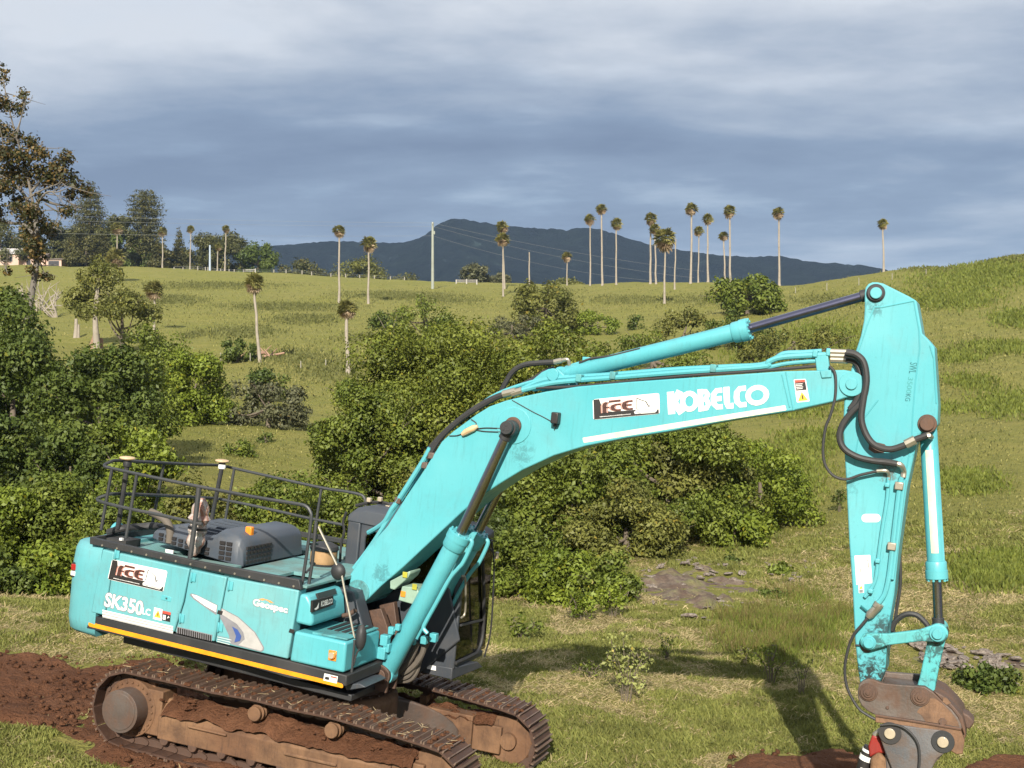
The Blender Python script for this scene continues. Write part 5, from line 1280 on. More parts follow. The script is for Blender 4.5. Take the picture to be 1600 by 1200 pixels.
# side links (both sides) and the bucket link
def bar(px0, px1, y0, y1, w0, w1, mid, name, mat, bevel=.012):
    A_, B_ = np.array(u(*px0, y0)), np.array(u(*px1, y0)); d = (B_ - A_)/np.linalg.norm(B_ - A_); n_ = np.array((-d[1], d[0])); L = np.linalg.norm(B_ - A_)
    pts = []
    for a in range(90, 271, 20): pts.append(A_ + w0*(d*math.cos(R(a)) + n_*math.sin(R(a))))
    pts.append(A_ + d*L*.28 - n_*mid); pts.append(A_ + d*L*.75 - n_*mid)
    for a in range(-90, 91, 20): pts.append(B_ + w1*(d*math.cos(R(a)) + n_*math.sin(R(a))))
    pts.append(A_ + d*L*.75 + n_*mid); pts.append(A_ + d*L*.28 + n_*mid)
    return MB().prism([tuple(p) for p in pts], y0, y1).build(name, M[mat], EX, bevel)
for ya, yb in ((-.36, -.29), (.29, .36)):
    lk = bar((1358, 1003), (1466, 990), ya, yb, .095, .10, .06, 'side_link', 'teal_link')
    if ya < 0:
        lk['label'] = 'near side link'
        pin('link_pin', 1358, 1004, ya, .058, 'teal', lk, .075, .05); pin('link_pin', 1465, 990, ya, .055, 'teal', lk, .085, .05)
    else: lk['label'] = 'far side link'
tp_ = MB(); c = u3(1358, 1004, 0); tp_.cyl((c[0], -.285, c[2]), (c[0], .285, c[2]), .06, 16); c = u3(1465, 990, 0); tp_.cyl((c[0], -.285, c[2]), (c[0], .285, c[2]), .06, 16); tp_.build('link_shaft', M['steel'], EX)
bl_ = bar((1465, 991), (1444, 1088), -.25, .25, .09, .10, .085, 'bucket_link', 'teal_link')

# ================= quick hitch and tool
HY = -.34
def hp(x, y, pl=HY): return u(1330 + x/7.5, 1040 + y/7.5, pl)
hpts = [(75,290),(95,215),(140,175),(200,155),(260,165),(330,195),(400,212),(620,228),(780,240),(860,245),(960,310),(1060,410),(1180,520),(1250,610),(1285,680),(1300,745),(1100,708),(800,655),(500,612),(280,580),(190,535),(120,470),(80,390)]
hm = MB(); hm.prism([hp(*p) for p in hpts], HY, HY + .07); hm.prism([hp(*p) for p in hpts], -HY - .07, -HY)
ip = [(330,260),(700,300),(1000,400),(1180,560),(1260,700),(1000,680),(600,615),(330,570)]
hm.prism([hp(*p) for p in ip], HY + .071, -HY - .071)
HIT = hm.build('quick_hitch', M['greysteel'], EX, .012)
wo = MB(); wo.add([u3(1330 + x/7.5, 1040 + y/7.5, HY - .003) for x, y in ((900,385),(980,385),(1060,440),(1170,545),(1240,640),(1270,720),(1100,690),(870,655),(830,590),(770,545),(800,500),(860,470))], [tuple(range(12))]); wo.build('worn_paint', M['orange'], HIT, smooth=0, normals=False)
sh = MB(); sh.prism([hp(960,300), hp(1075,355), hp(1200,480), hp(1300,600), hp(1330,720), hp(1345,860), hp(1300,750), hp(1250,610), hp(1180,520), hp(1060,410)], HY + .01, -HY - .01); sho = sh.build('rear_guard', M['steel'], HIT, .01)
hk = MB(); hk.prism([hp(1290,600), hp(1370,640), hp(1440,720), hp(1390,800), hp(1335,800)], -.12, .12); hk.build('rear_hook', M['steel'], HIT, .015)
op = MB(); op.add([u3(1330 + x/7.5, 1040 + y/7.5, HY - .004 + .002) for x, y in ((1080,365),(1120,380),(1170,440),(1120,460),(1070,420))], [(0, 1, 2, 3, 4)]); op.build('worn_paint', M['orange'], HIT, smooth=0, normals=False)
def rings(cx, cy, rs, mat, parent, name, y=HY):
    c = u3(1330 + cx/7.5, 1040 + cy/7.5, y); b = MB(); k = 0
    for i, r in enumerate(rs): b.cyl((c[0], y - .016*(i+1), c[2]), (c[0], y - .016*i - .0006, c[2]), r, 30)
    return b.build(name, M[mat], parent, .004, 1)
rings(200, 310, (.098, .080, .050, .022), 'steel', HIT, 'hitch_pin'); rings(808, 362, (.100, .082, .052, .024), 'steel', HIT, 'hitch_pin')
rings(1072, 655, (.040,), 'steel', HIT, 'lock_pin'); rings(425, 490, (.018,), 'steel', HIT, 'grease_nipple')
lf = MB(); lf.prism([hp(283, 588), hp(800, 668), hp(1280, 748), hp(1330, 870), hp(1310, 1030), hp(1240, 1040), hp(1150, 990), hp(1200, 900), hp(1160, 800), hp(700, 715), hp(285, 665)], HY - .015, HY + .06); lf.prism([hp(283, 588), hp(800, 668), hp(1280, 748), hp(1330, 870), hp(1310, 1030), hp(1150, 990), hp(1160, 800), hp(700, 715), hp(285, 665)], -HY - .06, -HY + .015)
lfo = lf.build('lower_flange', M['orange'], HIT, .01)
seam_ = MB(); seam_.tube([u3(1330 + x/7.5, 1040 + y/7.5, HY - .02) for x, y in ((285, 585), (800, 664), (1290, 748))], .014, 6); seam_.build('seam_bar', M['steel'], HIT)
TY = HY - .03
tl_ = MB(); tp2 = [hp(x, y, TY) for x, y in ((330,720),(400,690),(520,690),(800,730),(1080,765),(1170,800),(1205,880),(1190,950),(1120,1010),(1010,1090),(950,1200),(900,1330),(520,1330),(470,1200),(430,1100),(390,1000),(345,870))]
tl_.prism(tp2, TY, TY + .06); tl_.prism(tp2, -TY - .06, -TY)
TOOL = tl_.build('tilt_ear', M['slate'], EX, .012); TOOL['label'] = 'scuffed slate grey ears of the attachment pinned under the hitch'
core_ = MB(); core_.prism([hp(x, y, 0) for x, y in ((420,780),(1050,820),(1100,950),(960,1100),(900,1400),(480,1400),(430,1100))], TY + .061, -TY - .061); core_.build('attachment_body', M['slate'], EX, .02)
for cx, cy in ((455, 790), (1075, 890)):
    rings(cx, cy, (.118,), 'black', TOOL, 'pin_ring', TY); c = u3(1330 + cx/7.5, 1040 + cy/7.5, TY); b = MB(); b.cyl((c[0], TY - .045, c[2]), (c[0], TY - .0175, c[2]), .058, 28); b.build('pin_end', M['tanband'] if 0 else M['lens_clear'], TOOL, .008)
rd_ = MB(); rd_.prism([hp(x, y, -.2) for x, y in ((250,800),(335,815),(400,985),(415,1020),(330,1010),(270,1035),(222,1065),(205,930))], -.26, -.04)
RED = rd_.build('red_cheek', M['red'], EX, .02, 3); RED['label'] = 'red cheek of the attachment'
cy_ = MB(); P_ = [hp(225, 960, -.15), hp(200, 1010, -.15), hp(165, 1110, -.15), hp(140, 1200, -.15), hp(125, 1330, -.15)]
cy_.tube([(p[0], -.15, p[1]) for p in P_], .07, 16); CYL = cy_.build('striped_arm', M['vblack'], EX)
for (x, y), (x2, y2) in (((212, 980), (202, 1010)), ((186, 1050), (166, 1105)), ((152, 1185), (145, 1215))):
    b = MB(); a_, b2 = hp(x, y, -.15), hp(x2, y2, -.15); b.tube([(a_[0], -.15, a_[1]), (b2[0], -.15, b2[1])], .0725, 16); b.build('white_band', M['white'], CYL)
b = MB(); a_ = hp(322, 790, -.18); b.tube([(a_[0] - .04, -.22, a_[1] - .03), (a_[0] + .03, -.22, a_[1] + .05)], .035, 10); b.build('bright_bolt', M['fitting'], RED, .008)
kn = MB(); kn.prism([hp(x, y, -.25) for x, y in ((230,1075),(325,1005),(420,1090),(450,1180),(430,1330),(220,1330))], -.30, .1); kn.build('attachment_knuckle', M['tan'], EX, .03)
# ------------------------------------------------------------------ vegetation
def leaf_mat(name, trans=0.27, rough=0.55):
    m = bpy.data.materials.new(name); m.use_nodes = True; nt = m.node_tree; n = nt.nodes; n.clear()
    out = n.new('ShaderNodeOutputMaterial'); at = n.new('ShaderNodeAttribute'); at.attribute_name = 'leafcol'
    p = n.new('ShaderNodeBsdfPrincipled'); p.inputs['Roughness'].default_value = rough; p.inputs['Specular IOR Level'].default_value = 0.35
    t = n.new('ShaderNodeBsdfTranslucent'); mx = n.new('ShaderNodeMixShader'); mx.inputs[0].default_value = trans
    co = worldco(nt); c = rgb(nt, at.outputs['Color'], (0.5, 0.5, 0.5), 0.0)
    hs = n.new('ShaderNodeHueSaturation'); nt.links.new(at.outputs['Color'], hs.inputs['Color'])
    mr = n.new('ShaderNodeMapRange'); mr.inputs['From Min'].default_value = .3; mr.inputs['From Max'].default_value = .7; mr.inputs['To Min'].default_value = .75; mr.inputs['To Max'].default_value = 1.3
    nt.links.new(noise(nt, co, 1.3, 3), mr.inputs['Value']); nt.links.new(mr.outputs[0], hs.inputs['Value'])
    nt.links.new(hs.outputs[0], p.inputs['Base Color']); nt.links.new(hs.outputs[0], t.inputs['Color'])
    nt.links.new(p.outputs[0], mx.inputs[1]); nt.links.new(t.outputs[0], mx.inputs[2]); nt.links.new(mx.outputs[0], out.inputs['Surface'])
    return m
M['leaf'] = leaf_mat('leaf'); M['grass'] = leaf_mat('grass_blade', 0.35, 0.7)
M['bark'] = worn('grey_bark', (0.12, 0.095, 0.07), (0.05, 0.04, 0.03), 0.9, 0, 0.8, scale=3, bump_s=0.6, streak=False)
M['palebark'] = worn('pale_bark', (0.27, 0.235, 0.19), (0.15, 0.12, 0.09), 0.9, 0, 0.7, scale=2, bump_s=0.5, streak=False)
M['greybark'] = worn('grey_limbs', (0.135, 0.12, 0.10), (0.08, 0.065, 0.055), 0.9, 0, 0.7, scale=2, bump_s=0.5, streak=False)
M['deadwood'] = worn('bleached_wood', (0.27, 0.235, 0.19), (0.16, 0.13, 0.10), 0.9, 0, 0.6, scale=2, bump_s=0.4, streak=False)
M['redwood'] = worn('red_brown_wood', (0.27, 0.165, 0.11), (0.10, 0.06, 0.04), 0.9, 0, 0.6, scale=2, bump_s=0.4)

def leaves_mesh(name, P, N, size, col, mat, aspect=0.55, r=None):
    """one bent rhombus per leaf: P centres, N leaf normals, col rgb"""
    r = r or rng; n = len(P)
    N = N / (np.linalg.norm(N, axis=1, keepdims=True) + 1e-9)
    a = r.normal(size=(n, 3)); T = np.cross(N, a); T /= (np.linalg.norm(T, axis=1, keepdims=True) + 1e-9); B = np.cross(N, T)
    s = size[:, None] if hasattr(size, '__len__') else np.full((n, 1), size)
    v = np.empty((n, 4, 3)); bend = N * s * 0.12
    v[:, 0] = P - T*s*.5 - bend; v[:, 1] = P - B*s*aspect*.5 + bend; v[:, 2] = P + T*s*.5 - bend; v[:, 3] = P + B*s*aspect*.5 + bend
    me = bpy.data.meshes.new(name); fast_mesh(me, v.reshape(-1, 3), np.arange(4*n).reshape(n, 4))
    at = me.attributes.new('leafcol', 'FLOAT_COLOR', 'POINT')
    c = np.ones((n, 4, 4), np.float32); c[:, :, :3] = col[:, None, :]
    at.data.foreach_set('color', c.ravel()); me.materials.append(mat)
    return me
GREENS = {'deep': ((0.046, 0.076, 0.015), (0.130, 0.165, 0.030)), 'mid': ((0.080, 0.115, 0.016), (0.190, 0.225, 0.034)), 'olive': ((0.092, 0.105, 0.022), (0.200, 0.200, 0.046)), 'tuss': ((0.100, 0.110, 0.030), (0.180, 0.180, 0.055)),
          'lime': ((0.105, 0.150, 0.016), (0.215, 0.260, 0.032)), 'grey': ((0.085, 0.092, 0.045), (0.150, 0.150, 0.075)), 'pine': ((0.058, 0.062, 0.020), (0.118, 0.112, 0.034)),
          'brown': ((0.085, 0.060, 0.020), (0.23, 0.155, 0.050)), 'far': ((0.062, 0.070, 0.024), (0.130, 0.130, 0.042)), 'yellowish': ((0.20, 0.19, 0.055), (0.31, 0.285, 0.095)), 'sunlit': ((0.080, 0.110, 0.015), (0.205, 0.230, 0.034)), 'pale': ((0.20, 0.22, 0.060), (0.34, 0.36, 0.12)), 'drygrass': ((0.24, 0.195, 0.075), (0.40, 0.32, 0.14)), 'sedge': ((0.13, 0.105, 0.034), (0.21, 0.17, 0.058)), 'fern': ((0.105, 0.135, 0.020), (0.185, 0.205, 0.036))}
def crown(clumps, n, leaf, pal, r, up=0.35, shell=0.5, spread=None, mat='leaf', name='crown', aspect=0.55, mixw=0.02):
    C_ = np.array(clumps, float); w = (C_[:, 3]*C_[:, 4] + C_[:, 4]*C_[:, 5])/2; k = r.choice(len(C_), n, p=w/w.sum())
    d = r.normal(size=(n, 3)); d /= np.linalg.norm(d, axis=1, keepdims=True)
    rad = shell + (1.06 - shell)*r.random(n)**0.6; o_ = r.random(n) < .15; rad[o_] *= 1.05 + .5*r.random(o_.sum())**2
    # twigs bunch the leaves: cluster them in sprays
    P = C_[k, :3] + d*C_[k, 3:6]*rad[:, None] + r.normal(size=(n, 3))*leaf*.5
    N = d*0.85 + r.normal(size=(n, 3))*0.5 + np.array((0, 0, up))
    a, b = (np.array(x) for x in GREENS[pal]); coff = r.random(len(C_))
    t = np.clip(0.55*coff[k] + 0.45*r.random(n) + .0, 0, 1)[:, None]
    col = a*(1-t) + b*t
    odd = r.random(n) < mixw; col[odd] = col[odd]*np.array((1.5, 1.15, .8))
    return leaves_mesh(name, P, N, leaf*(0.45 + 1.1*r.random(n)**1.3), col, M[mat], aspect, r)
def clump_cloud(c, rx, ry, rz, K, r, f=(.26, .42), low=-.75, fill=.55, solid=False):
    out = []
    while len(out) < K:
        d = r.normal(size=3); d /= np.linalg.norm(d)
        if d[2] < low: continue
        if d[2] < 0 and solid: d[:2] /= max(np.hypot(d[0], d[1]), .35)
        q = fill + (1 - fill)*r.random()**.7; s = f[0] + (f[1]-f[0])*r.random()
        m = min(rx, rz)*1.0
        out.append((c[0] + d[0]*rx*(q - s*.45), c[1] + d[1]*ry*(q - s*.45), c[2] + d[2]*rz*(q - s*.6), m*s*(.6+.9*r.random()), m*s*(.6+.9*r.random()), m*s*(.5+.6*r.random())))
    return out
def trunk_mesh(root, top, r0, clumps, r, limbs=5, mat='bark'):
    mb = MB(); a = np.array(root, float); b = np.array(top, float); m = a*.5 + b*.5 + r.normal(size=3)*np.linalg.norm(b-a)*.05
    P = spline([a, m, b], 4); mb.tube(P, list(np.linspace(r0*1.25, r0*.45, len(P))), 8)
    ids = r.permutation(len(clumps))[:limbs]
    for i in ids:
        t = .35 + .55*r.random(); s = np.array(P[int(t*(len(P)-1))]); e = np.array(clumps[i][:3]); mid = s*.45 + e*.55 + np.array((0, 0, -.12*np.linalg.norm(e-s)))
        Q = spline([s, mid, e], 3); mb.tube(Q, list(np.linspace(r0*.5, r0*.12, len(Q))), 6)
    for i in [k for k in ids for _ in range(3)]:      # bare twigs that stick out of the leaves
        c = np.array(clumps[i][:3]); d = c - np.array((0, 0, c[2]*.5)); d /= np.linalg.norm(d) + 1e-6; q = np.array(clumps[i][3:6])
        e = c + (d + r.normal(size=3)*.3)*q*(1.1 + .35*r.random()); mb.tube([tuple(c), tuple((c+e)/2 + r.normal(size=3)*q*.08), tuple(e)], [r0*.10, r0*.07, r0*.025], 5)
    return mb.mesh('trunk', M[mat], 60)
def boxw(x0, x1, yt, yb, Y):
    """photo box at distance Y -> centre x, z, half width, half height"""
    return ((x0+x1)/2 - 800)/F*Y, CH - ((yt+yb)/2 - 600)/F*Y, (x1-x0)/2/F*Y, (yb-yt)/2/F*Y
TSEED = [100]
def tree(name, label, cat, x0, x1, yt, yb, Y_, n, leaf, pal, K=22, group=None, f=(.26, .42), depth=.9, limbs=5, r0=None, mat='bark', sink=0.0, up=.35, low=-.75, shell=.5, aspect=.55, trunk=True, fill=.55):
    TSEED[0] += 1; r = np.random.default_rng(TSEED[0])
    Y = Y_ or ground_at((x0+x1)/2, yb, 27)[1]
    cx, cz, rx, rz = boxw(x0, x1, yt, yb, Y); g = gz1(cx, Y) - sink
    solid = name in ('broadleaf_tree', 'bush', 'round_bush', 'round_tree') or (name == 'ridge_tree' and pal != 'grey')
    if solid:
        rx *= 1.10; rz *= 1.07
        zb = min(cz - rz, g + .1); zt = cz + rz; n = int(n*min((zt - zb)/(2*rz), 1.8)); K = int(K*min((zt - zb)/(2*rz), 1.6)); cz, rz = (zb + zt)/2, (zt - zb)/2; low = -1.0
    n = int(n*.70); leaf *= 1.14
    o = empty(name, (cx, Y, g)); tag(o, label, cat, group)
    cl = [(c[0], c[1], c[2], *c[3:]) for c in clump_cloud((0, 0, cz - g), rx, max(rx*depth, .3), rz, K, r, f, low, fill, solid)]
    if solid:      # leaves right down to the ground
        for k in range(max(4, K//3)):
            a = r.random()*6.28; q = .35 + .5*r.random(); s = min(rx, rz)*(f[0] + (f[1]-f[0])*r.random()); cl.append((math.cos(a)*rx*q, math.sin(a)*max(rx*depth, .3)*q, max(s*.5, (.05 + .35*r.random())*2*rz*.6), s, s, s*.8))
    c = link_mesh('crown', crown(cl, n, leaf, pal, r, up, shell, aspect=aspect), None, o)
    if trunk: link_mesh('trunk', trunk_mesh((0, 0, -.3), (0, 0, max((cz - g)*1.05, .5)), r0 or max(.05, rx*.055), cl, r, limbs, mat), None, o)
    return o
# --- the big green tree in the middle and its companions (about 50 m away)
B = 1.0
tree('broadleaf_tree', 'large bright green bushy tree right behind the boom, biggest in view', 'tree', 520, 850, 492, 820, 53, 110000, .12, 'sunlit', 84, f=(.15, .25), r0=.25, fill=.5)
tree('broadleaf_tree', 'green tree crown just below the arm cylinder, merging with the biggest tree', 'tree', 735, 985, 498, 790, 52, 72000, .12, 'sunlit', 60, f=(.16, .26))
tree('broadleaf_tree', 'olive green tree on the left flank of the biggest tree, above the deck rails', 'tree', 480, 670, 580, 850, 50, 56000, .125, 'mid', 54, f=(.15, .26))
tree('broadleaf_tree', 'shaggy green tree under the middle of the boom', 'tree', 765, 1005, 665, 940, 45, 52000, .13, 'mid', 52, f=(.15, .26))
tree('broadleaf_tree', 'dull green tree below the company sign on the boom', 'tree', 925, 1170, 630, 880, 46, 54000, .12, 'mid', 50, f=(.15, .26))
tree('broadleaf_tree', 'dark shaded tree between the shaggy green tree and the stony bare patch', 'tree', 880, 1075, 750, 905, 42.5, 30000, .12, 'olive', 34, f=(.2, .32))
tree('bush', 'bright green bush tapering down to the pasture left of the arm', 'bush', 1085, 1290, 685, 830, 49, 26000, .12, 'lime', 34, f=(.2, .36), low=-.4)
tree('bush', 'green bush with bright tips at the right foot of the trees', 'bush', 1090, 1200, 790, 860, 45, 7000, .13, 'lime', 14, f=(.25, .42), low=-.3)
tree('bush', 'small dark round bush on the pasture left of the biggest tree', 'bush', 573, 622, 489, 532, None, 3000, .30, 'deep', 9, f=(.35, .5), low=-.5)
tree('bush', 'rounded green bush at the top left of the biggest tree', 'bush', 612, 718, 465, 530, None, 6500, .30, 'mid', 16, f=(.28, .42), low=-.5)
tree('round_tree', 'dark olive dome shaped tree on the pasture below the ridge palms', 'tree', 792, 912, 438, 520, None, 9000, .38, 'olive', 26, f=(.22, .36), low=-.4)
tree('bush', 'pale olive scrub in front of the dark dome shaped tree', 'bush', 750, 850, 490, 528, None, 4500, .26, 'grey', 16, f=(.25, .4), low=-.2)
tree('bush', 'vivid green low bush right of the dark dome shaped tree', 'bush', 900, 968, 486, 522, None, 4200, .27, 'lime', 12, f=(.3, .45), low=-.2)
tree('bush', 'tiny upright bush alone on the slope right of the vivid green bush', 'bush', 983, 1004, 488, 515, None, 900, .26, 'deep', 5, f=(.4, .6), low=-.5)
tree('round_tree', 'clipped looking round green tree at the foot of the ridge palms', 'tree', 1111, 1224, 425, 490, None, 11000, .42, 'mid', 30, f=(.22, .36), low=-.6)
tree('bush', 'dark scrubby bush below the leaning middle ridge palm', 'bush', 1030, 1115, 484, 540, None, 5500, .27, 'olive', 18, f=(.25, .4), low=-.2)
tree('bush', 'dark scrubby bush beneath the round green tree', 'bush', 1090, 1225, 484, 545, None, 6500, .27, 'deep', 20, f=(.24, .4), low=-.1)
tree('bush', 'green scrub patch above the collar of the arm cylinder', 'bush', 930, 1120, 518, 585, None, 7000, .22, 'mid', 24, f=(.25, .4), low=.0)
tree('bush', 'rough scrub band under the chrome rod', 'bush', 1150, 1330, 505, 565, None, 6000, .24, 'olive', 24, f=(.25, .4), low=.1)
tree('bush', 'low green scrub under the arm cylinder', 'bush', 980, 1200, 555, 630, None, 7500, .19, 'mid', 24, f=(.22, .4), low=.1)
# --- left hand side
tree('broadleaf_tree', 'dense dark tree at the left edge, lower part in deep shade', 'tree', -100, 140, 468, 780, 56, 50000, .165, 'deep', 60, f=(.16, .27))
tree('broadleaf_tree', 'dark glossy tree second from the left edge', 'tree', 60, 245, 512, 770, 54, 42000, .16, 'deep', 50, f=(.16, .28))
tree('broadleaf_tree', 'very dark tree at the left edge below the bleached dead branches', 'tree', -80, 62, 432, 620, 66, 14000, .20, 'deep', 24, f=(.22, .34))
tree('broadleaf_tree', 'green tree between the dark trees and the round bushes on the left', 'tree', 95, 262, 535, 700, 62, 28000, .16, 'mid', 36, f=(.2, .33))
tree('round_bush', 'large rounded green bush left of the shaded grass', 'bush', 160, 295, 505, 660, 84, 26000, .18, 'mid', 36, f=(.22, .34))
tree('round_bush', 'large rounded yellow green bush beside the shaded grass', 'bush', 258, 356, 535, 668, 80, 22000, .175, 'lime', 32, f=(.22, .34))
tree('bush', 'dark leaning shrub in front of the white trunked palm', 'bush', 392, 448, 562, 628, None, 4500, .22, 'deep', 11, f=(.3, .45))
tree('bush', 'grey twiggy scrub on the slope right of the dark leaning shrub', 'bush', 355, 485, 590, 668, None, 8500, .19, 'grey', 26, f=(.22, .36))
tree('bush', 'fallen bush top lying beside the broken logs', 'bush', 338, 402, 530, 566, None, 2800, .27, 'deep', 9, f=(.3, .45), low=-.2)
tree('spreading_tree', 'flat topped loose tree on the hillside left of the leftmost hillside palm', 'tree', 98, 205, 400, 505, 150, 9500, .28, 'olive', 22, f=(.2, .36), r0=.35, mat='palebark')
tree('spreading_tree', 'dull green tree behind the two pale stumps', 'tree', 118, 262, 448, 530, 140, 9000, .27, 'olive', 22, f=(.24, .38), low=-.3)
tree('bush', 'bright leafy bush behind the rear antenna', 'bush', 165, 275, 662, 770, 39, 8000, .13, 'lime', 18, f=(.25, .38), low=-.4)
tree('bush', 'small round bush on the shaded grass patch', 'bush', 348, 398, 684, 712, None, 1500, .14, 'mid', 6, f=(.4, .6), low=-.1)
tree('bush', 'tiny bush by the edge of the shaded grass patch', 'bush', 405, 424, 674, 692, None, 500, .13, 'deep', 4, f=(.4, .6), low=-.1)
near_bush = [(-70,60,740,900,33,'lime','yellow green thicket at the left edge'),(20,150,725,850,34,'mid','leafy thicket left of the deck rails, second from the left edge'),
 (120,260,745,880,33,'mid','leafy thicket showing through the rear of the deck rails'),(240,380,745,870,34,'olive','dull thicket behind the plastic wrapped stack'),
 (360,500,735,860,35,'mid','green thicket behind the middle of the far deck rail'),(470,590,745,850,37,'mid','green thicket left of the cab roof'),
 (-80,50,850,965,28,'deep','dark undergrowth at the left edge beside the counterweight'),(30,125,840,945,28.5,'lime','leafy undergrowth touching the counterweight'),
 (760,860,810,945,33,'mid','green bush right of the cab'),(825,930,840,950,32,'lime','yellow tipped bush in front of the trees, right of the cab'),(905,990,860,955,31.5,'mid','small leafy bush left of the stony bare patch'),
 (690,800,760,900,38,'deep','shaded bush seen between the boom cylinders and the trees')]
for x0, x1, yt, yb, Y, pal, lab in near_bush:
    tree('bush', lab, 'bush', x0, x1, yt, yb, Y, int((x1-x0)*(yb-yt)*.95), .095, pal, 30, f=(.22, .38), low=-.3, limbs=4)
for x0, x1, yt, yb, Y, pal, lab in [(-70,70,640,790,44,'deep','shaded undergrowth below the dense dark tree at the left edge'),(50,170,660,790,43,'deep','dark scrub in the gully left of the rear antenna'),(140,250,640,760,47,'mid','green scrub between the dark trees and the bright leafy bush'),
 (980,1170,640,830,47.5,'olive','dull crown filling the gap behind the company sign'),(600,780,500,700,56,'sunlit','sunlit crown at the heart of the biggest tree mass'),(545,720,515,720,55,'sunlit','sunlit crown on the upper left shoulder of the biggest tree mass'),(680,900,488,640,55,'sunlit','sunlit crown at the very top of the biggest tree mass'),(850,1010,515,640,57,'sunlit','low green crown beneath the arm cylinder, right of the boom lug'),(520,640,620,780,52,'olive','shaded crown left of the hose bend on the boom'),(820,960,520,660,55,'lime','bright sunlit crown right above the boom lug'),(640,790,640,860,47,'olive','shaded crown behind the bend of the boom'),
 (1010,1120,560,690,62,'mid','rounded green crown above the maker name on the boom'),(300,372,590,655,88,'deep','dark bush behind the large yellow green bush')]:
    tree('bush', lab, 'bush', x0, x1, yt, yb, Y, int((x1-x0)*(yb-yt)*.85), .14 if Y < 60 else .17, pal, 30, f=(.18, .3), low=-.4)
# --- far tree line on the ridge
far = [(60,170,370,416,428,'far','dark hedge of trees below the left tall pine'),(150,245,362,416,430,'deep','dark green trees below the bigger tall pine'),(270,330,392,420,428,'far','low dark trees around the small conifer'),(-60,60,338,414,420,'far','broad dark tree at the left edge behind the farmhouse'),(40,125,345,414,425,'far','dark spreading tree right of the farmhouse'),(105,165,352,415,415,'pine','dark tree in front of the left tall pine'),
 (155,212,333,416,425,'far','brown topped round tree left of the bigger tall pine'),(236,268,378,417,420,'pine','low dark tree between the bigger tall pine and the small conifer'),(300,388,360,422,425,'far','wide dome shaped fig tree on the left ridge'),
 (372,435,378,424,420,'deep','green tree at the right end of the wide fig'),(432,508,402,430,440,'far','low spreading tree on the ridge, left of the tallest left palm'),(505,542,415,432,445,'far','low scrub tree on the ridge behind the tallest left palm'),
 (533,603,397,435,430,'olive','loose olive tree on the ridge behind the leaning palm'),(596,662,417,440,435,'far','flat tree row at the right end of the left tree line'),
 (718,768,409,450,390,'grey','grey thin leaved tree beside the white gate'),(762,800,428,450,395,'grey','low grey tree behind the double palm'),(862,918,432,452,385,'olive','low olive tree top peeping over the ridge')]
for x0, x1, yt, yb, Y, pal, lab in far:
    tree('ridge_tree', lab, 'tree', x0, x1, yt, yb, Y, int((x1-x0)*(yb-yt)*3.2) + 500, .60, pal, 22, f=(.22, .38), low=-.8, limbs=3)
def conifer(label, px, yt, yb, w, Y, shape, n, tiers):
    TSEED[0] += 1; r = np.random.default_rng(TSEED[0])
    x = (px-800)/F*Y; zt = CH - (yt-600)/F*Y; g = gz1(x, Y); H = zt - g; o = empty('pine_tree', (x, Y, g)); tag(o, label, 'tree')
    mb = MB(); mb.tube([(0, 0, 0), (0, 0, H*.97)], [H*.018, H*.004], 8); link_mesh('trunk', mb.mesh('trunk', M['bark'], 60), None, o)
    wm = w/2/F*Y; cl = []
    for i in range(tiers):
        t = (i + .5)/tiers; z = H*(.08 + .92*t); rad = wm*shape(t)
        k = 6 + int(4*(1-t))
        for j in range(k):
            a = 2*math.pi*(j + r.random()*.6)/k; q = .55 + .2*r.random()
            cl.append((math.cos(a)*rad*q, math.sin(a)*rad*q, z + r.normal()*H*.008, rad*.42*abs(math.cos(a)) + rad*.22, rad*.42*abs(math.sin(a)) + rad*.22, H/tiers*.34))
    link_mesh('crown', crown(cl, n, .52, 'pine', r, .5, .2), None, o)
    return o
conifer('left one of the two tall tiered pines, behind the brown tree', 141, 282, 412, 62, 430, lambda t: np.interp(t, [0, .35, .6, .85, 1], [1, .92, .8, .5, .16]), 20000, 17)
conifer('bigger tall tiered pine with a blunt flattened top', 227, 297, 416, 60, 430, lambda t: np.interp(t, [0, .3, .45, .55, .7, .9, 1], [1, .95, .8, .72, .85, .75, .35]), 22000, 17)
conifer('small pointed dark conifer on the left ridge', 280, 353, 418, 32, 425, lambda t: 1.02 - t, 6000, 10)
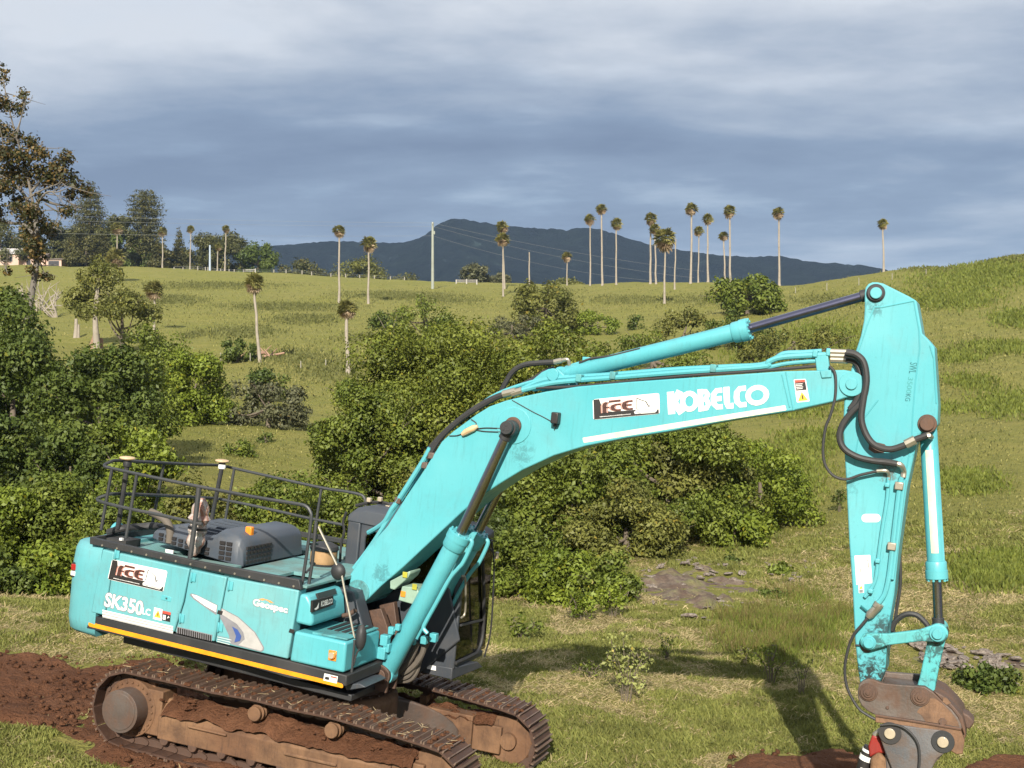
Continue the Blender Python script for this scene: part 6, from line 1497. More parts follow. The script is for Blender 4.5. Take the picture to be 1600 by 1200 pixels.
# --- palms
def frond_meshes():
    """a fan palm crown: petioles with pleated fan blades, and a skirt of dead fronds below"""
    live, dead = [], []
    for v in range(3):
        r = np.random.default_rng(900 + v)
        for lst, n, lo, hi, cols in ((live, 56, -20, 85, ((0.110, 0.115, 0.030), (0.250, 0.225, 0.070))), (dead, 34, -80, -10, ((0.28, 0.205, 0.125), (0.48, 0.37, 0.245)))):
            V = []; Q = []; C_ = []
            for i in range(n):
                az = 2*math.pi*(i*0.618 + r.random()*.1); el = R(lo + (hi-lo)*((i + r.random())/n))
                L = (.60 + .18*r.random())*(1 if lo > -60 else .9); d = np.array((math.cos(az)*math.cos(el), math.sin(az)*math.cos(el), math.sin(el)))
                side = np.cross(d, (0, 0, 1)); side /= (np.linalg.norm(side) + 1e-6); upv = np.cross(side, d)
                c = d*L*.55; t = r.random(); col = np.array(cols[0])*(1-t) + np.array(cols[1])*t
                b = len(V)
                V += [d*0.04 + side*.012, d*.04 - side*.012, c - side*.015, c + side*.015]; Q.append((b, b+1, b+2, b+3)); C_ += [col]*4
                k = 8
                for j in range(k):
                    a0 = R(-95 + 190*j/k); a1 = R(-95 + 190*(j+.8)/k); am_ = (a0+a1)/2; bl = L*.62*(1 - .25*abs(am_)/1.6)
                    tip = c + (d*math.cos(am_) + side*math.sin(am_))*bl - np.array((0, 0, 1))*bl*.22*(1 + .4*r.random())
                    p0 = c + (d*math.cos(a0) + side*math.sin(a0))*bl*.55 + upv*.03; p1 = c + (d*math.cos(a1) + side*math.sin(a1))*bl*.55 - upv*.03
                    b = len(V); V += [c, p0, tip, p1]; Q.append((b, b+1, b+2, b+3)); C_ += [col*(.8 + .4*r.random())]*4
            me = bpy.data.meshes.new('palm_crown' if lst is live else 'dead_fronds'); fast_mesh(me, np.array(V), np.array(Q))
            at = me.attributes.new('leafcol', 'FLOAT_COLOR', 'POINT'); at.data.foreach_set('color', np.c_[np.array(C_), np.ones(len(C_))].astype(np.float32).ravel()); me.materials.append(M['leaf'])
            lst.append(me)
    return live, dead
LIVE, DEAD = frond_meshes()
def palm(label, bx, by, tx, ty, dia, Y=None, bare=False, group=None, dark=1.0):
    TSEED[0] += 1; r = np.random.default_rng(TSEED[0])
    if Y is None: x, Y, g = ground_at(bx, by, 60)
    else: x = (bx-800)/F*Y; g = gz1(x, Y)
    zt = CH - (ty-600)/F*Y; xt = (tx-800)/F*Y; H = zt - g; rad = dia/2/F*Y*1.42
    o = empty('palm_tree', (x, Y, g)); tag(o, label, 'palm', group)
    mb = MB(); bendx = xt - x; w = max(.17, .0075*H + .10)*(.85 + .3*r.random())
    P = [(bendx*t + r.normal()*.05*(0 < t < 1) + .25*math.sin(t*3.1)*np.sign(bendx + .001)*(abs(bendx) > .8), 0, H*t - .3*(t == 0)) for t in (0, .03, .2, .4, .6, .8, 1)]
    mb.tube(P, [w*1.7, w*1.25, w, w*.9, w*.85, w*.8, w*.75], 10)
    link_mesh('trunk', mb.mesh('trunk', M['palebark'], 60), None, o)
    if not bare:
        v = r.integers(3)
        for nm, lst, s in (('crown', LIVE, 1.0), ('dead_fronds', DEAD, .95)):
            c = link_mesh(nm, lst[v], None, o); c.location = (bendx, 0, H); vs = .88 + .26*r.random(); c.scale = (rad*s, rad*s, rad*s*vs); c.rotation_euler = (r.normal()*.2, r.normal()*.2, r.random()*6.3)
    return o
PALMS = [
 ('tallest palm on the left half of the ridge, leaning tree to its right', 530, 474, 530, 361, 21),
 ('palm with a shaggy brown skirt in front of the olive ridge tree', 576, 474, 576, 381, 26),
 ('white trunked curved palm beside the fallen logs', 405, 566, 397, 443, 33),
 ('palm with a thin straight trunk against the left side of the biggest tree', 543, 586, 543, 484, 34),
 ('leftmost palm on the open hillside, standing among bushes', 241, 515, 241, 454, 33),
 ('front one of the two overlapping palms before the mountain', 786, 464, 786, 375, 24),
 ('rear one of the two overlapping palms before the mountain', 788, 452, 785, 355, 20),
 ('short palm alone on the ridge between the bare pole and the trio', 886, 446, 886, 401, 17),
 ('left palm of the ridge trio', 922, 446, 922, 343, 18),
 ('tallest palm of the ridge trio, in its middle', 941, 446, 940, 327, 19),
 ('right palm of the ridge trio', 963, 445, 963, 350, 19),
 ('back left palm of the crowded ridge cluster', 1016, 443, 1017, 342, 21),
 ('palm half hidden behind the big bushy headed palm', 1025, 444, 1023, 358, 19),
 ('big bushy headed palm nearest on the ridge slope', 1038, 474, 1039, 375, 38),
 ('tallest palm right of the bushy headed palm', 1079, 443, 1081, 327, 22),
 ('short palm with a pale skirt between two tall ridge palms', 1091, 441, 1092, 361, 17),
 ('medium palm right of the short pale skirted palm', 1106, 440, 1106, 343, 18),
 ('short palm touching a taller palm above the round green tree', 1133, 437, 1131, 369, 17),
 ('tall palm above the round green tree, left of its centre', 1141, 436, 1140, 331, 21),
 ('tall palm at the right end of the round green tree', 1218, 434, 1217, 333, 21),
 ('lone distant palm at the far right of the ridge', 1381, 424, 1379, 350, 18),
 ('palm with a bluish trunk in front of the bigger tall pine', 254, 418, 254, 363, 16),
 ('thin small headed palm right of the small conifer', 297, 420, 298, 359, 13),
 ('thin small headed palm in front of the wide fig tree', 351, 423, 353, 358, 13),
 ('short palm just left of the palm in front of the fig', 339, 421, 341, 387, 12),
 ('brownish palm in front of the brown topped round tree', 183, 414, 183, 357, 20),
 ('squat palm with a pale shaggy head above the spreading hillside tree', 183, 440, 181, 404, 32),
]
for lab, bx, by, tx, ty, dia in PALMS:
    palm(lab, bx, by, tx, ty, dia, group='tall fan palms on the pasture')
palm('bare headless palm trunk right of the bushy headed palm', 1054, 452, 1056, 374, 0, bare=True)
palm('headless pale palm trunk right of the double palm', 827, 448, 827, 394, 0, bare=True)
# --- autumn brown tree at the top left
def brown_tree():
    r = np.random.default_rng(77); Y = 74.0
    x = (48-800)/F*Y; g = gz1(x, Y); o = empty('brown_tree', (x, Y, g)); tag(o, 'tall sparse tree with golden brown leaves and bare grey limbs at the left edge', 'tree')
    w = lambda px, py, dy=0: ((px-800)/F*(Y+dy) - x, dy, CH - (py-600)/F*(Y+dy) - g)
    mb = MB()
    limbs = [([(40, 520), (48, 470), (56, 420), (58, 370), (54, 330)], .22, .13), ([(54, 335), (38, 305), (18, 285), (-10, 270), (-40, 262)], .11, .05), ([(54, 335), (62, 312), (82, 318), (104, 322), (128, 326)], .13, .03),
     ([(54, 330), (48, 300), (40, 260), (26, 215), (14, 170), (4, 120)], .10, .025), ([(48, 300), (66, 280), (84, 262), (100, 246)], .09, .03), ([(40, 260), (58, 240), (66, 222)], .07, .02), ([(26, 215), (34, 180), (42, 150)], .05, .015),
     ([(60, 380), (40, 352), (10, 348), (-30, 335)], .12, .04), ([(58, 400), (66, 420), (72, 432)], .05, .015), ([(62, 312), (74, 300), (90, 300), (110, 292)], .07, .02), ([(70, 318), (90, 330), (110, 330), (122, 322)], .05, .02), ([(44, 310), (60, 300), (78, 292), (96, 285)], .07, .02), ([(-10, 270), (4, 230), (0, 200)], .07, .02), ([(58, 390), (76, 370), (90, 340)], .06, .02), ([(-20, 395), (5, 412), (12, 428)], .06, .015)]
    tips = []
    for pts, a, b in limbs:
        dy = r.normal()*.4; P = spline([w(p[0], p[1], dy*i/len(pts)*2) for i, p in enumerate(pts)], 4); mb.tube(P, list(np.linspace(a, b, len(P))), 7)
        for q in P[3::3]:
            for _ in range(2):
                e = np.array(q) + r.normal(size=3)*np.array((.8, .8, .6)); m = (np.array(q) + e)/2 + r.normal(size=3)*.15; mb.tube([q, tuple(m), tuple(e)], [.035, .02, .008], 5); tips.append(tuple(e))
    link_mesh('trunk', mb.mesh('trunk', M['greybark'], 60), None, o)
    cl = []
    spots = [(4,118,9,22),(-2,158,16,14),(12,165,12,12),(36,148,10,9),(30,170,10,14),(2,205,16,16),(22,214,14,16),(10,240,24,20),(48,222,14,12),(62,240,15,16),(35,245,18,14),(20,268,26,16),(58,268,20,16),(86,262,16,20),(104,246,13,14),(98,276,20,18),(118,288,12,18),(76,284,16,14),(40,284,18,12),(8,292,20,14),(110,305,10,10),(135,300,14,10),(64,308,8,10),(30,312,12,8),(105,330,14,8),(70,350,12,14),(78,362,10,12),(50,352,24,26),(54,385,18,22),(60,402,12,14),(44,330,24,14),(22,322,14,8),(-14,330,24,20),(48,420,8,6),(70,432,14,5),(12,424,7,6),(-20,290,26,30),(-20,230,20,30)]
    for px, py, a, b in spots:
        q = w(px, py, r.normal()*.7); cl.append((q[0], q[1], q[2], a*.9/F*Y, a/F*Y*1.2, b*.9/F*Y))
    c = link_mesh('crown', crown(cl, 12500, .19, 'brown', r, .1, .15, aspect=.6), None, o)
    # a third of the leaves are still dark green
    at = c.data.attributes['leafcol']; n = len(at.data); col = np.empty(n*4, np.float32); at.data.foreach_get('color', col); col = col.reshape(-1, 4, 4)
    k = r.random(len(col)) < .55; col[k, :, :3] = np.array((.055, .060, .020)); at.data.foreach_set('color', col.ravel())
brown_tree()
# --- dead wood
def deadtree(label, px, py, Y_, hpx, n, spread, seed, mat='deadwood', name='dead_tree'):
    r = np.random.default_rng(seed); x, Y, g = ground_at(px, py, 60); h = hpx/F*Y; o = MB()
    for i in range(n):
        a = r.normal()*spread; e = np.array((math.sin(a)*h, r.normal()*h*.3, math.cos(a)*h*(.6 + .4*r.random()))); m = e*.5 + r.normal(size=3)*h*.08
        o.tube(spline([(r.normal()*.1, 0, -.6), m, e], 3), list(np.linspace(.07, .015, 7)*Y/80), 6)
        for k in range(3): s = m*(1-.3*k) + e*.3*k; t = s + r.normal(size=3)*h*.22 + np.array((0, 0, h*.1)); o.tube([tuple(s), tuple(t)], [.035*Y/80, .008*Y/80], 5)
    ob = o.build(name, M[mat], None, smooth=60); ob.location = (x, Y, g); tag(ob, label, 'dead tree')
deadtree('bleached dead branches at the left, nearest the left edge', 42, 478, 74, 40, 5, .7, 5)
deadtree('bleached dead tree with a fan of bare branches', 62, 486, 76, 48, 7, .45, 6)
deadtree('bleached dead tree leaning beside the spreading hillside tree', 90, 496, 78, 50, 7, .45, 7)
def stump(label, px0, py0, px1, py1, Y_, r0, mat):
    Y = ground_at(px0, py0, 60)[1]; r0 = r0*Y/84
    a = np.array(((px0-800)/F*Y, Y, CH - (py0-600)/F*Y)); b = np.array(((px1-800)/F*Y, Y, CH - (py1-600)/F*Y)); o = MB()
    g = gz1(a[0], Y); low = np.array((a[0], 0*Y, -1.5)); d = b - a
    o.tube([tuple(-d*.3), (0, 0, 0), tuple(d*.5 + np.array((.05, 0, 0))), tuple(d)], [r0*1.5, r0*1.2, r0, r0*.75], 9); o.tube([(r0*1.5, 0, -.3), tuple(d*.7 + np.array((r0*1.4, 0, 0)))], [r0*.8, r0*.4], 7)
    ob = o.build('tree_stump', M[mat], None, smooth=60); ob.location = a; tag(ob, label, 'stump')
stump('pale split stump left of the red brown stump', 118, 528, 119, 498, 84, .13, 'palebark'); stump('red brown broken stump among the left bushes', 146, 545, 151, 521, 83, .28, 'redwood')
def log(label, pts, Y, r0):
    P = [((p[0]-800)/F*Y, Y + .3*i, CH - (p[1]-600)/F*Y) for i, p in enumerate(pts)]; b = np.array(P[0]); o = MB(); Q = [tuple(np.array(p) - b) for p in P]; o.tube(Q, list(np.linspace(r0, r0*.35, len(Q))), 8)
    for k in (1, -1): s = np.array(Q[len(Q)//2]); o.tube([tuple(s), tuple(s + np.array((.7*k, .3, .8)))], [r0*.4, .03], 6)
    ob = o.build('fallen_log', M['redwood'], None, smooth=60); ob.location = b; tag(ob, label, 'log')
xl, Yl, _ = ground_at(405, 562, 80)
log('long fallen log right of the white trunked palm', [(380, 567), (400, 560), (420, 556), (442, 551)], Yl + 1.5, .28); log('short broken log crossing the long fallen log', [(402, 552), (412, 551), (420, 558)], Yl + 2.5, .24); log('pile of broken bark left of the white trunked palm', [(358, 564), (370, 563), (378, 562)], Yl + 1.0, .35)
# ------------------------------------------------------------------ poles, wires, fences, farmhouse
M['pole'] = worn('weathered_pole', (0.25, 0.27, 0.23), (0.16, 0.15, 0.13), 0.85, 0, 0.5, scale=.6)
M['post'] = worn('grey_post', (0.27, 0.25, 0.21), (0.18, 0.15, 0.12), 0.9, 0, 0.5, scale=2)
M['wire'] = plain('wire', (0.30, 0.31, 0.32), 0.5, 0.3)
M['whitewood'] = plain('white_rail_paint', (0.34, 0.32, 0.29), 0.6)
M['bluepole'] = plain('blue_grey_paint', (0.36, 0.43, 0.52), 0.6)
def at_px(px, py, Y): return Vector(((px-800)/F*Y, Y, CH - (py-600)/F*Y))
def pole(name, label, px, pyt, pyb, Y, r, mat, arms=False):
    p = at_px(px, pyb, Y); g = gz1(p.x, Y); h = CH - (pyt-600)/F*Y - g; o = empty(name, (p.x, Y, g)); tag(o, label, 'pole')
    b = MB(); b.tube([(0, 0, -.5), (0, 0, h)], [r*1.2, r*.85], 10); b.build('shaft', M[mat], o)
    if arms:
        b = MB(); b.box(-.06, .06, -.9, .9, h - .55, h - .40); b.build('cross_arm', M['post'], o)
        for y in (-.8, 0, .8):
            b = MB(); b.lathe((0, y, h - .40), [(.03, .0), (.07, .03), (.05, .10), (.06, .16), (.02, .2)], 8); b.build('insulator', M['white'], o)
        b = MB(); b.lathe((.38, -.2, h - 2.9), [(.05, 0), (.2, .03), (.2, .75), (.05, .8)], 12); b.box(.12, .3, -.25, -.15, h - 2.6, h - 2.5); b.build('transformer', M['pole'], o)
    return o, g, h
po, pg, ph = pole('power_pole', 'power pole left of the mountain summit, carrying the wires', 676, 347, 444, 300, .30, 'pole', True)
pole('marker_pole', 'thin blue grey pole in front of the fig tree', 328, 383, 422, 400, .30, 'bluepole')
def wire(label, a, b, sag, r=.022):
    P = [tuple(a*(1-t) + b*t - Vector((0, 0, sag*4*t*(1-t)))) for t in np.linspace(0, 1, 24)]
    o = MB().tube(P, r, 5, False).build('power_line', M['wire'], None, normals=False); tag(o, label, 'wire', 'wires on the power pole')
top = Vector((po.location.x, po.location.y, pg + ph))
for i, (dz, e, l0, s) in enumerate(((-.2, (1100, 424), (-80, 330), 1.0), (-1.0, (1085, 434), (-80, 338), 1.4), (-3.2, (1040, 440), (-80, 360), 1.8))):
    wire(('top', 'middle', 'lowest')[i] + ' wire running from the power pole down to the right across the mountain', top + Vector((0, 0, dz)), at_px(*e, 340), s)
    wire(('top', 'middle', 'lowest')[i] + ' wire running level from the power pole to the left edge', top + Vector((0, 0, dz)), at_px(l0[0], l0[1], 360), .6)
def post(px, pyt, pyb, Y, r, label, group, mat='post', name='fence_post'):
    p = at_px(px, pyb, Y); g = gz1(p.x, Y); h = (pyb - pyt)/F*Y; b = MB(); b.tube([(0, 0, -.3), (0, 0, h)], [r, r*.9], 7); o = b.build(name, M[mat]); o.location = (p.x, Y, g); return tag(o, label, 'post', group)
for i, (px, pt, pb) in enumerate(((1243, 449, 459), (1292, 442, 453), (1342, 434, 446), (1394, 427, 438), (1447, 420, 431))):
    x, Y, g = ground_at(px, pb, 90); post(px, pt, pb, Y, .06, ('first', 'second', 'third', 'fourth', 'fifth')[i] + ' thin fence post from the round green tree along the right ridge', 'thin posts along the right ridge')
for i, (px, pt, pb) in enumerate(((345, 551, 565), (391, 551, 566), (470, 564, 577), (509, 562, 573))):
    x, Y, g = ground_at(px, pb, 60); post(px, pt, pb, Y, .05, ('left thin post below the fallen bush top', 'thin post just left of the white trunked palm foot', 'short post between the white trunked palm and the straight palm', 'tiny post left of the straight trunked palm foot')[i], 'thin posts at the foot of the hillside')
LF = [(272, 418), (286, 418.5), (309, 419), (321, 420), (325, 420), (345, 421), (358, 421.5), (366, 422), (428, 424.5), (447, 426.5), (472, 429), (487, 430), (517, 432), (540, 433), (562, 434), (585, 436), (610, 437.5), (632, 439)]
for px, pb in LF:
    post(px, pb - (6 if px > 300 else 4), pb, 396 - max(0, (px - 400))*.12, .17, 'pale fence post in the line along the left ridge', 'pale posts along the left ridge')
fw = MB(); 
for dy in (.5, 1.0): fw.tube([((px-800)/F*(396 - max(0, (px-400))*.12), 396 - max(0, (px-400))*.12, gz1((px-800)/F*396, 396 - max(0, (px-400))*.12) + dy) for px, pb in LF], .02, 4)
tag(fw.build('fence_wire', M['wire']), 'fine wire strung between the pale posts on the left ridge', 'wire')
def gate(label, x0, x1, yt, yb, Y, mid=True):
    a, b = at_px(x0, yb, Y), at_px(x1, yb, Y); g = gz1((a.x + b.x)/2, Y); o = empty('white_gate', ((a.x+b.x)/2, Y, g)); tag(o, label, 'gate'); hw = (b.x - a.x)/2; h = (yb-yt)/F*Y
    for k, x in enumerate((-hw, 0, hw) if mid else (-hw, hw)):
        p = MB(); p.box(x - .16, x + .16, -.14, .14, -.3, h*(1.1 if k == 1 else 1)); p.build('gate_post', M['whitewood'], o)
    for z in (.9, .5): p = MB(); p.box(-hw, hw, .15, .21, h*z - .10, h*z + .06); p.build('gate_rail', M['whitewood'], o)
gate('white railed gate on the ridge left of the grey tree', 713, 745, 444, 451, 330)
gate('small white railed gate right of the wide fig tree', 380, 399, 420, 426, 392, False)
M['wall_pink'] = worn('pink_render', (0.52, 0.36, 0.29), (0.3, 0.2, 0.16), 0.8, 0, 0.3, scale=.3); M['roof_pale'] = plain('pale_roof', (0.52, 0.50, 0.50), 0.6); M['dark_open'] = plain('dark_opening', (0.03, 0.03, 0.035), 0.4); M['roof_tin'] = plain('tin_roof', (0.34, 0.28, 0.25), 0.6)
def house(name, label, x0, x1, yt, yb, Y, roofh, wins, rm='roof_pale'):
    a, b = at_px(x0, yb, Y), at_px(x1, yt, Y); cx = (a.x+b.x)/2; g = gz1(cx, Y); w = (b.x - a.x)/2; h = max((yb-yt)/F*Y, 1.5); o = empty(name, (cx, Y, g)); tag(o, label, 'house')
    p = MB(); p.box(-w, w, 0, 7, -.5, h); p.build('wall', M['wall_pink'], o)
    p = MB(); p.prismx([(-.5, h + .01), (7.5, h + .01), (3.5, h + roofh)], -w - .4, w + .4); p.build('roof', M[rm], o)
    for t, ww, z0, z1 in wins:
        x = -w + 2*w*t; f = MB(); f.box(x - ww/2 - .1, x + ww/2 + .1, -.06, -.003, h*z0 - .1, h*z1 + .1); fo = f.build('window_frame', M['whitewood'], o); f = MB(); f.box(x - ww/2, x + ww/2, -.075, -.062, h*z0, h*z1); f.build('pane', M['dark_open'], fo)
house('farmhouse', 'pink walled farmhouse under the trees at the left edge', -30, 29, 397, 415, 412, 2.2, [(.2, 1, .4, .8), (.62, 1.0, .35, .8), (.8, .9, .35, .8)])
house('farm_shed', 'low pink shed right of the farmhouse, behind the brown tree', 34, 70, 400, 415, 415, 1.2, [(.3, 1.2, .0, .7), (.7, 1.2, .0, .7)], 'roof_tin')
house('farm_shed', 'small dark open shed at the right end of the farm buildings', 72, 96, 405, 416, 416, .7, [(.5, 3.4, .0, .8)], 'roof_tin')

# ------------------------------------------------------------------ rocks
def rock_mat():
    m, nt, p = principled('lichen_rock'); co = objco(nt)
    c = rgb(nt, (0.125, 0.098, 0.080), (0.31, 0.265, 0.225), noise(nt, co, 2.2, 5, .6, 0, .4, .62)); c = rgb(nt, c, (0.085, 0.06, 0.048), mulf(nt, noise(nt, co, 5, 5, .6, 0, .5, .7), .8))
    nt.links.new(c, p.inputs['Base Color']); p.inputs['Roughness'].default_value = .9; bump(nt, p, noise(nt, co, 6, 6, .7), .7, .05); return m
M['rock'] = rock_mat()
ROCKS = []
for v in range(5):
    r = np.random.default_rng(300 + v); bm = bmesh.new(); bmesh.ops.create_icosphere(bm, subdivisions=2, radius=1)
    for q in bm.verts:
        k = 1 + .28*r.normal() if r.random() < .35 else 1 + .10*r.normal(); q.co = Vector((q.co.x*k*1.15, q.co.y*k*.9, max(q.co.z, -.4)*k*.62))
    me = bpy.data.meshes.new('rock'); bm.to_mesh(me); bm.free(); me.materials.append(M['rock']); ROCKS.append(me)
def rocks(pix, n, smin, smax, label, group, seed):
    r = np.random.default_rng(seed); poly = np.array(pix); k = 0
    while k < n:
        px = r.uniform(poly[:, 0].min(), poly[:, 0].max()); py = r.uniform(poly[:, 1].min(), poly[:, 1].max())
        if poly_sd(np.array([px]), np.array([py]), pix)[0] < 0: continue
        x, y, z = ground_at(px, py, 22); s = smin + (smax-smin)*r.random()**2.2
        o = link_mesh('rock', ROCKS[r.integers(5)]); o.location = (x, y, z + s*.2 + .04); o.scale = (s*(1 + .5*r.random()), s, s*(.5 + .5*r.random())); o.rotation_euler = (r.normal()*.2, r.normal()*.2, r.random()*6.3); tag(o, label, 'rock', group); k += 1
rocks([(990,890),(1060,872),(1130,875),(1180,915),(1150,960),(1080,972),(1010,945)], 72, .03, .15, 'pale lichened rock in the stony patch below the trees', 'rocks in the stony patch', 1)
rocks([(1175,880),(1260,876),(1310,900),(1240,912),(1180,905)], 18, .04, .13, 'pale rock in the grass left of the arm', 'rocks in the grass left of the arm', 2)
rocks([(1420,1005),(1500,1012),(1600,1035),(1600,1058),(1510,1050),(1440,1042)], 80, .04, .16, 'pale rock in the strip behind the bucket linkage', 'rocks in the strip behind the linkage', 3)
rocks([(1100,930),(1330,905),(1340,1010),(1150,990)], 8, .03, .07, 'small pale stone among the brown sedge', 'stones among the sedge', 4)
rocks([(1575,1055),(1600,1055),(1600,1075),(1580,1075)], 2, .10, .2, 'grey boulder at the right edge beside dark tussocks', 'boulders at the right edge', 8)
# clods on the bare earth: nobody could count them
def clods():
    r = np.random.default_rng(9); V = []; Q = []
    base = [(-1,-.6,-.3),(.9,-.8,-.3),(1,.7,-.3),(-.8,.9,-.3),(-.5,-.4,.6),(.5,-.5,.5),(.6,.4,.6),(-.4,.5,.5)]; fs = [(0,3,2,1),(4,5,6,7),(0,1,5,4),(1,2,6,5),(2,3,7,6),(3,0,4,7)]
    pts = []
    for poly, wob, seed in SOILS[:3]:
        P = np.array(poly); A = np.ptp(P[:, 0])*np.ptp(P[:, 1]); n = int(min(7000, 90*A))
        x = r.uniform(P[:, 0].min(), P[:, 0].max(), n); y = r.uniform(P[:, 1].min(), P[:, 1].max(), n); k = poly_sd(x, y, poly) + wob*fract_noise(x, y, seed, 1.1) > .06; pts.append(np.c_[x[k], y[k]])
    pts = np.concatenate(pts); z = gz(pts[:, 0], pts[:, 1])
    for (x, y), zz in zip(pts, z):
        s = .007 + .04*r.random()**4; a = r.random()*6.3; b = len(V); c_, s_ = math.cos(a), math.sin(a)
        for p in base:
            j = 1 + .25*r.normal(); V.append((x + (p[0]*c_ - p[1]*s_)*s*j, y + (p[0]*s_ + p[1]*c_)*s*j, zz + .085 + p[2]*s*j))
        Q += [tuple(b + i for i in f) for f in fs]
    me = bpy.data.meshes.new('clods'); fast_mesh(me, np.array(V), np.array(Q)); me.materials.append(M['soil'])
    tag(link_mesh('soil_clods', me), 'loose crumbs of red earth lying on the bare ground', None, None, 'stuff')
clods()

# ------------------------------------------------------------------ saplings, sedge, bracken
def sapling(label, px, pyb, h_px, w_px, n, leaf, pal, seed, stems=6):
    r = np.random.default_rng(seed); x, Y, g = ground_at(px, pyb, 15); h = h_px/F*Y; w = w_px/F*Y; o = empty('sapling', (x, Y, g)); tag(o, label, 'plant')
    mb = MB(); cl = []
    for i in range(stems):
        a = 2*math.pi*i/stems + r.random(); q = .35 + .6*r.random(); e = np.array((math.cos(a)*w*.5*q, math.sin(a)*w*.4*q, h*(.6 + .4*r.random()))); m = e*.5 + np.array((-.12*e[0], 0, h*.04)); P = spline([(math.cos(a)*w*.06, math.sin(a)*w*.06, -.05), m, e], 4)
        mb.tube(P, list(np.linspace(.009, .004, len(P))), 5)
        for t in (.45, .65, .82, 1.0): q_ = np.array(P[min(int(t*len(P)), len(P)-1)]); s = w*.12*(.7 + .6*r.random()); q2 = q_ + r.normal(size=3)*w*.08; mb.tube([tuple(q_), tuple(q2)], [.008, .004], 4); cl.append((*q2, s, s, s*.9))
    link_mesh('stem', mb.mesh('stem', M['bark'], 60), None, o); link_mesh('foliage', crown(cl, n, leaf, pal, r, .4, .1, name='foliage'), None, o)
sapling('leafy yellow green sapling standing in the boom shadow', 978, 1096, 100, 95, 520, .065, 'pale', 1, 8)
sapling('small dark sapling behind the leafy one in the boom shadow', 1042, 1030, 36, 34, 130, .06, 'mid', 2)
sapling('low sparse weed left of the leafy sapling', 925, 1060, 26, 60, 160, .06, 'mid', 3)
sapling('feathery green weed at the bend of the arm shadow', 1205, 1068, 58, 60, 260, .055, 'lime', 4, 9)
sapling('thin leggy weed right of the arm shadow', 1252, 1085, 60, 46, 110, .05, 'lime', 5, 5)
sapling('bright leafy sapling left of the stony bare patch', 957, 965, 62, 62, 700, .09, 'lime', 6)
sapling('leafy green sapling at the edge of the grass below the bushes', 905, 968, 48, 70, 600, .09, 'lime', 7)
sapling('low leafy weed behind the far crawler', 815, 1000, 34, 70, 350, .08, 'mid', 8)
sapling('wispy weed on the grass above the boom shadow', 1165, 1040, 30, 40, 130, .06, 'olive', 9, 4)
sapling('dark tuft on the pasture left of the arm', 1312, 800, 34, 26, 260, .11, 'deep', 10, 5)
tree('bush', 'dark low shrub in the grass left of the arm', 'bush', 1190, 1252, 920, 946, 33.5, 1800, .10, 'deep', 8, f=(.35, .5), low=.0, trunk=False)
tree('bush', 'tiny dark shrub above the pale rocks', 'bush', 1133, 1156, 866, 884, 40.5, 500, .10, 'deep', 4, f=(.4, .6), low=.0, trunk=False)
tree('bush', 'small shrub among the pale rocks left of the arm', 'bush', 1205, 1245, 880, 898, 38.5, 900, .10, 'mid', 6, f=(.35, .5), low=.0, trunk=False)
tree('bush', 'dark green tussock bush at the right edge behind the linkage', 'bush', 1490, 1600, 1038, 1078, 23.8, 3800, .08, 'deep', 14, f=(.3, .45), low=.0, trunk=False)
def blades(name, label, spots, hgt, pal, seed, density, wdt=.02, kindstuff=True, leafy=False):
    """stands of grass-like blades or bracken over ellipses given in the photograph"""
    r = np.random.default_rng(seed); PP = []; HH = []
    for px, py, a, b, k in spots:
        n = int(density*k); q = r.normal(size=(n, 2))*.5; ang = np.hypot(q[:, 0], q[:, 1]) < 1.3; q = q[ang]
        for dx, dy in q[:]:
            PP.append((px + dx*a, py + dy*b))
    PP = np.array(PP)
    gx, gy, ok = ground_many(PP[:, 0], PP[:, 1]); G = np.c_[gx, gy][ok]; n = len(G)
    x = G[:, 0] + r.normal(size=n)*.12; y = G[:, 1] + r.normal(size=n)*G[:, 1]*.012; z = gz(x, y); sc = np.clip(y/60, .7, 2.4)
    h = hgt*(.5 + .8*r.random(n))*sc**.8; a = r.random(n)*6.28; w = wdt*sc*(.7 + .6*r.random(n))
    V = np.empty((n, 4, 3)); base = np.c_[x, y, z]
    lean = np.c_[r.normal(size=n)*.35, r.normal(size=n)*.35, np.ones(n)]*h[:, None]; side = np.c_[np.cos(a), np.sin(a), np.zeros(n)]*w[:, None]
    if leafy:
        V[:, 0] = base; V[:, 1] = base + lean*.5 - side; V[:, 2] = base + lean; V[:, 3] = base + lean*.5 + side
    else:
        V[:, 0] = base - side; V[:, 1] = base + side; V[:, 2] = base + lean + side*.2; V[:, 3] = base + lean - side*.2
    A_, B_ = (np.array(c) for c in GREENS[pal]); t = r.random((n, 1)); col = A_*(1-t) + B_*t
    me = bpy.data.meshes.new(name); fast_mesh(me, V.reshape(-1, 3), np.arange(4*n).reshape(n, 4)); at = me.attributes.new('leafcol', 'FLOAT_COLOR', 'POINT')
    c4 = np.ones((n, 4, 4), np.float32); c4[:, :, :3] = col[:, None, :]; at.data.foreach_set('color', c4.ravel()); me.materials.append(M['grass'])
    return tag(link_mesh(name, me), label, None, None, 'stuff')
rs = np.random.default_rng(15); SED = [(rs.uniform(1120, 1335), 0, rs.uniform(14, 34), rs.uniform(6, 13), rs.uniform(.25, .7)) for _ in range(22)]
SED = [(p[0], 975 - (p[0]-1120)*.12 + rs.normal()*24, p[2], p[3], p[4]) for p in SED]
blades('sedge', 'brown and green sedge in the damp dip left of the arm', SED, .30, 'sedge', 1, 700, .012)
blades('sedge', 'green grass standing among the brown sedge', [(p[0] + 12, p[1] + 3, p[2]*1.4, p[3]*1.3, p[4]) for p in SED], .28, 'mid', 2, 900, .012)
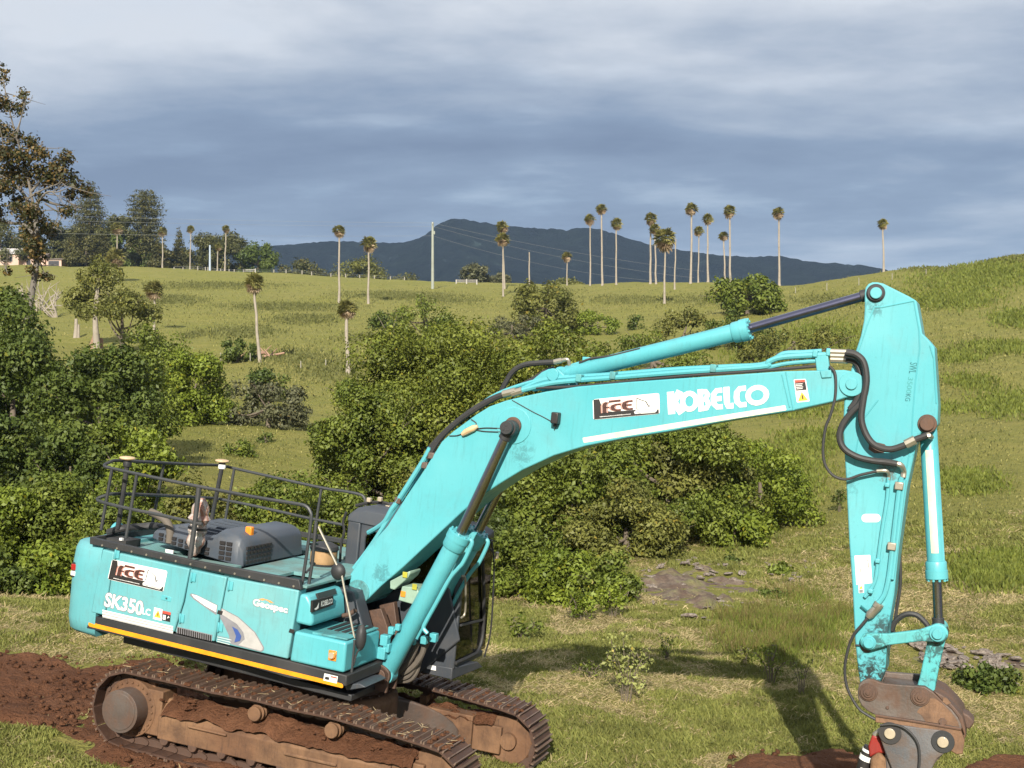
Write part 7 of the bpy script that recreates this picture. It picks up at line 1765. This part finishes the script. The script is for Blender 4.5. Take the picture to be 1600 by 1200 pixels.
FERN = [(1500,440,90,24,1.2),(1560,425,70,20,1),(1400,470,60,14,.5),(1480,470,80,16,.8),(1290,525,70,22,.8),(1330,545,60,12,.4),(1190,560,60,20,.5),(1560,545,60,10,.5),(1490,560,50,9,.4),(1570,635,50,20,.7),(1520,600,40,10,.3),(1515,755,52,18,.9),(1545,895,75,28,1.6),(1590,880,40,20,.6),(1225,745,70,45,1.2),(1270,690,60,20,.6),(1150,830,60,30,.8),(1590,500,40,14,.4),(1250,640,60,16,.4),(1350,700,40,10,.2),(1480,640,40,8,.2)]
blades('bracken', 'bright green bracken patches over the right hillside', FERN, .26, 'fern', 3, 2500, .046, leafy=True)
TUS = [(450,480,110,6,1),(330,447,130,5,1),(620,462,90,6,1),(260,470,60,8,.7),(380,520,60,10,.5),(480,500,60,7,.4),(700,470,60,5,.4),(300,525,16,4,.1),(560,530,40,5,.2),(1100,470,90,8,.5),(980,470,70,6,.4),(860,455,50,5,.2),(1290,470,60,8,.3),(1450,420,60,6,.3),(1560,405,60,6,.4),(520,580,60,20,.4),(450,560,60,12,.3)]
blades('tussocks', 'dark rough tussocks in bands across the far pasture', TUS, .20, 'tuss', 4, 3000, .050, leafy=True)
TUS2 = [(1500,700,110,120,1),(1300,800,90,90,.6),(1250,870,80,40,.4),(1550,970,80,50,.5),(1450,560,100,60,.7),(1180,640,80,40,.4),(360,700,90,30,.5),(1560,800,60,90,.5)]
blades('tussocks', 'pale olive tufts scattered over the near right hillside', TUS2,   .12, 'tuss', 5, 1300, .022, leafy=True)

TUS3 = [(420,480,430,60,4),(760,470,260,30,1.5),(1020,475,240,34,1.6),(1330,470,220,40,1.6),(1450,560,200,90,2.2),(1450,760,200,180,2.4),(1250,820,120,120,1.0),(380,700,120,60,.7),(480,580,130,60,1.2)]
blades('tussocks', 'small dark grass tufts speckled all over the pasture', TUS3, .14, 'tuss', 6, 1000, .036, leafy=True)
blades('tussocks', 'small yellowish grass tufts speckled all over the pasture', TUS3, .12, 'yellowish', 7, 1000, .032, leafy=True)

# ------------------------------------------------------------------ grass: one scattered object
def tuft(kind, seed):
    r = np.random.default_rng(seed); V = []; Q = []; C_ = []
    nb = 13
    for i in range(nb):
        a = r.random()*6.28; x, y = r.normal(size=2)*.055; side = np.array((math.cos(a), math.sin(a), 0))*(.006 + .004*r.random())
        if kind == 'green': h = .035 + .05*r.random(); ln = np.array((r.normal()*.5, r.normal()*.5, 1.0))*h; t = r.random(); col = np.array((.115, .135, .028))*(1-t) + np.array((.245, .245, .066))*t
        else: h = .03 + .07*r.random(); ln = np.array((r.normal()*.8, r.normal()*.8, .30))*h; t = r.random(); col = np.array((.29, .225, .10))*(1-t) + np.array((.52, .43, .235))*t
        p = np.array((x, y, -.01)); m = p + ln*.55 + np.array((0, 0, h*.12)); e = p + ln*(1.0) - np.array((0, 0, h*.05)); b = len(V)
        V += [p - side, p + side, m + side*.9, m - side*.9, e + side*.15, e - side*.15]; Q += [(b, b+1, b+2, b+3), (b+3, b+2, b+4, b+5)]; C_ += [col]*6
    me = bpy.data.meshes.new('tuft_' + kind); fast_mesh(me, np.array(V), np.array(Q)); at = me.attributes.new('leafcol', 'FLOAT_COLOR', 'POINT')
    at.data.foreach_set('color', np.c_[np.array(C_), np.ones(len(C_))].astype(np.float32).ravel()); me.materials.append(M['grass'])
    return bpy.data.objects.new('tuft_' + kind, me)          # not linked into the scene: only a shape for the scatter
def scatter(name, label, kind, n_near, seed):
    r = np.random.default_rng(seed)
    # even cover near the machine, thinning with distance
    Y = 13.2 + (48 - 13.2)*r.random(n_near)**1.5; s = r.uniform(-.62, .62, n_near); X = s*(Y + 1.5)
    big = fract_noise(X, Y, 501, 1.7) + .7*fract_noise(X, Y, 502, .55); fac = np.clip(.5 + big*3.0, 0, 1)
    keep = (r.random(n_near) < np.clip((50 - Y)/16, 0, 1)) & (r.random(n_near) < (fac if kind == 'green' else 1 - fac*.85)) & (~in_soil(X, Y, .02) | ((kind == 'straw') & (r.random(n_near) < .10)))
    X, Y = X[keep], Y[keep]; Z = gz(X, Y); n = len(X)
    me = bpy.data.meshes.new(name); me.vertices.add(n); me.vertices.foreach_set('co', np.c_[X, Y, Z].astype(np.float32).ravel())
    sc = me.attributes.new('sc', 'FLOAT', 'POINT'); sc.data.foreach_set('value', ((.65 + .8*r.random(n)**1.5)*np.clip(Y/26, .9, 2.2)).astype(np.float32))
    rz = me.attributes.new('rz', 'FLOAT_VECTOR', 'POINT'); rz.data.foreach_set('vector', np.c_[r.normal(size=(n, 2))*.18, r.random(n)*6.28].astype(np.float32).ravel())
    o = link_mesh(name, me); tag(o, label, None, None, 'stuff')
    ng = bpy.data.node_groups.new('scatter_' + kind, 'GeometryNodeTree')
    ng.interface.new_socket('Geometry', in_out='INPUT', socket_type='NodeSocketGeometry'); ng.interface.new_socket('Geometry', in_out='OUTPUT', socket_type='NodeSocketGeometry')
    gi = ng.nodes.new('NodeGroupInput'); go = ng.nodes.new('NodeGroupOutput'); ip = ng.nodes.new('GeometryNodeInstanceOnPoints'); oi = ng.nodes.new('GeometryNodeObjectInfo'); oi.inputs['Object'].default_value = tuft(kind, seed + 1)
    mp = ng.nodes.new('GeometryNodeMeshToPoints')
    a1 = ng.nodes.new('GeometryNodeInputNamedAttribute'); a1.data_type = 'FLOAT'; a1.inputs['Name'].default_value = 'sc'
    a2 = ng.nodes.new('GeometryNodeInputNamedAttribute'); a2.data_type = 'FLOAT_VECTOR'; a2.inputs['Name'].default_value = 'rz'
    L = ng.links; L.new(gi.outputs[0], mp.inputs['Mesh']); L.new(mp.outputs[0], ip.inputs['Points']); L.new(oi.outputs['Geometry'], ip.inputs['Instance']); L.new(a1.outputs[0], ip.inputs['Scale']); L.new(a2.outputs[0], ip.inputs['Rotation']); L.new(ip.outputs[0], go.inputs[0])
    md = o.modifiers.new('scatter', 'NODES'); md.node_group = ng
scatter('grass', 'short green grass over the paddock', 'green', 220000, 11)
scatter('dry_grass', 'dry straw coloured grass lying among the green', 'straw', 120000, 21)

# ------------------------------------------------------------------ air
def haze():
    b = MB(); b.box(-9000, 9000, -70, 9100, -30, 700); m = bpy.data.materials.new('haze_air'); m.use_nodes = True; nt = m.node_tree; nt.nodes.clear()
    out = nt.nodes.new('ShaderNodeOutputMaterial'); v = nt.nodes.new('ShaderNodeVolumePrincipled'); v.inputs['Color'].default_value = (0.50, 0.70, 1.0, 1); v.inputs['Density'].default_value = HAZE; v.inputs['Anisotropy'].default_value = 0.0
    nt.links.new(v.outputs[0], out.inputs['Volume']); o = b.build('haze', m, None, smooth=0); tag(o, 'thin blue air between the paddock and the mountain', None, None, 'stuff')
HAZE = 0.00007
haze()
